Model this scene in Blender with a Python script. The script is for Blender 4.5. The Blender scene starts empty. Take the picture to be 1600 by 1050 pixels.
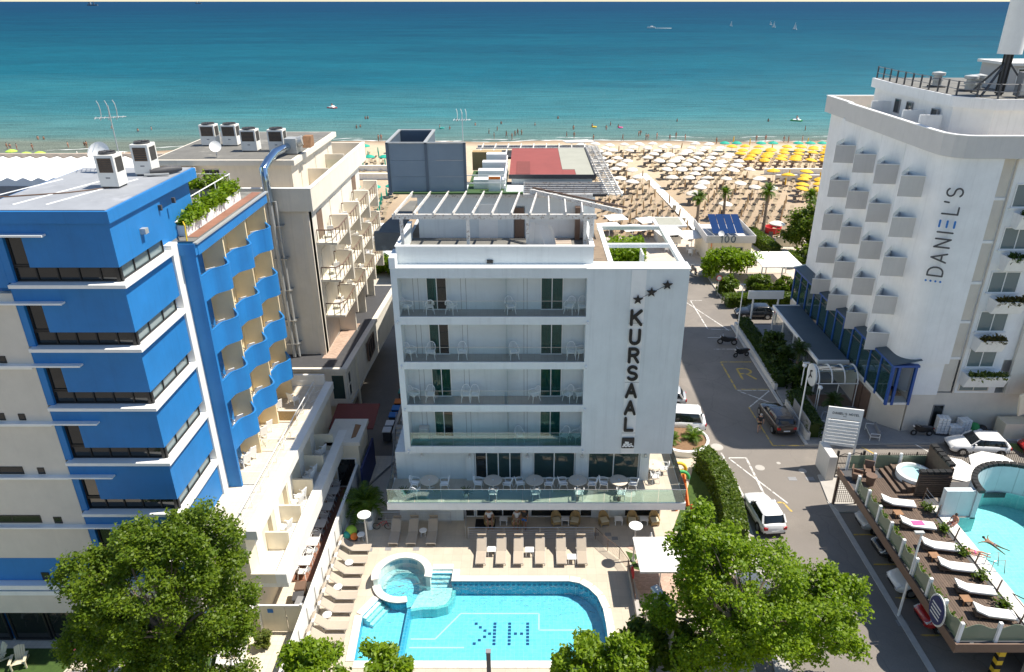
import bpy, math, random
from mathutils import Vector, Matrix
R=math.radians; PI=math.pi
rnd=random.Random(7)
SC=bpy.context.scene; COL=SC.collection
# ---------------------------------------------------------------- camera
cd=bpy.data.cameras.new('camera'); cam=bpy.data.objects.new('camera',cd); COL.objects.link(cam)
cam.location=(0,0,32); cam.rotation_euler=(R(90-24.84),0,0)
cd.sensor_width=36; cd.lens=25.425; cd.shift_x=-0.015625; cd.clip_start=.5; cd.clip_end=90000
SC.camera=cam
# ---------------------------------------------------------------- sky and sun
SUN_EL=R(60); SUN_AZ=R(8)      # azimuth from +X (right) towards +Y (sea)
sd=Vector((math.cos(SUN_EL)*math.cos(SUN_AZ),math.cos(SUN_EL)*math.sin(SUN_AZ),math.sin(SUN_EL)))
W=bpy.data.worlds.new('World'); SC.world=W; W.use_nodes=True
nt=W.node_tree; bg=nt.nodes['Background']
sk=nt.nodes.new('ShaderNodeTexSky'); sk.sky_type='NISHITA'; sk.sun_disc=False
sk.sun_elevation=SUN_EL; sk.sun_rotation=PI/2-SUN_AZ; sk.altitude=0; sk.air_density=1.0; sk.dust_density=0.15; sk.ozone_density=2.0
nt.links.new(sk.outputs[0],bg.inputs[0]); bg.inputs[1].default_value=0.095
sl=bpy.data.lights.new('sun','SUN'); sl.energy=5.0; sl.angle=R(.53); sl.color=(1,.93,.82)
so=bpy.data.objects.new('sun',sl); COL.objects.link(so); so.rotation_euler=sd.to_track_quat('Z','Y').to_euler(); so.location=(60,20,80)
vs=SC.view_settings; vs.view_transform='Standard'; vs.look='None'; vs.gamma=1; vs.exposure=0.57; vs.use_curve_mapping=False
SC.cycles.max_bounces=8; SC.cycles.transparent_max_bounces=12; SC.cycles.caustics_reflective=False; SC.cycles.caustics_refractive=False

# ---------------------------------------------------------------- materials
MATS={}
def newmat(n):
    m=bpy.data.materials.new(n); m.use_nodes=True; MATS[n]=m
    return m,m.node_tree,m.node_tree.nodes['Principled BSDF']
def ramp(nt,stops):
    r=nt.nodes.new('ShaderNodeValToRGB'); e=r.color_ramp.elements
    while len(e)<len(stops): e.new(.5)
    for k,(p,c) in zip(e,stops): k.position=p; k.color=(*c,1)
    return r
def coord(nt,kind='Object',scale=(1,1,1)):
    t=nt.nodes.new('ShaderNodeTexCoord')
    if kind=='World':
        t=nt.nodes.new('ShaderNodeNewGeometry'); o=t.outputs['Position']
    else: o=t.outputs[kind]
    mp=nt.nodes.new('ShaderNodeMapping'); mp.inputs['Scale'].default_value=scale
    nt.links.new(o,mp.inputs[0]); return mp.outputs[0]
def noise(nt,vec,scale,detail=4,rough=.6,dist=0):
    n=nt.nodes.new('ShaderNodeTexNoise'); n.inputs['Scale'].default_value=scale; n.inputs['Detail'].default_value=detail
    n.inputs['Roughness'].default_value=rough; n.inputs['Distortion'].default_value=dist
    nt.links.new(vec,n.inputs['Vector']); return n.outputs[0]
def mixc(nt,fac,a,b,mode='MIX'):
    m=nt.nodes.new('ShaderNodeMix'); m.data_type='RGBA'; m.blend_type=mode
    for s,x in ((m.inputs[0],fac),(m.inputs[6],a),(m.inputs[7],b)):
        if isinstance(x,bpy.types.NodeSocket): nt.links.new(x,s)
        elif isinstance(x,(int,float)): s.default_value=x
        else: s.default_value=(*x,1)
    return m.outputs[2]
def mul(nt,a,b,op='MULTIPLY'):
    m=nt.nodes.new('ShaderNodeMath'); m.operation=op
    for s,x in zip(m.inputs,(a,b)):
        if isinstance(x,bpy.types.NodeSocket): nt.links.new(x,s)
        else: s.default_value=x
    return m.outputs[0]
def sc(c,k): return tuple(min(1,x*k) for x in c)
def P(n,col,rough=.6,var=.10,scale=1.5,bump=0.0,bscale=25,metal=0,streak=0,stain=None,spec=.5,rand=0):
    """painted / plain surface with soft mottling, optional vertical rain streaks and blotchy stains"""
    m,nt,b=newmat(n); v=coord(nt,'World')
    f=noise(nt,v,scale,5,.65)
    r=ramp(nt,[(.3,sc(col,1-var)),(.7,sc(col,1+var*.6))]); nt.links.new(f,r.inputs[0]); c=r.outputs[0]
    if streak:
        vs_=coord(nt,'World',(2.2,2.2,.10)); g=noise(nt,vs_,1.6,5,.7)
        rr=ramp(nt,[(.52,(0,0,0)),(.78,(1,1,1))]); nt.links.new(g,rr.inputs[0])
        c=mixc(nt,mul(nt,rr.outputs[0],streak),c,sc(col,.55))
    if stain:
        g=noise(nt,v,stain[1],6,.7); rr=ramp(nt,[(stain[2],(0,0,0)),(stain[2]+.07,(1,1,1))]); nt.links.new(g,rr.inputs[0])
        c=mixc(nt,mul(nt,rr.outputs[0],stain[3] if len(stain)>3 else .8),c,stain[0])
    if rand:
        ge=nt.nodes.new('ShaderNodeObjectInfo'); rr=ramp(nt,[(0,(1-rand,)*3),(1,(1,1,1))]); nt.links.new(ge.outputs['Random'],rr.inputs[0])
        c=mixc(nt,1.0,c,rr.outputs[0],'MULTIPLY')
    nt.links.new(c,b.inputs['Base Color']); b.inputs['Roughness'].default_value=rough; b.inputs['Metallic'].default_value=metal
    b.inputs['Specular IOR Level'].default_value=spec
    if bump:
        bn=nt.nodes.new('ShaderNodeBump'); bn.inputs['Strength'].default_value=bump; bn.inputs['Distance'].default_value=.02
        nt.links.new(noise(nt,v,bscale,4,.6),bn.inputs['Height']); nt.links.new(bn.outputs[0],b.inputs['Normal'])
    return m
def glassmat(n,tint,refl=1.0,rough=.02,ior=1.5,base=None,bfac=0):
    m,nt,b=newmat(n); nt.nodes.remove(b); o=nt.nodes['Material Output']
    t=nt.nodes.new('ShaderNodeBsdfTransparent'); t.inputs[0].default_value=(*tint,1)
    src=t.outputs[0]
    if base:
        d=nt.nodes.new('ShaderNodeBsdfDiffuse'); d.inputs[0].default_value=(*base,1)
        mx=nt.nodes.new('ShaderNodeMixShader'); mx.inputs[0].default_value=bfac
        nt.links.new(t.outputs[0],mx.inputs[1]); nt.links.new(d.outputs[0],mx.inputs[2]); src=mx.outputs[0]
    g=nt.nodes.new('ShaderNodeBsdfGlossy'); g.inputs['Roughness'].default_value=rough
    fr=nt.nodes.new('ShaderNodeFresnel'); fr.inputs[0].default_value=ior
    mx=nt.nodes.new('ShaderNodeMixShader'); nt.links.new(mul(nt,fr.outputs[0],refl),mx.inputs[0])
    nt.links.new(src,mx.inputs[1]); nt.links.new(g.outputs[0],mx.inputs[2]); nt.links.new(mx.outputs[0],o.inputs[0])
    return m,nt,g,fr
WHITE=(.78,.79,.78)
P('k_white',(.68,.725,.735),.55,.07,.6,.12,40,streak=.3)
P('k_trim',(.82,.83,.82),.5,.05,1,streak=.15)
P('white_paint',(.82,.82,.80),.45,.05,2)
P('old_white',(.70,.68,.64),.6,.12,3,stain=((.24,.17,.12),7,.54,.8))
P('plastic_white',(.86,.86,.85),.35,.03,3)
P('blue',(.016,.185,.49),.6,.13,.45,.15,40,streak=.28)
P('cream',(.78,.70,.54),.6,.07,1,.15,35,streak=.18)
P('beige',(.66,.61,.53),.65,.06,1,.3,60,streak=.10)
P('offwhite',(.80,.78,.73),.6,.06,1,.15,35,streak=.22)
P('c_wall',(.72,.68,.60),.6,.08,.8,.15,35,streak=.3)
P('d_white',(.83,.835,.83),.55,.07,.7,.15,35,streak=.28)
P('d_grey',(.60,.58,.555),.6,.05,1,.15,35,streak=.18)
P('roof_grey',(.30,.315,.34),.7,.14,.9,.2,30,stain=((.42,.43,.46),.35,.56,.6))
P('cream_yellow',(.86,.70,.44),.6,.06,1,.15,35,streak=.12)
P('umb_cream',(.80,.75,.66),.75,.05,5,rand=.15)
P('roof_dark',(.17,.165,.15),.85,.18,.7,.3,30,stain=((.28,.27,.24),.5,.55,.6))
P('roof_brown',(.24,.18,.125),.9,.25,1.2,.5,20,stain=((.12,.09,.07),1.6,.55,.8))
P('bitumen',(.03,.03,.035),.75,.4,1,.4,20,stain=((.5,.5,.52),3.2,.64,.6))
P('roof_red',(.27,.065,.055),.75,.10,1)
P('roof_red_dark',(.20,.05,.04),.75,.10,1)
P('roof_sage',(.36,.36,.30),.75,.08,1)
P('steel_blue',(.21,.27,.325),.55,.06,.8,.1,30)
P('steel_blue_dark',(.10,.135,.175),.5,.06,1)
P('tile_floor',(.40,.37,.33),.5,.08,2)
P('wood_old',(.46,.38,.31),.8,.15,2)
P('metal',(.55,.56,.57),.35,.06,3,metal=.8)
P('galv',(.50,.51,.50),.5,.12,4,metal=.45)
P('brown_metal',(.16,.10,.07),.5,.1,3)
P('black',(.012,.012,.013),.45,.2,3)
P('dark_grey',(.07,.07,.075),.6,.15,3)
P('mid_grey',(.25,.25,.255),.6,.1,3)
P('green_slab',(.045,.10,.03),.8,.12,1)
P('green_floor',(.20,.30,.10),.8,.12,1)
P('ac_grille',(.055,.05,.045),.6,.2,4)
P('rust',(.30,.16,.08),.8,.2,4)
P('sun_fabric',(.46,.39,.31),.75,.05,6,rand=.12)
P('lounger_metal',(.48,.44,.39),.45,.05,4)
P('wicker',(.42,.29,.13),.7,.15,12,.5,60)
P('cushion',(.62,.56,.40),.8,.06,5)
P('d_teal',(.03,.10,.13),.25,.1,2)
P('veranda_blue',(.012,.075,.30),.35,.06,2)
P('canopy_teal',(.075,.105,.125),.6,.1,1)
P('yellow_paint',(.58,.40,.08),.8,.15,4,stain=((.22,.19,.16),3,.50,.85))
P('white_line',(.64,.62,.58),.8,.12,4,stain=((.23,.21,.19),3,.51,.85))
P('concrete',(.42,.395,.36),.85,.10,1.2,.4,30)
P('kerb',(.50,.48,.45),.85,.12,2,.3,30)
P('travertine',(.66,.58,.47),.6,.07,2)
P('coping',(.80,.77,.70),.5,.05,2)
P('skin',(.46,.25,.165),.55,.05,8)
P('skin_tan',(.30,.15,.085),.55,.05,8)
P('skin_red',(.52,.23,.15),.55,.05,8)
P('hair_dark',(.03,.02,.015),.6,.1,8)
P('hair_grey',(.45,.42,.38),.6,.1,8)
for n,c in (('red',(.55,.03,.03)),('navy',(.02,.03,.12)),('royal',(.015,.17,.52)),('black',(.015,.015,.018)),('white',(.82,.82,.82)),('pink',(.70,.10,.28)),('yellow',(.75,.5,.03)),('green',(.05,.35,.10)),('orange',(.75,.20,.03)),('teal',(.02,.33,.28)),('lime',(.33,.55,.05))):
    P('c_'+n,c,.6,.06,6)
P('umb_white',(.84,.82,.78),.75,.04,5)
P('umb_yellow',(.80,.47,.02),.7,.05,5)
P('umb_green',(.01,.36,.25),.7,.05,5)
P('umb_lime',(.40,.62,.08),.7,.05,5)
P('umb_tan',(.50,.34,.18),.8,.1,5)
P('bed_tan',(.46,.36,.23),.8,.15,5,rand=.8)
P('bark',(.22,.175,.135),.9,.25,5,.6,20)
P('bark_grey',(.30,.27,.22),.9,.25,5,.6,20)
P('soil',(.22,.13,.07),.95,.25,6,.6,20)
P('tyre',(.018,.018,.018),.8,.1,5)
P('rim',(.50,.51,.52),.3,.05,5,metal=.8)
def carpaint(n,c):
    m=P(n,c,.25,.02,1); b=m.node_tree.nodes['Principled BSDF']; b.inputs['Coat Weight'].default_value=.8; b.inputs['Coat Roughness'].default_value=.05
for n,c in (('car_white',(.80,.80,.79)),('car_black',(.014,.017,.022)),('car_brown',(.055,.042,.036)),('car_red',(.42,.02,.02)),('car_silver',(.42,.43,.44)),('car_grey',(.10,.11,.12))): carpaint(n,c)
def darkglass(n,c,r=.06):
    m,nt,b=newmat(n); b.inputs['Base Color'].default_value=(*c,1); b.inputs['Roughness'].default_value=r; b.inputs['Specular IOR Level'].default_value=.7
    return m
darkglass('glass_dark',(.014,.018,.019)); darkglass('glass_grey',(.15,.20,.205),.08); darkglass('glass_green',(.02,.05,.05)); darkglass('car_glass',(.01,.014,.017),.04)
darkglass('lamp_red',(.45,.01,.012),.15); darkglass('lamp_clear',(.7,.7,.7),.1); darkglass('solar',(.010,.032,.11),.12); darkglass('chrome_pipe',(.5,.6,.7),.12)
MATS['chrome_pipe'].node_tree.nodes['Principled BSDF'].inputs['Metallic'].default_value=1
glassmat('glass_clear',(.95,.98,.975),.35); glassmat('glass_rail',(.74,.90,.89),1.5,.01,1.5,(.12,.40,.39),.06)
glassmat('glass_teal',(.46,.68,.66),1.0,.02); glassmat('glass_frost',(.72,.84,.70),1.0,.08,1.5,(.46,.56,.40),.40); glassmat('glass_barrel',(.86,.95,.94),1.0)
P('c_light',(.77,.71,.60),.6,.06,1,.15,35,streak=.25)
P('curtain',(.42,.49,.50),.8,.05,3)
# asphalt: old, pale, patched
def asphalt(n,c,patch):
    m,nt,b=newmat(n); v=coord(nt,'World'); a=noise(nt,v,.22,5,.6); r=ramp(nt,[(.32,sc(c,.82)),(.55,c),(.75,sc(c,1.15))]); nt.links.new(a,r.inputs[0])
    f=noise(nt,v,14,3,.7); r2=ramp(nt,[(.25,(.80,)*3),(.75,(1.0,)*3)]); nt.links.new(f,r2.inputs[0])
    col=mixc(nt,1.0,r.outputs[0],r2.outputs[0],'MULTIPLY')
    vo=nt.nodes.new('ShaderNodeTexVoronoi'); vo.feature='DISTANCE_TO_EDGE'; vo.inputs['Scale'].default_value=.17
    dv=nt.nodes.new('ShaderNodeVectorMath'); dv.operation='ADD'; nn=nt.nodes.new('ShaderNodeTexNoise'); nn.inputs['Scale'].default_value=.9; nt.links.new(v,nn.inputs['Vector'])
    nt.links.new(v,dv.inputs[0]); nt.links.new(nn.outputs[1],dv.inputs[1]); nt.links.new(dv.outputs[0],vo.inputs['Vector'])
    r3=ramp(nt,[(.0,(1,1,1)),(.006,(0,0,0))]); nt.links.new(vo.outputs[0],r3.inputs[0])
    col=mixc(nt,mul(nt,r3.outputs[0],.5),col,sc(c,.45))
    g=noise(nt,v,.09,2,.5); r4=ramp(nt,[(.52,(0,0,0)),(.54,(1,1,1))]); nt.links.new(g,r4.inputs[0]); col=mixc(nt,mul(nt,r4.outputs[0],.6),col,patch)
    nt.links.new(col,b.inputs['Base Color']); b.inputs['Roughness'].default_value=.88
    bn=nt.nodes.new('ShaderNodeBump'); bn.inputs['Strength'].default_value=.4; bn.inputs['Distance'].default_value=.01; nt.links.new(noise(nt,v,60,3,.6),bn.inputs['Height']); nt.links.new(bn.outputs[0],b.inputs['Normal'])
asphalt('asphalt',(.245,.218,.190),(.185,.166,.148)); asphalt('asphalt_dark',(.12,.112,.106),(.10,.095,.09))
# paving with fine joints
def paving(n,c,w,h,mort=.012,var=.12,mcol=.7,off=.5,bump=.4):
    m,nt,b=newmat(n); v=coord(nt,'World'); br=nt.nodes.new('ShaderNodeTexBrick'); br.offset=off
    br.inputs['Scale'].default_value=1; br.inputs['Mortar Size'].default_value=mort; br.inputs['Brick Width'].default_value=w; br.inputs['Row Height'].default_value=h
    br.inputs['Color1'].default_value=(*sc(c,1-var),1); br.inputs['Color2'].default_value=(*sc(c,1+var),1); br.inputs['Mortar'].default_value=(*sc(c,mcol),1)
    nt.links.new(v,br.inputs['Vector']); f=noise(nt,v,.8,5,.65); r=ramp(nt,[(.3,(.86,)*3),(.7,(1.0,)*3)]); nt.links.new(f,r.inputs[0])
    nt.links.new(mixc(nt,1.0,br.outputs[0],r.outputs[0],'MULTIPLY'),b.inputs['Base Color']); b.inputs['Roughness'].default_value=.7
    bn=nt.nodes.new('ShaderNodeBump'); bn.inputs['Strength'].default_value=bump; bn.inputs['Distance'].default_value=.01; bn.invert=True; nt.links.new(br.outputs['Fac'],bn.inputs['Height']); nt.links.new(bn.outputs[0],b.inputs['Normal'])
paving('deck_tile',(.56,.485,.385),.6,.6,.008,.04,.82,0); paving('pave_brick',(.50,.36,.28),.22,.11,.008,.16,.75)
paving('terrace_tile',(.44,.42,.39),.4,.4,.008,.05,.8,0); paving('pave_pink',(.60,.50,.40),.4,.2,.01,.08,.8); paving('prom_tile',(.62,.54,.45),.5,.5,.01,.06,.85,0)
paving('wall_tile_w',(.66,.72,.74),1.6,.28,.012,.04,.72,.5); paving('pave_cream',(.70,.62,.50),.3,.3,.01,.05,.8,0); paving('terra_tile',(.30,.14,.09),.5,.5,.012,.08,.7,0)
paving('pave_grey',(.30,.29,.28),.4,.2,.01,.06,.75)
# pool mosaic and water
def mosaic(n,c1,c2,mc,size=.25):
    m,nt,b=newmat(n); v=coord(nt,'World'); br=nt.nodes.new('ShaderNodeTexBrick'); br.offset=0; br.inputs['Scale'].default_value=1
    br.inputs['Brick Width'].default_value=size; br.inputs['Row Height'].default_value=size; br.inputs['Mortar Size'].default_value=.010
    br.inputs['Color1'].default_value=(*c1,1); br.inputs['Color2'].default_value=(*c2,1); br.inputs['Mortar'].default_value=(*mc,1)
    nt.links.new(v,br.inputs['Vector']); f=noise(nt,v,6.5,4,.65,.8); r=ramp(nt,[(.36,(.80,.88,.91)),(.60,(1.03,1.02,1.01))]); nt.links.new(f,r.inputs[0])  # noise speckle paints rippling caustic light into the tile colour
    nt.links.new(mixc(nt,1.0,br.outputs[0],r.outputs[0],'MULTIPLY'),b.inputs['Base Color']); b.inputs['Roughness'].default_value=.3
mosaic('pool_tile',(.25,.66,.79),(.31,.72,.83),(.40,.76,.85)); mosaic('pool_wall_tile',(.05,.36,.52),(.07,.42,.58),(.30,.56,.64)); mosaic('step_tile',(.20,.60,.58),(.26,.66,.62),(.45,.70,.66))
mosaic('jacuzzi_tile',(.62,.78,.74),(.70,.82,.78),(.80,.84,.80)); P('navy_tile',(.012,.07,.20),.3,.1,4); P('white_tile',(.80,.84,.84),.3,.04,4)
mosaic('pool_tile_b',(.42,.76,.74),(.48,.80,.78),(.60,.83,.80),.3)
def watermat(n,tint,sc_=3.4):
    m,nt,g,fr=glassmat(n,tint,1.0,.03,1.33)
    v=coord(nt,'World'); bn=nt.nodes.new('ShaderNodeBump'); bn.inputs['Strength'].default_value=.28; bn.inputs['Distance'].default_value=.06
    nt.links.new(noise(nt,v,sc_,3,.6,.4),bn.inputs['Height']); nt.links.new(bn.outputs[0],g.inputs['Normal']); nt.links.new(bn.outputs[0],fr.inputs['Normal'])
watermat('pool_water',(.70,.93,.96))
# sand: trampled
m,nt,b=newmat('sand'); v=coord(nt,'World'); a=noise(nt,v,.06,4,.6); r=ramp(nt,[(.35,(.56,.45,.305)),(.65,(.64,.53,.38))]); nt.links.new(a,r.inputs[0])
f=noise(nt,v,1.3,5,.7); r2=ramp(nt,[(.3,(.78,)*3),(.7,(1.0,)*3)]); nt.links.new(f,r2.inputs[0]); c=mixc(nt,1.0,r.outputs[0],r2.outputs[0],'MULTIPLY')
sx=nt.nodes.new('ShaderNodeSeparateXYZ'); nt.links.new(v,sx.inputs[0])
hz=nt.nodes.new('ShaderNodeMapRange'); hz.inputs[1].default_value=-.02; hz.inputs[2].default_value=.35; nt.links.new(sx.outputs[2],hz.inputs[0])
c=mixc(nt,hz.outputs[0],(.30,.21,.135),c); nt.links.new(c,b.inputs['Base Color']); b.inputs['Roughness'].default_value=.95
bn=nt.nodes.new('ShaderNodeBump'); bn.inputs['Strength'].default_value=.8; bn.inputs['Distance'].default_value=.12; nt.links.new(noise(nt,v,1.6,5,.7),bn.inputs['Height']); nt.links.new(bn.outputs[0],b.inputs['Normal'])
# sea: shallow sandy green to deep blue (water colour follows depth, i.e. distance offshore)
m,nt,b=newmat('sea'); v=coord(nt,'World'); sx=nt.nodes.new('ShaderNodeSeparateXYZ'); nt.links.new(v,sx.inputs[0])
lg=nt.nodes.new('ShaderNodeMath'); lg.operation='LOGARITHM'; lg.inputs[1].default_value=10; nt.links.new(mul(nt,sx.outputs[1],-160,'ADD'),lg.inputs[0])
wv=noise(nt,coord(nt,'World',(.006,.02,1)),1,5,.65); dd=mul(nt,lg.outputs[0],mul(nt,mul(nt,wv,-.5,'ADD'),.55),'ADD')
mr=nt.nodes.new('ShaderNodeMapRange'); mr.inputs[1].default_value=1.4; mr.inputs[2].default_value=4.2; nt.links.new(dd,mr.inputs[0])
r=ramp(nt,[(0,(.150,.185,.155)),(.07,(.095,.205,.200)),(.17,(.040,.180,.210)),(.33,(.005,.112,.165)),(.55,(.000,.064,.118)),(.75,(.000,.043,.100)),(1,(.000,.040,.108))]); nt.links.new(mr.outputs[0],r.inputs[0])
st=noise(nt,coord(nt,'World',(.05,.35,1)),1,5,.7); rs=ramp(nt,[(.28,(.68,)*3),(.72,(1.28,1.28,1.28))]); nt.links.new(st,rs.inputs[0])
lgp=noise(nt,coord(nt,'World',(.0035,.010,1)),1,4,.6,1.2); rl=ramp(nt,[(.32,(.74,.80,.84)),(.68,(1.16,1.10,1.06))]); nt.links.new(lgp,rl.inputs[0])
seac=mixc(nt,1.0,mixc(nt,1.0,r.outputs[0],rs.outputs[0],'MULTIPLY'),rl.outputs[0],'MULTIPLY')
bn=nt.nodes.new('ShaderNodeBump'); bn.inputs['Strength'].default_value=.9; bn.inputs['Distance'].default_value=.6
h=mul(nt,noise(nt,coord(nt,'World',(.12,.5,1)),1,6,.7),noise(nt,coord(nt,'World',(.9,1.6,1)),1,4,.7),'ADD'); nt.links.new(h,bn.inputs['Height'])
dfs=nt.nodes.new('ShaderNodeBsdfDiffuse'); nt.links.new(seac,dfs.inputs[0]); nt.links.new(bn.outputs[0],dfs.inputs['Normal'])
gls=nt.nodes.new('ShaderNodeBsdfGlossy'); gls.inputs['Roughness'].default_value=.30; nt.links.new(bn.outputs[0],gls.inputs['Normal'])
fre=nt.nodes.new('ShaderNodeFresnel'); fre.inputs[0].default_value=1.33; nt.links.new(bn.outputs[0],fre.inputs['Normal'])
mxs=nt.nodes.new('ShaderNodeMixShader'); nt.links.new(mul(nt,fre.outputs[0],.07,'MINIMUM'),mxs.inputs[0]); nt.links.new(dfs.outputs[0],mxs.inputs[1]); nt.links.new(gls.outputs[0],mxs.inputs[2])
nt.links.new(mxs.outputs[0],nt.nodes['Material Output'].inputs[0]); nt.nodes.remove(b)
P('foam',(.80,.82,.80),.8,.1,2)
# grass
m,nt,b=newmat('lawn'); v=coord(nt,'World'); r=ramp(nt,[(.3,(.035,.075,.012)),(.7,(.07,.13,.02))]); nt.links.new(noise(nt,v,3,6,.8),r.inputs[0]); nt.links.new(r.outputs[0],b.inputs['Base Color']); b.inputs['Roughness'].default_value=.9
bn=nt.nodes.new('ShaderNodeBump'); bn.inputs['Strength'].default_value=1; bn.inputs['Distance'].default_value=.04; nt.links.new(noise(nt,v,40,3,.8),bn.inputs['Height']); nt.links.new(bn.outputs[0],b.inputs['Normal'])
def leafmat(n,cols):
    m,nt,b=newmat(n); g=nt.nodes.new('ShaderNodeNewGeometry'); r=ramp(nt,[(i/(len(cols)-1),c) for i,c in enumerate(cols)]); nt.links.new(g.outputs['Random Per Island'],r.inputs[0])
    nt.links.new(r.outputs[0],b.inputs['Base Color']); b.inputs['Roughness'].default_value=.45; b.inputs['Specular IOR Level'].default_value=.4
    tr=nt.nodes.new('ShaderNodeBsdfTranslucent'); nt.links.new(mixc(nt,1.0,r.outputs[0],(1.3,1.35,.5),'MULTIPLY'),tr.inputs[0])
    mx=nt.nodes.new('ShaderNodeMixShader'); mx.inputs[0].default_value=.46; o=nt.nodes['Material Output']
    nt.links.new(b.outputs[0],mx.inputs[1]); nt.links.new(tr.outputs[0],mx.inputs[2]); nt.links.new(mx.outputs[0],o.inputs[0])
leafmat('leaf_dark',[(.075,.140,.010),(.12,.19,.012),(.18,.25,.018),(.095,.16,.010)])
leafmat('leaf_bright',[(.105,.19,.008),(.17,.27,.010),(.25,.35,.016),(.13,.22,.010)])
leafmat('leaf_palm',[(.06,.10,.015),(.12,.16,.03),(.20,.22,.05)])
leafmat('leaf_palm_g',[(.05,.11,.010),(.11,.19,.015),(.17,.25,.02)])
leafmat('leaf_hedge',[(.05,.10,.010),(.10,.16,.012),(.15,.20,.02)])
leafmat('leaf_dull',[(.05,.06,.02),(.10,.09,.02),(.12,.08,.03)])
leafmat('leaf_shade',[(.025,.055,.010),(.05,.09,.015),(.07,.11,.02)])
# ---------------------------------------------------------------- mesh helpers
class MB:
    def __init__(s,root=None): s.v=[];s.f=[];s.mi=[];s.cur=0;s.o=Vector(root.location) if root else Vector((0,0,0))
    def add(s,vs,fs):
        b=len(s.v); s.v+= [tuple(Vector(p)-s.o) for p in vs]
        for f in fs: s.f.append([b+i for i in f]); s.mi.append(s.cur)
        return s
    def box(s,x0,x1,y0,y1,z0,z1):
        if x0>x1:x0,x1=x1,x0
        if y0>y1:y0,y1=y1,y0
        if z0>z1:z0,z1=z1,z0
        return s.add([(x0,y0,z0),(x1,y0,z0),(x1,y1,z0),(x0,y1,z0),(x0,y0,z1),(x1,y0,z1),(x1,y1,z1),(x0,y1,z1)],
            [(0,3,2,1),(4,5,6,7),(0,1,5,4),(1,2,6,5),(2,3,7,6),(3,0,4,7)])
    def w(s,ax,c,s0,s1,z0,z1,d0,d1):
        if ax=='y-': return s.box(s0,s1,c-d1,c-d0,z0,z1)
        if ax=='x+': return s.box(c+d0,c+d1,s0,s1,z0,z1)
        if ax=='x-': return s.box(c-d1,c-d0,s0,s1,z0,z1)
        return s.box(s0,s1,c+d0,c+d1,z0,z1)
    def prism(s,pts,z0,z1):
        a=sum(pts[i][0]*pts[(i+1)%len(pts)][1]-pts[(i+1)%len(pts)][0]*pts[i][1] for i in range(len(pts)))
        if a<0: pts=pts[::-1]
        n=len(pts); vs=[(x,y,z0) for x,y in pts]+[(x,y,z1) for x,y in pts]
        return s.add(vs,[tuple(range(n-1,-1,-1)),tuple(range(n,2*n))]+[(i,(i+1)%n,n+(i+1)%n,n+i) for i in range(n)])
    def prismy(s,pts,y0,y1):
        n=len(pts); a=sum(pts[i][0]*pts[(i+1)%n][1]-pts[(i+1)%n][0]*pts[i][1] for i in range(n))
        if a>0: pts=pts[::-1]
        vs=[(x,y0,z) for x,z in pts]+[(x,y1,z) for x,z in pts]
        return s.add(vs,[tuple(range(n-1,-1,-1)),tuple(range(n,2*n))]+[(i,(i+1)%n,n+(i+1)%n,n+i) for i in range(n)])
    def prismx(s,pts,x0,x1):
        n=len(pts); a=sum(pts[i][0]*pts[(i+1)%n][1]-pts[(i+1)%n][0]*pts[i][1] for i in range(n))
        if a<0: pts=pts[::-1]
        vs=[(x0,y,z) for y,z in pts]+[(x1,y,z) for y,z in pts]
        return s.add(vs,[tuple(range(n-1,-1,-1)),tuple(range(n,2*n))]+[(i,(i+1)%n,n+(i+1)%n,n+i) for i in range(n)])
    def sheet(s,pts,z): return s.add([(x,y,z) for x,y in pts],[tuple(range(len(pts)))])
    def quad(s,*p): return s.add(p,[tuple(range(len(p)))])
    def tube(s,pts,r,n=6,closed=False,caps=True):
        pts=[Vector(p) for p in pts]; rs=r if isinstance(r,(list,tuple)) else [r]*len(pts); rings=[]; m=len(pts); vs=[]; fs=[]; up=None
        for i,p in enumerate(pts):
            if closed: d=(pts[(i+1)%m]-pts[i-1])
            else: d=(pts[min(i+1,m-1)]-pts[max(i-1,0)])
            d.normalize()
            if up is None: up=Vector((0,0,1)) if abs(d.z)<.9 else Vector((1,0,0))
            a=d.cross(up); 
            if a.length<1e-4: a=d.orthogonal()
            a.normalize(); b=a.cross(d).normalized(); up=b
            for k in range(n):
                t=2*PI*k/n; vs.append(tuple(p+a*math.cos(t)*rs[i]+b*math.sin(t)*rs[i]))
        for i in range(m if closed else m-1):
            j=(i+1)%m
            for k in range(n): fs.append((i*n+k,j*n+k,j*n+(k+1)%n,i*n+(k+1)%n)[::-1])
        if caps and not closed: fs.append(tuple(range(n))); fs.append(tuple(range((m-1)*n,m*n))[::-1])
        return s.add(vs,fs)
    def bar(s,a,b,w,h):
        a=Vector(a);b=Vector(b);d=(b-a).normalized(); u=Vector((0,0,1)) if abs(d.z)<.95 else Vector((0,1,0)); x=d.cross(u).normalized()*w/2; y=x.cross(d).normalized()*h/2
        return s.add([tuple(p+i*x+j*y) for p in (a,b) for i,j in ((-1,-1),(1,-1),(1,1),(-1,1))],[(0,1,2,3),(7,6,5,4),(0,4,5,1),(1,5,6,2),(2,6,7,3),(3,7,4,0)])
    def lathe(s,prof,n=16,c=(0,0,0),a0=0,a1=2*PI):
        full=abs(a1-a0-2*PI)<1e-6; k=n if full else n+1; vs=[];fs=[]
        for r,z in prof:
            for i in range(k):
                t=a0+(a1-a0)*i/n; vs.append((c[0]+r*math.cos(t),c[1]+r*math.sin(t),c[2]+z))
        for j in range(len(prof)-1):
            for i in range(n):
                i2=(i+1)%k; fs.append((j*k+i,j*k+i2,(j+1)*k+i2,(j+1)*k+i))
        return s.add(vs,fs)
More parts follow.
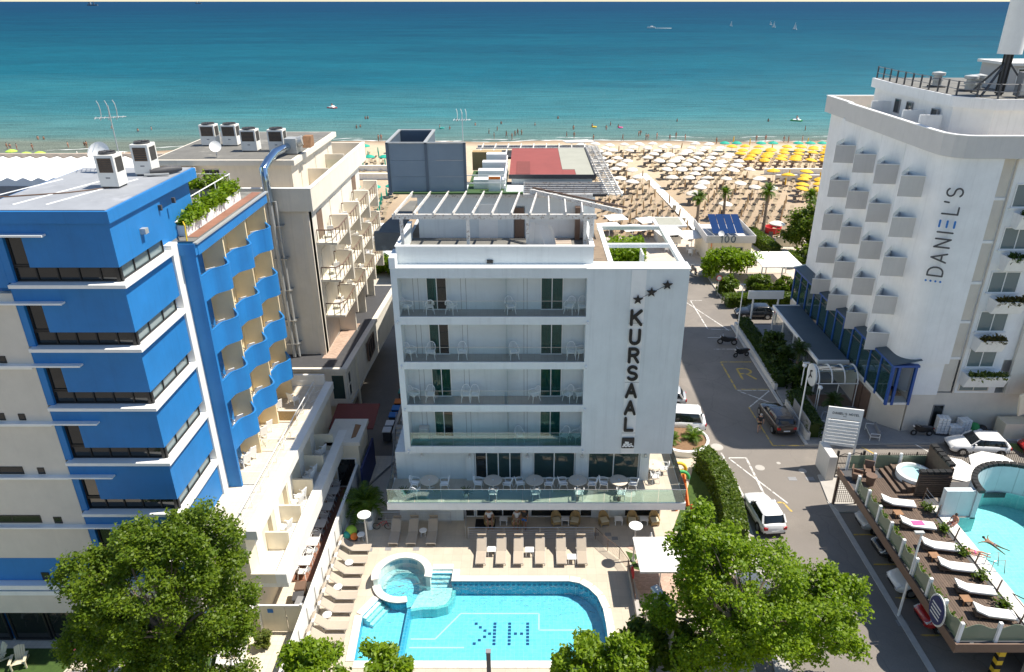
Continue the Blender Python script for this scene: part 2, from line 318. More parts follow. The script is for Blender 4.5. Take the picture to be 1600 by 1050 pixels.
    def sphere(s,c,r,n=10,sz=1.0):
        return s.lathe([(max(r*math.sin(PI*i/n),.001),-r*sz*math.cos(PI*i/n)) for i in range(n+1)],n+2,c)
    def loft(s,secs,cap=True,closed=True):
        n=len(secs[0]); vs=[p for q in secs for p in q]; fs=[]
        for i in range(len(secs)-1):
            for k in range(n if closed else n-1): fs.append((i*n+k,i*n+(k+1)%n,(i+1)*n+(k+1)%n,(i+1)*n+k))
        if cap: fs.append(tuple(range(n))[::-1]); fs.append(tuple(range((len(secs)-1)*n,len(secs)*n)))
        return s.add(vs,fs)
    def obj(s,name,mat,parent=None,smooth=None,bevel=0,fix=False):
        me=bpy.data.meshes.new(name); me.from_pydata(s.v,[],s.f); me.update()
        for mm in (mat if isinstance(mat,(list,tuple)) else [mat]): me.materials.append(MATS[mm])
        if any(s.mi): me.polygons.foreach_set('material_index',s.mi)
        if fix:
            import bmesh
            bm=bmesh.new(); bm.from_mesh(me); bmesh.ops.recalc_face_normals(bm,faces=bm.faces); bm.to_mesh(me); bm.free()
        if smooth: me.shade_smooth(); me.set_sharp_from_angle(angle=R(smooth))
        o=bpy.data.objects.new(name,me); COL.objects.link(o)
        if parent: o.parent=parent
        else: o.location=s.o
        if bevel:
            bv=o.modifiers.new('bevel','BEVEL'); bv.width=bevel; bv.segments=2; bv.limit_method='ANGLE'; bv.angle_limit=R(40)
        return o
def tag(o,label,cat,group=None):
    o['label']=label; o['category']=cat
    if group: o['group']=group
    return o
def thing(name,label,cat,loc=(0,0,0),rz=0,group=None):
    o=bpy.data.objects.new(name,None); COL.objects.link(o); o.location=loc; o.rotation_euler=(0,0,rz); o.empty_display_size=.2
    return tag(o,label,cat,group)
def struct(o): o['kind']='structure'; return o
def stuff(o): o['kind']='stuff'; return o
def copy_tree(o,parent=None):
    c=o.copy(); COL.objects.link(c); c.parent=parent
    for ch in o.children: copy_tree(ch,c)
    return c
PROTO={}
def place(key,make,loc,rz=0,label=None,group=None,scale=None,cat=None):
    if key not in PROTO: PROTO[key]=o=make(); 
    else: o=copy_tree(PROTO[key])
    o.location=loc; o.rotation_euler=(0,0,rz)
    if scale: o.scale=(scale,)*3 if isinstance(scale,(int,float)) else scale
    if label: o['label']=label
    if group: o['group']=group
    if cat: o['category']=cat
    return o
ORD=['first','second','third','fourth','fifth','sixth','seventh','eighth','ninth','tenth','eleventh','twelfth','thirteenth','fourteenth','fifteenth','sixteenth','seventeenth','eighteenth','nineteenth','twentieth','twenty-first','twenty-second','twenty-third','twenty-fourth','twenty-fifth','twenty-sixth','twenty-seventh','twenty-eighth']
def window(root,name,ax,c,s0,s1,z0,z1,n=1,frame='white_paint',pane='glass_dark',fw=.06,d=.08,parent=None,curtain=None,rows=1,label=None,sill=None):
    par=parent or root; mb=MB(root)
    mb.w(ax,c,s0,s1,z1-fw,z1,0,d).w(ax,c,s0,s1,z0,z0+fw,0,d).w(ax,c,s0,s0+fw,z0+fw,z1-fw,0,d).w(ax,c,s1-fw,s1,z0+fw,z1-fw,0,d)
    ws=(s1-s0)/n
    for i in range(1,n): mb.w(ax,c,s0+i*ws-fw/2,s0+i*ws+fw/2,z0+fw,z1-fw,0,d-.003)
    hs=(z1-z0)/rows
    for j in range(1,rows): mb.w(ax,c,s0+fw,s1-fw,z0+j*hs-fw/2,z0+j*hs+fw/2,0,d-.006)
    f=mb.obj(name,frame,par)
    if label: f['label']=label
    sub=f if par is root else par
    for i in range(n):
        for j in range(rows):
            a=s0+i*ws+fw*.5; b=s0+(i+1)*ws-fw*.5; e=z0+j*hs+fw*.5; g=z0+(j+1)*hs-fw*.5
            pm=pane[i%len(pane)] if isinstance(pane,(list,tuple)) else pane
            MB(root).w(ax,c,a,b,e,g,d*.45,d*.45+.015).obj('pane',pm,sub)
    if sill: MB(root).w(ax,c,s0-.1,s1+.1,z0-.08,z0-.002,0,sill).obj('sill','white_paint',sub)
    if curtain:
        for (a,b) in curtain:
            k=max(6,int((b-a)/.09)); mb=MB(root)
            for i in range(k):
                x0=a+(b-a)*i/k; x1=a+(b-a)*(i+1)/k; d0=.008+.022*(i%2); d1=.008+.022*((i+1)%2)
                if ax=='y-': mb.quad((x0,c-d0,z0+.05),(x1,c-d1,z0+.05),(x1,c-d1,z1-.05),(x0,c-d0,z1-.05))
            mb.obj('curtain','curtain',sub)
    return f
# stroke lettering: polylines in a unit box (x 0..1, y 0..1)
def arc(cx,cy,rx,ry,a0,a1,n=8): return [(cx+rx*math.cos(R(a0+(a1-a0)*i/n)),cy+ry*math.sin(R(a0+(a1-a0)*i/n))) for i in range(n+1)]
GLY={'K':[[(0,0),(0,1)],[(.62,1),(.05,.45)],[(.2,.58),(.65,0)]],'U':[[(0,1),(0,.3)]+arc(.3,.3,.3,.3,180,360)+[(.6,1)]],
 'R':[[(0,0),(0,1),(.3,1)]+arc(.32,.75,.26,.25,90,-90)+[(0,.5)],[(.3,.5),(.6,0)]],'S':[arc(.3,.75,.28,.25,30,270,10)+arc(.3,.25,.3,.25,90,-150,10)],
 'A':[[(0,0),(.33,1),(.66,0)],[(.13,.32),(.53,.32)]],'L':[[(0,1),(0,0),(.52,0)]],'D':[[(0,0),(0,1),(.25,1)]+arc(.27,.5,.4,.5,90,-90)+[(0,0)]],
 'N':[[(0,0),(0,1),(.62,0),(.62,1)]],'I':[[(0,0),(0,1)]],'E':[[(.5,1),(0,1),(0,0),(.5,0)],[(0,.5),(.45,.5)]],"'":[[(0,1),(-.03,.72)]],
 'H':[[(0,0),(0,1)],[(.6,0),(.6,1)],[(0,.5),(.6,.5)]],'O':[arc(.35,.5,.35,.5,0,360,16)],'T':[[(0,1),(.6,1)],[(.3,1),(.3,0)]],'1':[[(.02,.8),(.2,1),(.2,0)]],'0':[arc(.3,.5,.3,.5,0,360,16)]}
def strokes(mb,polys,org,ux,uy,h,w,thick):
    """thick rounded strokes on the plane org+ux*s+uy*t, proud by thick"""
    org=Vector(org);ux=Vector(ux).normalized();uy=Vector(uy).normalized();nz=ux.cross(uy)
    for k,pl in enumerate(polys):
        off=nz*(.004*k); pts=[org+ux*(x*h)+uy*(y*h) for x,y in pl]
        for i in range(len(pts)-1):
            a,b=pts[i],pts[i+1]; d=(b-a)
            if d.length<1e-6: continue
            d.normalize(); s=nz.cross(d)*w/2; o2=off+nz*(.001*(i%3)); ring=[]
            for t in range(7):
                an=PI/2+PI*t/6; ring.append(a+s*math.sin(an)+d*math.cos(an)*w/2)
            for t in range(7):
                an=-PI/2+PI*t/6; ring.append(b+s*math.sin(an)+d*math.cos(an)*w/2)
            n=len(ring); vs=[tuple(p+o2) for p in ring]+[tuple(p+o2+nz*thick) for p in ring]
            mb.add(vs,[tuple(range(n))[::-1],tuple(range(n,2*n))]+[(q,(q+1)%n,n+(q+1)%n,n+q) for q in range(n)])
    return mb
def leaves(mb,pts,size,rn,elong=1.5,droop=0):
    for p in pts:
        a=Vector((rn.gauss(0,1),rn.gauss(0,1),rn.gauss(0,.7)-droop)).normalized(); b=a.orthogonal().normalized(); b=(Matrix.Rotation(rn.uniform(0,6.28),3,a)@b)
        if abs(b.z)>.8: b=a.cross(b)
        s=size*rn.uniform(.5,1.5); a=a*s*elong*.5; b=b*s*.5; p=Vector(p)
        mb.add([tuple(p-a),tuple(p+b*.9-a*.1),tuple(p+a),tuple(p-b*.9-a*.1)],[(0,1,2,3)])
def clump_points(rn,cen,rad,nclump,per,cr,shell=.55,flat=1.0,top=None):
    out=[]; cl=[]
    for i in range(nclump):
        while True:
            d=Vector((rn.uniform(-1,1),rn.uniform(-1,1),rn.uniform(-1,1)))
            if .02<d.length<1: break
        d=d.normalized()*(shell+(1-shell)*rn.random()**.6)*rn.uniform(.85,1.08)
        c=Vector((cen[0]+d.x*rad[0],cen[1]+d.y*rad[1],cen[2]+d.z*rad[2])); cl.append(c); r=cr*rn.uniform(.55,1.25)
        for k in range(int(per*(r/cr)**2)):
            g=lambda s: max(-1.7*s,min(1.7*s,rn.gauss(0,s))); out.append((c.x+g(.5)*r,c.y+g(.5)*r,c.z+g(.36)*r*flat))
    return out,cl
# ---------------------------------------------------------------- the setting
import bmesh
def sheet_hole(name,outer,inner,z,mat):
    bm=bmesh.new(); ed=[]
    for loop in ((outer,inner) if inner else (outer,)):
        vs=[bm.verts.new((x,y,z)) for x,y in loop]
        for i in range(len(vs)): ed.append(bm.edges.new((vs[i],vs[(i+1)%len(vs)])))
    bmesh.ops.triangle_fill(bm,use_beauty=True,use_dissolve=False,edges=ed)
    for f in bm.faces:
        if f.normal.z<0: f.normal_flip()
    me=bpy.data.meshes.new(name); bm.to_mesh(me); bm.free(); me.materials.append(MATS[mat])
    o=bpy.data.objects.new(name,me); COL.objects.link(o); return o
def rect(x0,x1,y0,y1): return [(x0,y0),(x1,y0),(x1,y1),(x0,y1)]
JC=(-7.6,33.55)
def circ(r,a0,a1,n,c=JC): return [(c[0]+r*math.cos(R(a0+(a1-a0)*i/n)),c[1]+r*math.sin(R(a0+(a1-a0)*i/n))) for i in range(n+1)]
POOL=[(-4.65,33.6),(2.5,33.6),(3.1,33.45),(3.65,33.0),(4.1,32.35),(4.35,31.4),(4.42,30.2),(4.42,28.9),(4.3,27.75),(-9.3,27.75),(-9.5,30.9),(-8.78,32.2)]+circ(1.55,232,20,22)+[(-5.95,34.1),(-5.95,34.62),(-4.65,34.62)]
struct(sheet_hole('road',rect(-220,220,-80,101),rect(-10.4,5.6,26.9,36.6),-.12,'asphalt'))
# hotel plots, each a raised slab
def slab(name,pts,mat,z=0,t=.14,hole=None):
    o=struct(sheet_hole(name,pts,hole,z,mat)); mb=MB()
    n=len(pts)
    for i in range(n):
        a,b=pts[i],pts[(i+1)%n]; mb.quad((*a,z-t),(*b,z-t),(*b,z-.001),(*a,z-.001))
    k=mb.obj('kerb','kerb',o); return o
slab('pool_deck',[(-12.1,20),(12.0,20),(12.0,30),(13.4,37),(13.9,40),(14.35,43.5),(14.4,47),(11,60),(11,80),(-9.6,80),(-9.6,47),(-12.1,42)],'deck_tile',0,.14,POOL)
slab('pavement',[(-60,14),(-12.3,14),(-12.3,42),(-9.9,47),(-60,47)],'pave_cream')
slab('forecourt',[(22.3,50.2),(22.9,72),(30,72),(30,55),(34,51.2),(80,51.2),(80,49.7),(22.3,48.6)],'pave_grey')
slab('promenade',[(-120,82.2),(8,82.2),(8,88),(23,88),(23,80),(80,80),(80,104),(-120,104)],'prom_tile',.03,.17)
# beach and sea
mb=MB(); nx=60
for i in range(nx+1):
    x=-260+i*10
    sh=186 if x>-40 else 186-(-40-x)*.25
    sh+=1.2*math.sin(x*.09)+.7*math.sin(x*.23)
    for y,z in ((99,-.02),(150,.30),(sh-9,.36),(sh-3,.10),(sh+2,-.18),(sh+30,-1.5)): mb.v.append((x,y,z))
for i in range(nx):
    for j in range(5): mb.f.append([i*6+j,(i+1)*6+j,(i+1)*6+j+1,i*6+j+1]); mb.mi.append(0)
struct(mb.obj('beach','sand',None,60))
mb=MB().quad((-60000,150,-.12),(60000,150,-.12),(60000,80000,-.12),(-60000,80000,-.12)); struct(mb.obj('sea','sea'))
for k,(off,wd,x0,x1) in enumerate(((.6,.9,-110,-62),(1.5,.5,-60,110),(4.5,.35,-50,20),(0.4,.6,-40,80),(7.5,.3,30,120),(6.2,.4,-120,-70))):
    mb=MB(); pr=None; x=x0
    while x<x1:
        sh=(186 if x>-40 else 186-(-40-x)*.25)+1.2*math.sin(x*.09)+.7*math.sin(x*.23)+off+.35*math.sin(x*.7+k)
        w_=wd*max(0,math.sin(x*.31+k*2)+.35+.4*math.sin(x*1.7))
        cur=((x,sh-w_*.5,-.10),(x,sh+w_*.5,-.10))
        if pr and w_>.02: mb.quad(pr[0],cur[0],cur[1],pr[1])
        pr=cur; x+=.5
    if mb.f: stuff(tag(mb.obj('surf_foam','foam'),'thin white line of surf washing along the wet sand','foam'))
# road markings
def strip(a,b,w,mat,z=-.112,name='road_marking'):
    a=Vector((*a,z));b=Vector((*b,z));s=(b-a).normalized().cross(Vector((0,0,1)))*w/2
    return struct(MB().quad(tuple(a-s),tuple(b-s),tuple(b+s),tuple(a+s))[0] if False else MB().quad(tuple(a-s),tuple(a+s),tuple(b+s),tuple(b-s)).obj(name,mat))
for a,b,m,w in (((15.15,47.6),(15.55,38.9),'white_line',.14),((15.55,46.9),(16.9,46.9),'white_line',.12),((16.9,46.9),(16.95,41.2),'white_line',.16),((15.55,46.8),(18.3,41.3),'white_line',.12),((15.5,41.4),(18.0,41.4),'yellow_paint',.16),((18.0,41.4),(18.3,40.4),'yellow_paint',.14),
 ((18.9,63.3),(21.9,63.3),'yellow_paint',.14),((18.9,63.3),(19.0,57.8),'yellow_paint',.16),((19.0,57.8),(22.1,57.8),'yellow_paint',.14),((19.0,57.6),(21.9,57.6),'white_line',.12),((19.1,57.5),(21.6,55.2),'white_line',.12),((21.9,57.5),(19.3,54.6),'white_line',.12),((19.25,54.6),(19.5,48.6),'yellow_paint',.12),((19.5,48.6),(22.0,48.6),'yellow_paint',.12),
 ((18.4,79.3),(21.6,70.8),'white_line',.13),((19.2,79.3),(19.4,71.2),'white_line',.13),((19.4,71.2),(21.9,70.9),'white_line',.12),((19.3,79.4),(20.6,79.4),'white_line',.1),((17.3,83.6),(18.7,83.6),'white_line',.06),((17.3,81.5),(18.7,81.5),'white_line',.06),((17.3,83.6),(17.3,81.5),'white_line',.06),((18.7,83.6),(18.7,81.5),'white_line',.06),((17.3,83.6),(18.7,81.5),'white_line',.05),((18.7,83.6),(17.3,81.5),'white_line',.05),
 ((18.9,66.2),(21.9,66.2),'white_line',.1),((18.9,69.0),(21.9,69.0),'white_line',.1),((14.6,38.0),(12.9,24.5),'white_line',.18),
 ((21.6,38.0),(26,38.0),'yellow_paint',.13),((21.7,35.2),(26,35.2),'yellow_paint',.13),((21.8,32.4),(26,32.4),'yellow_paint',.13),((21.9,29.6),(26,29.6),'yellow_paint',.13),((21.9,26.9),(26,26.9),'yellow_paint',.13),((22.0,24.2),(32,24.2),'yellow_paint',.13),
 ((26.5,48.4),(28.2,45.6),'yellow_paint',.12),((30.6,49.4),(33.0,44.9),'white_line',.12)): strip(a,b,w,m,-.112+.004*rnd.randrange(0,3))
for i in range(9): strip((22.9,27.2-i*.95),(23.4,26.5-i*.95),.07,'white_line'); strip((23.7,27.0-i*.95),(24.2,26.3-i*.95),.07,'white_line',-.108)
o=strokes(MB(),GLY['R'],(20.1,59.8,-.116),(1,0,0),(0,1,0),2.1,.20,.004).obj('road_letter','yellow_paint'); struct(o)
struct(MB().box(21.15,21.5,20,41.5,-.12,-.06).obj('kerb','kerb')); struct(MB().box(22.05,22.3,48.6,72,-.12,.02).obj('kerb','kerb'))
slab('apron',[(21.2,41.5),(21.6,44.6),(24.4,44.8),(24.4,40.3),(21.5,40.3)],'concrete',-.03,.09)
mb=MB().prism([(12.1,20),(13.2,20),(14.9,37.4),(15.1,42),(14.75,47.6),(14.5,47.6),(14.55,42),(14.3,37.4)],-.12,-.02); struct(mb.obj('gutter','concrete'))
for (x,y,r) in ((17.6,45.6,.36),(20.7,45.2,.3),(19.2,46.2,.16),(15.0,48.4,.5)): struct(MB().lathe([(r,0),(r,.006),(.001,.007)],18,(x,y,-.118)).obj('manhole_cover','concrete'))
for (x,y) in ((19.6,44.2),(20.9,44.2),(21.3,30.5)): struct(MB().box(x-.3,x+.3,y-.22,y+.22,-.12,-.108).obj('drain_grate','mid_grey'))
slab('green_lane',[(38,49.0),(46,49.3),(46,45),(40,45)],'green_floor',-.115,.001)
# ---------------------------------------------------------------- hotel pool
pr=thing('swimming_pool','large turquoise tiled pool with curved end and letters on its floor','pool',(-2.5,30.7,0))
mb=MB(pr); n=len(POOL); Z0=-1.05
for i in range(n):
    a,b=POOL[i],POOL[(i+1)%n]; mb.quad((*a,Z0),(*b,Z0),(*b,-.0),(*a,-.0))
mb.obj('pool_wall','pool_wall_tile',pr,fix=False)
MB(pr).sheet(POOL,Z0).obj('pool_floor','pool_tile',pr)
MB(pr).sheet(POOL,-.13).obj('water','pool_water',pr)
# coping: outward offset ring of slabs
def ring_strip(mb,pts,w,z0,z1,closed=False):
    P2=[Vector(p) for p in pts]; m=len(P2); off=[]
    for i in range(m):
        d0=(P2[i]-P2[i-1]).normalized() if (closed or i>0) else None; d1=(P2[(i+1)%m]-P2[i]).normalized() if (closed or i<m-1) else None
        n0=Vector((-d0.y,d0.x)) if d0 else None; n1=Vector((-d1.y,d1.x)) if d1 else None
        nn=(n0+n1) if (n0 and n1) else (n0 or n1); nn.normalize(); k=1/max(.5,nn.dot(n0 or n1)); off.append(P2[i]+nn*w*k)
    for i in range(m if closed else m-1):
        j=(i+1)%m; a,b,c,d=P2[i],P2[j],off[j],off[i]
        vs=[(*q,z) for z in (z0,z1) for q in (a,b,c,d)]
        mb.add(vs,[(7,6,5,4),(0,1,5,4),(1,2,6,5),(2,3,7,6),(3,0,4,7)])
def densify(pts,step):
    out=[]
    for a,b in zip(pts[:-1],pts[1:]):
        k=max(1,round(math.dist(a,b)/step)); out+=[(a[0]+(b[0]-a[0])*i/k,a[1]+(b[1]-a[1])*i/k) for i in range(k)]
    return out+[pts[-1]]
path=densify(POOL[-2:]+POOL[:12],.62)      # each coping stone a piece of its own
for i in range(len(path)-1):
    mb=MB(pr); a,b=Vector(path[i]),Vector(path[i+1]); g=(b-a).normalized()*.006
    ring_strip(mb,[tuple(a+g),tuple(b-g)],.44,.0,.055+.004*(i%2)); mb.obj('coping_stone','coping',pr,fix=True)
mb=MB(pr)
for i in range(len(path)-1): pass
# dark accent tiles along the water line
acc=densify([(-4.6,33.585),(2.5,33.585),(3.09,33.43),(3.64,32.98),(4.08,32.34),(4.33,31.4)],.32)
for i in range(len(acc)-1):
    a,b=Vector(acc[i]),Vector(acc[i+1]); m_=(a+b)/2; d=(b-a).normalized()*.09; nn=Vector((d.y,-d.x)).normalized()*.008
    mb.add([(*(m_-d+nn),-.30),(*(m_+d+nn),-.30),(*(m_+d+nn),-.20),(*(m_-d+nn),-.20)],[(0,1,2,3)])
mb.obj('accent_tiles','navy_tile',pr)
# floor letters and lines
def dots(pts,name):
    mb=MB(pr)
    for x,y in pts: mb.box(x-.085,x+.085,y-.085,y+.085,Z0,Z0+.012)
    mb.obj(name,'navy_tile',pr)
kx,ky,st=-3.05,29.85,.245
dots([(kx+1.12,ky+i*st) for i in range(7)]+[(kx+.84,ky+3*st),(kx+.56,ky+2.1*st),(kx+.56,ky+3.9*st),(kx+.28,ky+4.9*st),(kx+.28,ky+1.1*st),(kx+.02,ky+6*st),(kx+.0,ky+.1*st)],'floor_letter')
hx=-1.07; dots([(hx,ky+i*st) for i in range(7)]+[(hx+1.05,ky+i*st) for i in range(7)]+[(hx+.35,ky+3*st),(hx+.7,ky+3*st)],'floor_letter')
def fl(a,b,w=.09):
    mb=MB(pr); a=Vector((*a,Z0+.006)); b=Vector((*b,Z0+.006)); s=(b-a).normalized().cross(Vector((0,0,1)))*w/2; mb.quad(tuple(a-s),tuple(a+s),tuple(b+s),tuple(b-s)); mb.obj('floor_line','white_tile',pr)
for a,b in (((-4.0,32.1),(.65,32.1)),((.65,32.1),(.63,30.85)),((.63,30.85),(3.5,30.85)),((-6.7,30.2),(-5.3,30.2)),((-5.3,30.2),(-4.0,32.1)),((-6.7,29.6),(-3.6,29.6)),((-9.2,30.2),(-7.1,30.2)),((-9.2,29.7),(-7.1,29.7))): fl(a,b)
MB(pr).box(-7.06,-6.86,27.77,31.75,Z0,-.30).obj('divider','pool_wall_tile',pr)
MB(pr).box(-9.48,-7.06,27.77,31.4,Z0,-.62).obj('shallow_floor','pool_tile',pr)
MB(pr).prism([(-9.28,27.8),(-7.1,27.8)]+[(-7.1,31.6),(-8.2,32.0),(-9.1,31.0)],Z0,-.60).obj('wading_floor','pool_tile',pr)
pl=[(-6.95,31.75),(-6.2,32.0),(-5.4,32.02),(-4.9,32.2),(-4.62,32.75),(-4.6,33.5),(-6.2,33.55),(-6.6,33)]
MB(pr).prism(pl,Z0,-.42).obj('ledge','jacuzzi_tile',pr); ed=[(-7.0,31.6),(-6.2,31.78),(-5.35,31.8),(-4.72,32.03),(-4.4,32.7),(-4.38,33.3)]
mb=MB(pr); ring_strip(mb,ed,.2,Z0,-.40); mb.obj('ledge_step','step_tile',pr,fix=True)
for i in range(5): MB(pr).box(-5.93,-4.67,34.6-.26*(i+1),34.6-.26*i,Z0,-.06-.13*i).obj('step',['jacuzzi_tile','step_tile'][i%2] if False else 'jacuzzi_tile',pr); MB(pr).box(-5.93,-4.67,34.6-.26*(i+1)-.006,34.6-.26*(i+1)+.05,-.05-.13*i-.1,-.05-.13*i).obj('step_nosing','pool_wall_tile',pr)
for i in range(3):
    d=Vector((.72,1.3)).normalized(); nn=Vector((d.y,-d.x)); a=Vector((-9.48,30.9))+nn*.24*i; b=Vector((-8.78,32.2))+nn*.24*i
    MB(pr).prism([tuple(a),tuple(b),tuple(b+nn*.24),tuple(a+nn*.24)],Z0,-.10-.15*i).obj('step','jacuzzi_tile',pr)
    MB(pr).prism([tuple(a+nn*.2),tuple(b+nn*.2),tuple(b+nn*.25),tuple(a+nn*.25)],-.2-.15*i,-.094-.15*i).obj('step_nosing','step_tile',pr)
# whirlpool ring
jr=thing('whirlpool','round whirlpool with high white rim at the corner of the turquoise pool','whirlpool',(*JC,0))
def arcwall(name,r0,r1,z0,z1,a0,a1,mat,n=26):
    mb=MB(jr); k=n+1
    secs=[]
    for i in range(k):
        t=R(a0+(a1-a0)*i/n); c,s=math.cos(t),math.sin(t); secs.append([(JC[0]+r0*c,JC[1]+r0*s,z0),(JC[0]+r1*c,JC[1]+r1*s,z0),(JC[0]+r1*c,JC[1]+r1*s,z1),(JC[0]+r0*c,JC[1]+r0*s,z1)])
    mb.loft(secs); return mb.obj(name,mat,jr,30,fix=True)
arcwall('rim_wall',1.46,1.72,-.9,.62,-8,196,'jacuzzi_tile'); arcwall('rim_coping',1.38,1.82,.62,.70,-9,197,'coping')
arcwall('low_wall',1.46,1.68,-.9,.10,196,286,'pool_wall_tile'); arcwall('low_coping',1.34,1.80,.10,.17,196,288,'coping')
arcwall('bench',1.02,1.46,-.9,-.20,-5,200,'jacuzzi_tile'); arcwall('bench_edge',1.0,1.2,-.198,-.16,-5,200,'coping')
for i in range(22):
    a=R(62+i*3.2); MB(jr).box(-.03,.03,-.01,.01,0,.3) if False else None
    c,s=math.cos(a),math.sin(a); t=Vector((-s,c,0))*.028; p=Vector((JC[0]+1.452*c,JC[1]+1.452*s,0)); MB(jr).quad(tuple(p-t+Vector((0,0,.2))),tuple(p+t+Vector((0,0,.2))),tuple(p+t+Vector((0,0,.46))),tuple(p-t+Vector((0,0,.46)))).obj('accent_tile','pool_wall_tile',jr)
for i in range(12):
    a=R(208+i*6.4); c,s=math.cos(a),math.sin(a); t=Vector((-s,c,0))*.05; p=Vector((JC[0]+1.69*c,JC[1]+1.69*s,0)); MB(jr).quad(tuple(p-t+Vector((0,0,-.02))),tuple(p+t+Vector((0,0,-.02))),tuple(p+t+Vector((0,0,.06))),tuple(p-t+Vector((0,0,.06)))).obj('accent_tile','navy_tile',jr)
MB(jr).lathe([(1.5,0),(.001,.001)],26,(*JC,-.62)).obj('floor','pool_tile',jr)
# deck pieces: lawn and brick circle beside the pool
struct(sheet_hole('brick_path',[(9.3+2.9*math.cos(R(a)),33.9+2.9*math.sin(R(a))) for a in range(0,360,15)],None,.008,'pave_brick'))
struct(sheet_hole('lawn',[(7.4,36.7),(8.1,36.3),(9.3,36.95),(9.9,37.3),(9.7,37.5),(8.4,37.3)],None,.012,'lawn')); struct(sheet_hole('lawn',[(6.25,36.3),(6.6,34.7),(7.0,34.5),(6.75,35.4),(7.1,35.9)],None,.012,'lawn'))
struct(sheet_hole('brick_path',[(6.3,36.7),(7.3,37.05),(8.0,36.3),(7.2,35.85)],None,.016,'pave_brick'))
struct(sheet_hole('soil_bed',[(9.6,38.2),(14.3,38.2),(14.3,45.6),(12.6,45.8),(11.6,43)],None,.01,'lawn'))
for (x,y) in ((4.5,37.9),(5.3,37.9),(5.7,37.5),(-10.2,36.4),(-9.0,36.5),(-7.2,36.5)): struct(MB().box(x-.2,x+.2,y-.16,y+.16,.002,.014).obj('access_cover','mid_grey'))
# ---------------------------------------------------------------- white hotel in the middle
K=thing('white_hotel','white balcony hotel with KURSAAL lettering behind the turquoise pool','hotel',(0,40,0))
YF=38.5; YB=39.72
FL=[(15.35,14.9,17.77),(12.4,11.98,14.9),(9.45,9.03,11.98),(6.45,6.0,9.03)]
MB(K).box(-7.75,4.3,YB,60,-.1,18.2).box(4.3,9.1,39.62,46.2,5.98,15.2).box(4.3,6.6,39.62,46.2,0,5.98).obj('main_block','k_white',K)
MB(K).box(3.36,9.12,YF,39.6,5.95,18.3).obj('sign_wall','k_white',K)
MB(K).box(3.3,9.18,YF-.03,39.66,18.3,18.37).box(-7.8,3.3,YF-.03,YF+.28,18.35,18.40).box(-7.8,-7.45,YF-.05,40.1,18.40,19.0).obj('parapet_cap','k_trim',K)
MB(K).box(-7.77,-7.42,YF,YB,5.98,18.35).obj('side_wall','k_white',K)
MB(K).box(-7.42,3.36,YF+.002,YB,17.77,18.35).obj('top_fascia','k_white',K)
names=['top','third-floor','second-floor','lowest']
for k,(zf,zb,zt) in enumerate(FL):
    s=MB(K).box(-7.42,3.36,YF+.002,YB,zb,zf).obj('balcony_slab','k_white',K)
    MB(K).box(-7.40,3.34,YF+.16,YB-.002,zf+.001,zf+.012).obj('floor_tiles','terrace_tile',s)
    MB(K).box(-7.42,3.36,YF-.012,YF+.10,zf+.002,zf+.05).obj('slab_edge','k_trim',s)
    # sliding doors
    for i,(x0,x1) in enumerate(((-5.97,-4.76),(.75,2.08))):
        op=(k in (0,1,3) and i==0)
        zt2=zf+2.12
        cur=[(x0+.05,x0+(x1-x0)*(.5 if op else 1)-.05)] if not(k==0 and i==0) else [(x0+.05,x0+.45)]
        window(K,'sliding_door','y-',YB,x0,x1,zf+.02,zt2,2,'white_paint',['glass_teal','glass_dark' if op else 'glass_teal'],.05,.10,curtain=cur)
    for x in (-1.95,.0): 
        g=MB(K).w('y-',YB,x-.36,x+.36,zt-.30,zt-.18,0,.05).obj('air_grille','mid_grey',K)
        for j in range(3): MB(K).w('y-',YB,x-.34,x+.34,zt-.285+.035*j,zt-.27+.035*j,.05,.07).obj('slat','dark_grey',g)
    for x in (-6.75,-6.45,-3.95,-3.65,-1.6+1.35,-.05): MB(K).w('y-',YB,x-.012,x+.012,zf+.02,zt-.02,0,.004).obj('wall_joint','mid_grey',K)
    MB(K).box(-1.28,-1.25,YF+.25,YB,zf+.015,zt-.02).obj('balcony_divider','glass_clear',K)
    # glass balustrade, eight panes
    w_=(3.34+7.40)/8
    for i in range(8): MB(K).box(-7.40+i*w_+.01,-7.40+(i+1)*w_-.01,YF+.06,YF+.075,zf+.06,zf+1.0).obj('balustrade_pane','glass_rail' if k==3 else 'glass_clear',K)
    MB(K).box(-7.40,3.34,YF+.055,YF+.08,zf+1.0,zf+1.018).obj('balustrade_rail','metal',K)
    for x in (-7.56,3.46):
        q=MB(K).box(x-.05,x+.05,YF-.12,YF,zb+.1,zb+.24).obj('wall_lamp','white_paint',K); MB(K).sphere((x,YF-.13,zb+.12),.05,6).obj('lamp_globe','lamp_clear',q,40)
# sign: light strip, stars, letters, swimmer panel
MB(K).box(5.86,6.70,YF-.03,YF-.001,5.97,18.28).obj('sign_strip','white_paint',K)
for z in (15.0,11.1,7.5): MB(K).box(5.85,6.71,YF-.034,YF-.03,z,z+.03).obj('strip_joint','mid_grey',K)
for ch,z in zip('KURSAAL',(15.39,14.16,12.95,11.77,10.57,9.37,8.18)):
    h=.86; wd={'K':.62,'U':.6,'R':.58,'S':.6,'A':.66,'L':.52}[ch]
    strokes(MB(K),GLY[ch],(6.26-wd*h/2,YF-.05,z-h/2),(1,0,0),(0,0,1),h,.17,.10).obj('sign_letter','black',K)
for x,z in ((6.29,16.51),(7.04,16.96),(7.91,17.4)):
    pts=[(x+(.30 if i%2==0 else .125)*math.sin(i*PI/5),z+(.30 if i%2==0 else .125)*math.cos(i*PI/5)) for i in range(10)]
    MB(K).prismy(pts,YF-.14,YF-.035).obj('star','black',K)
MB(K).tube([(6.4,YF-.03,16.55),(7.9,YF-.03,17.38)],.012,5).obj('star_cable','dark_grey',K)
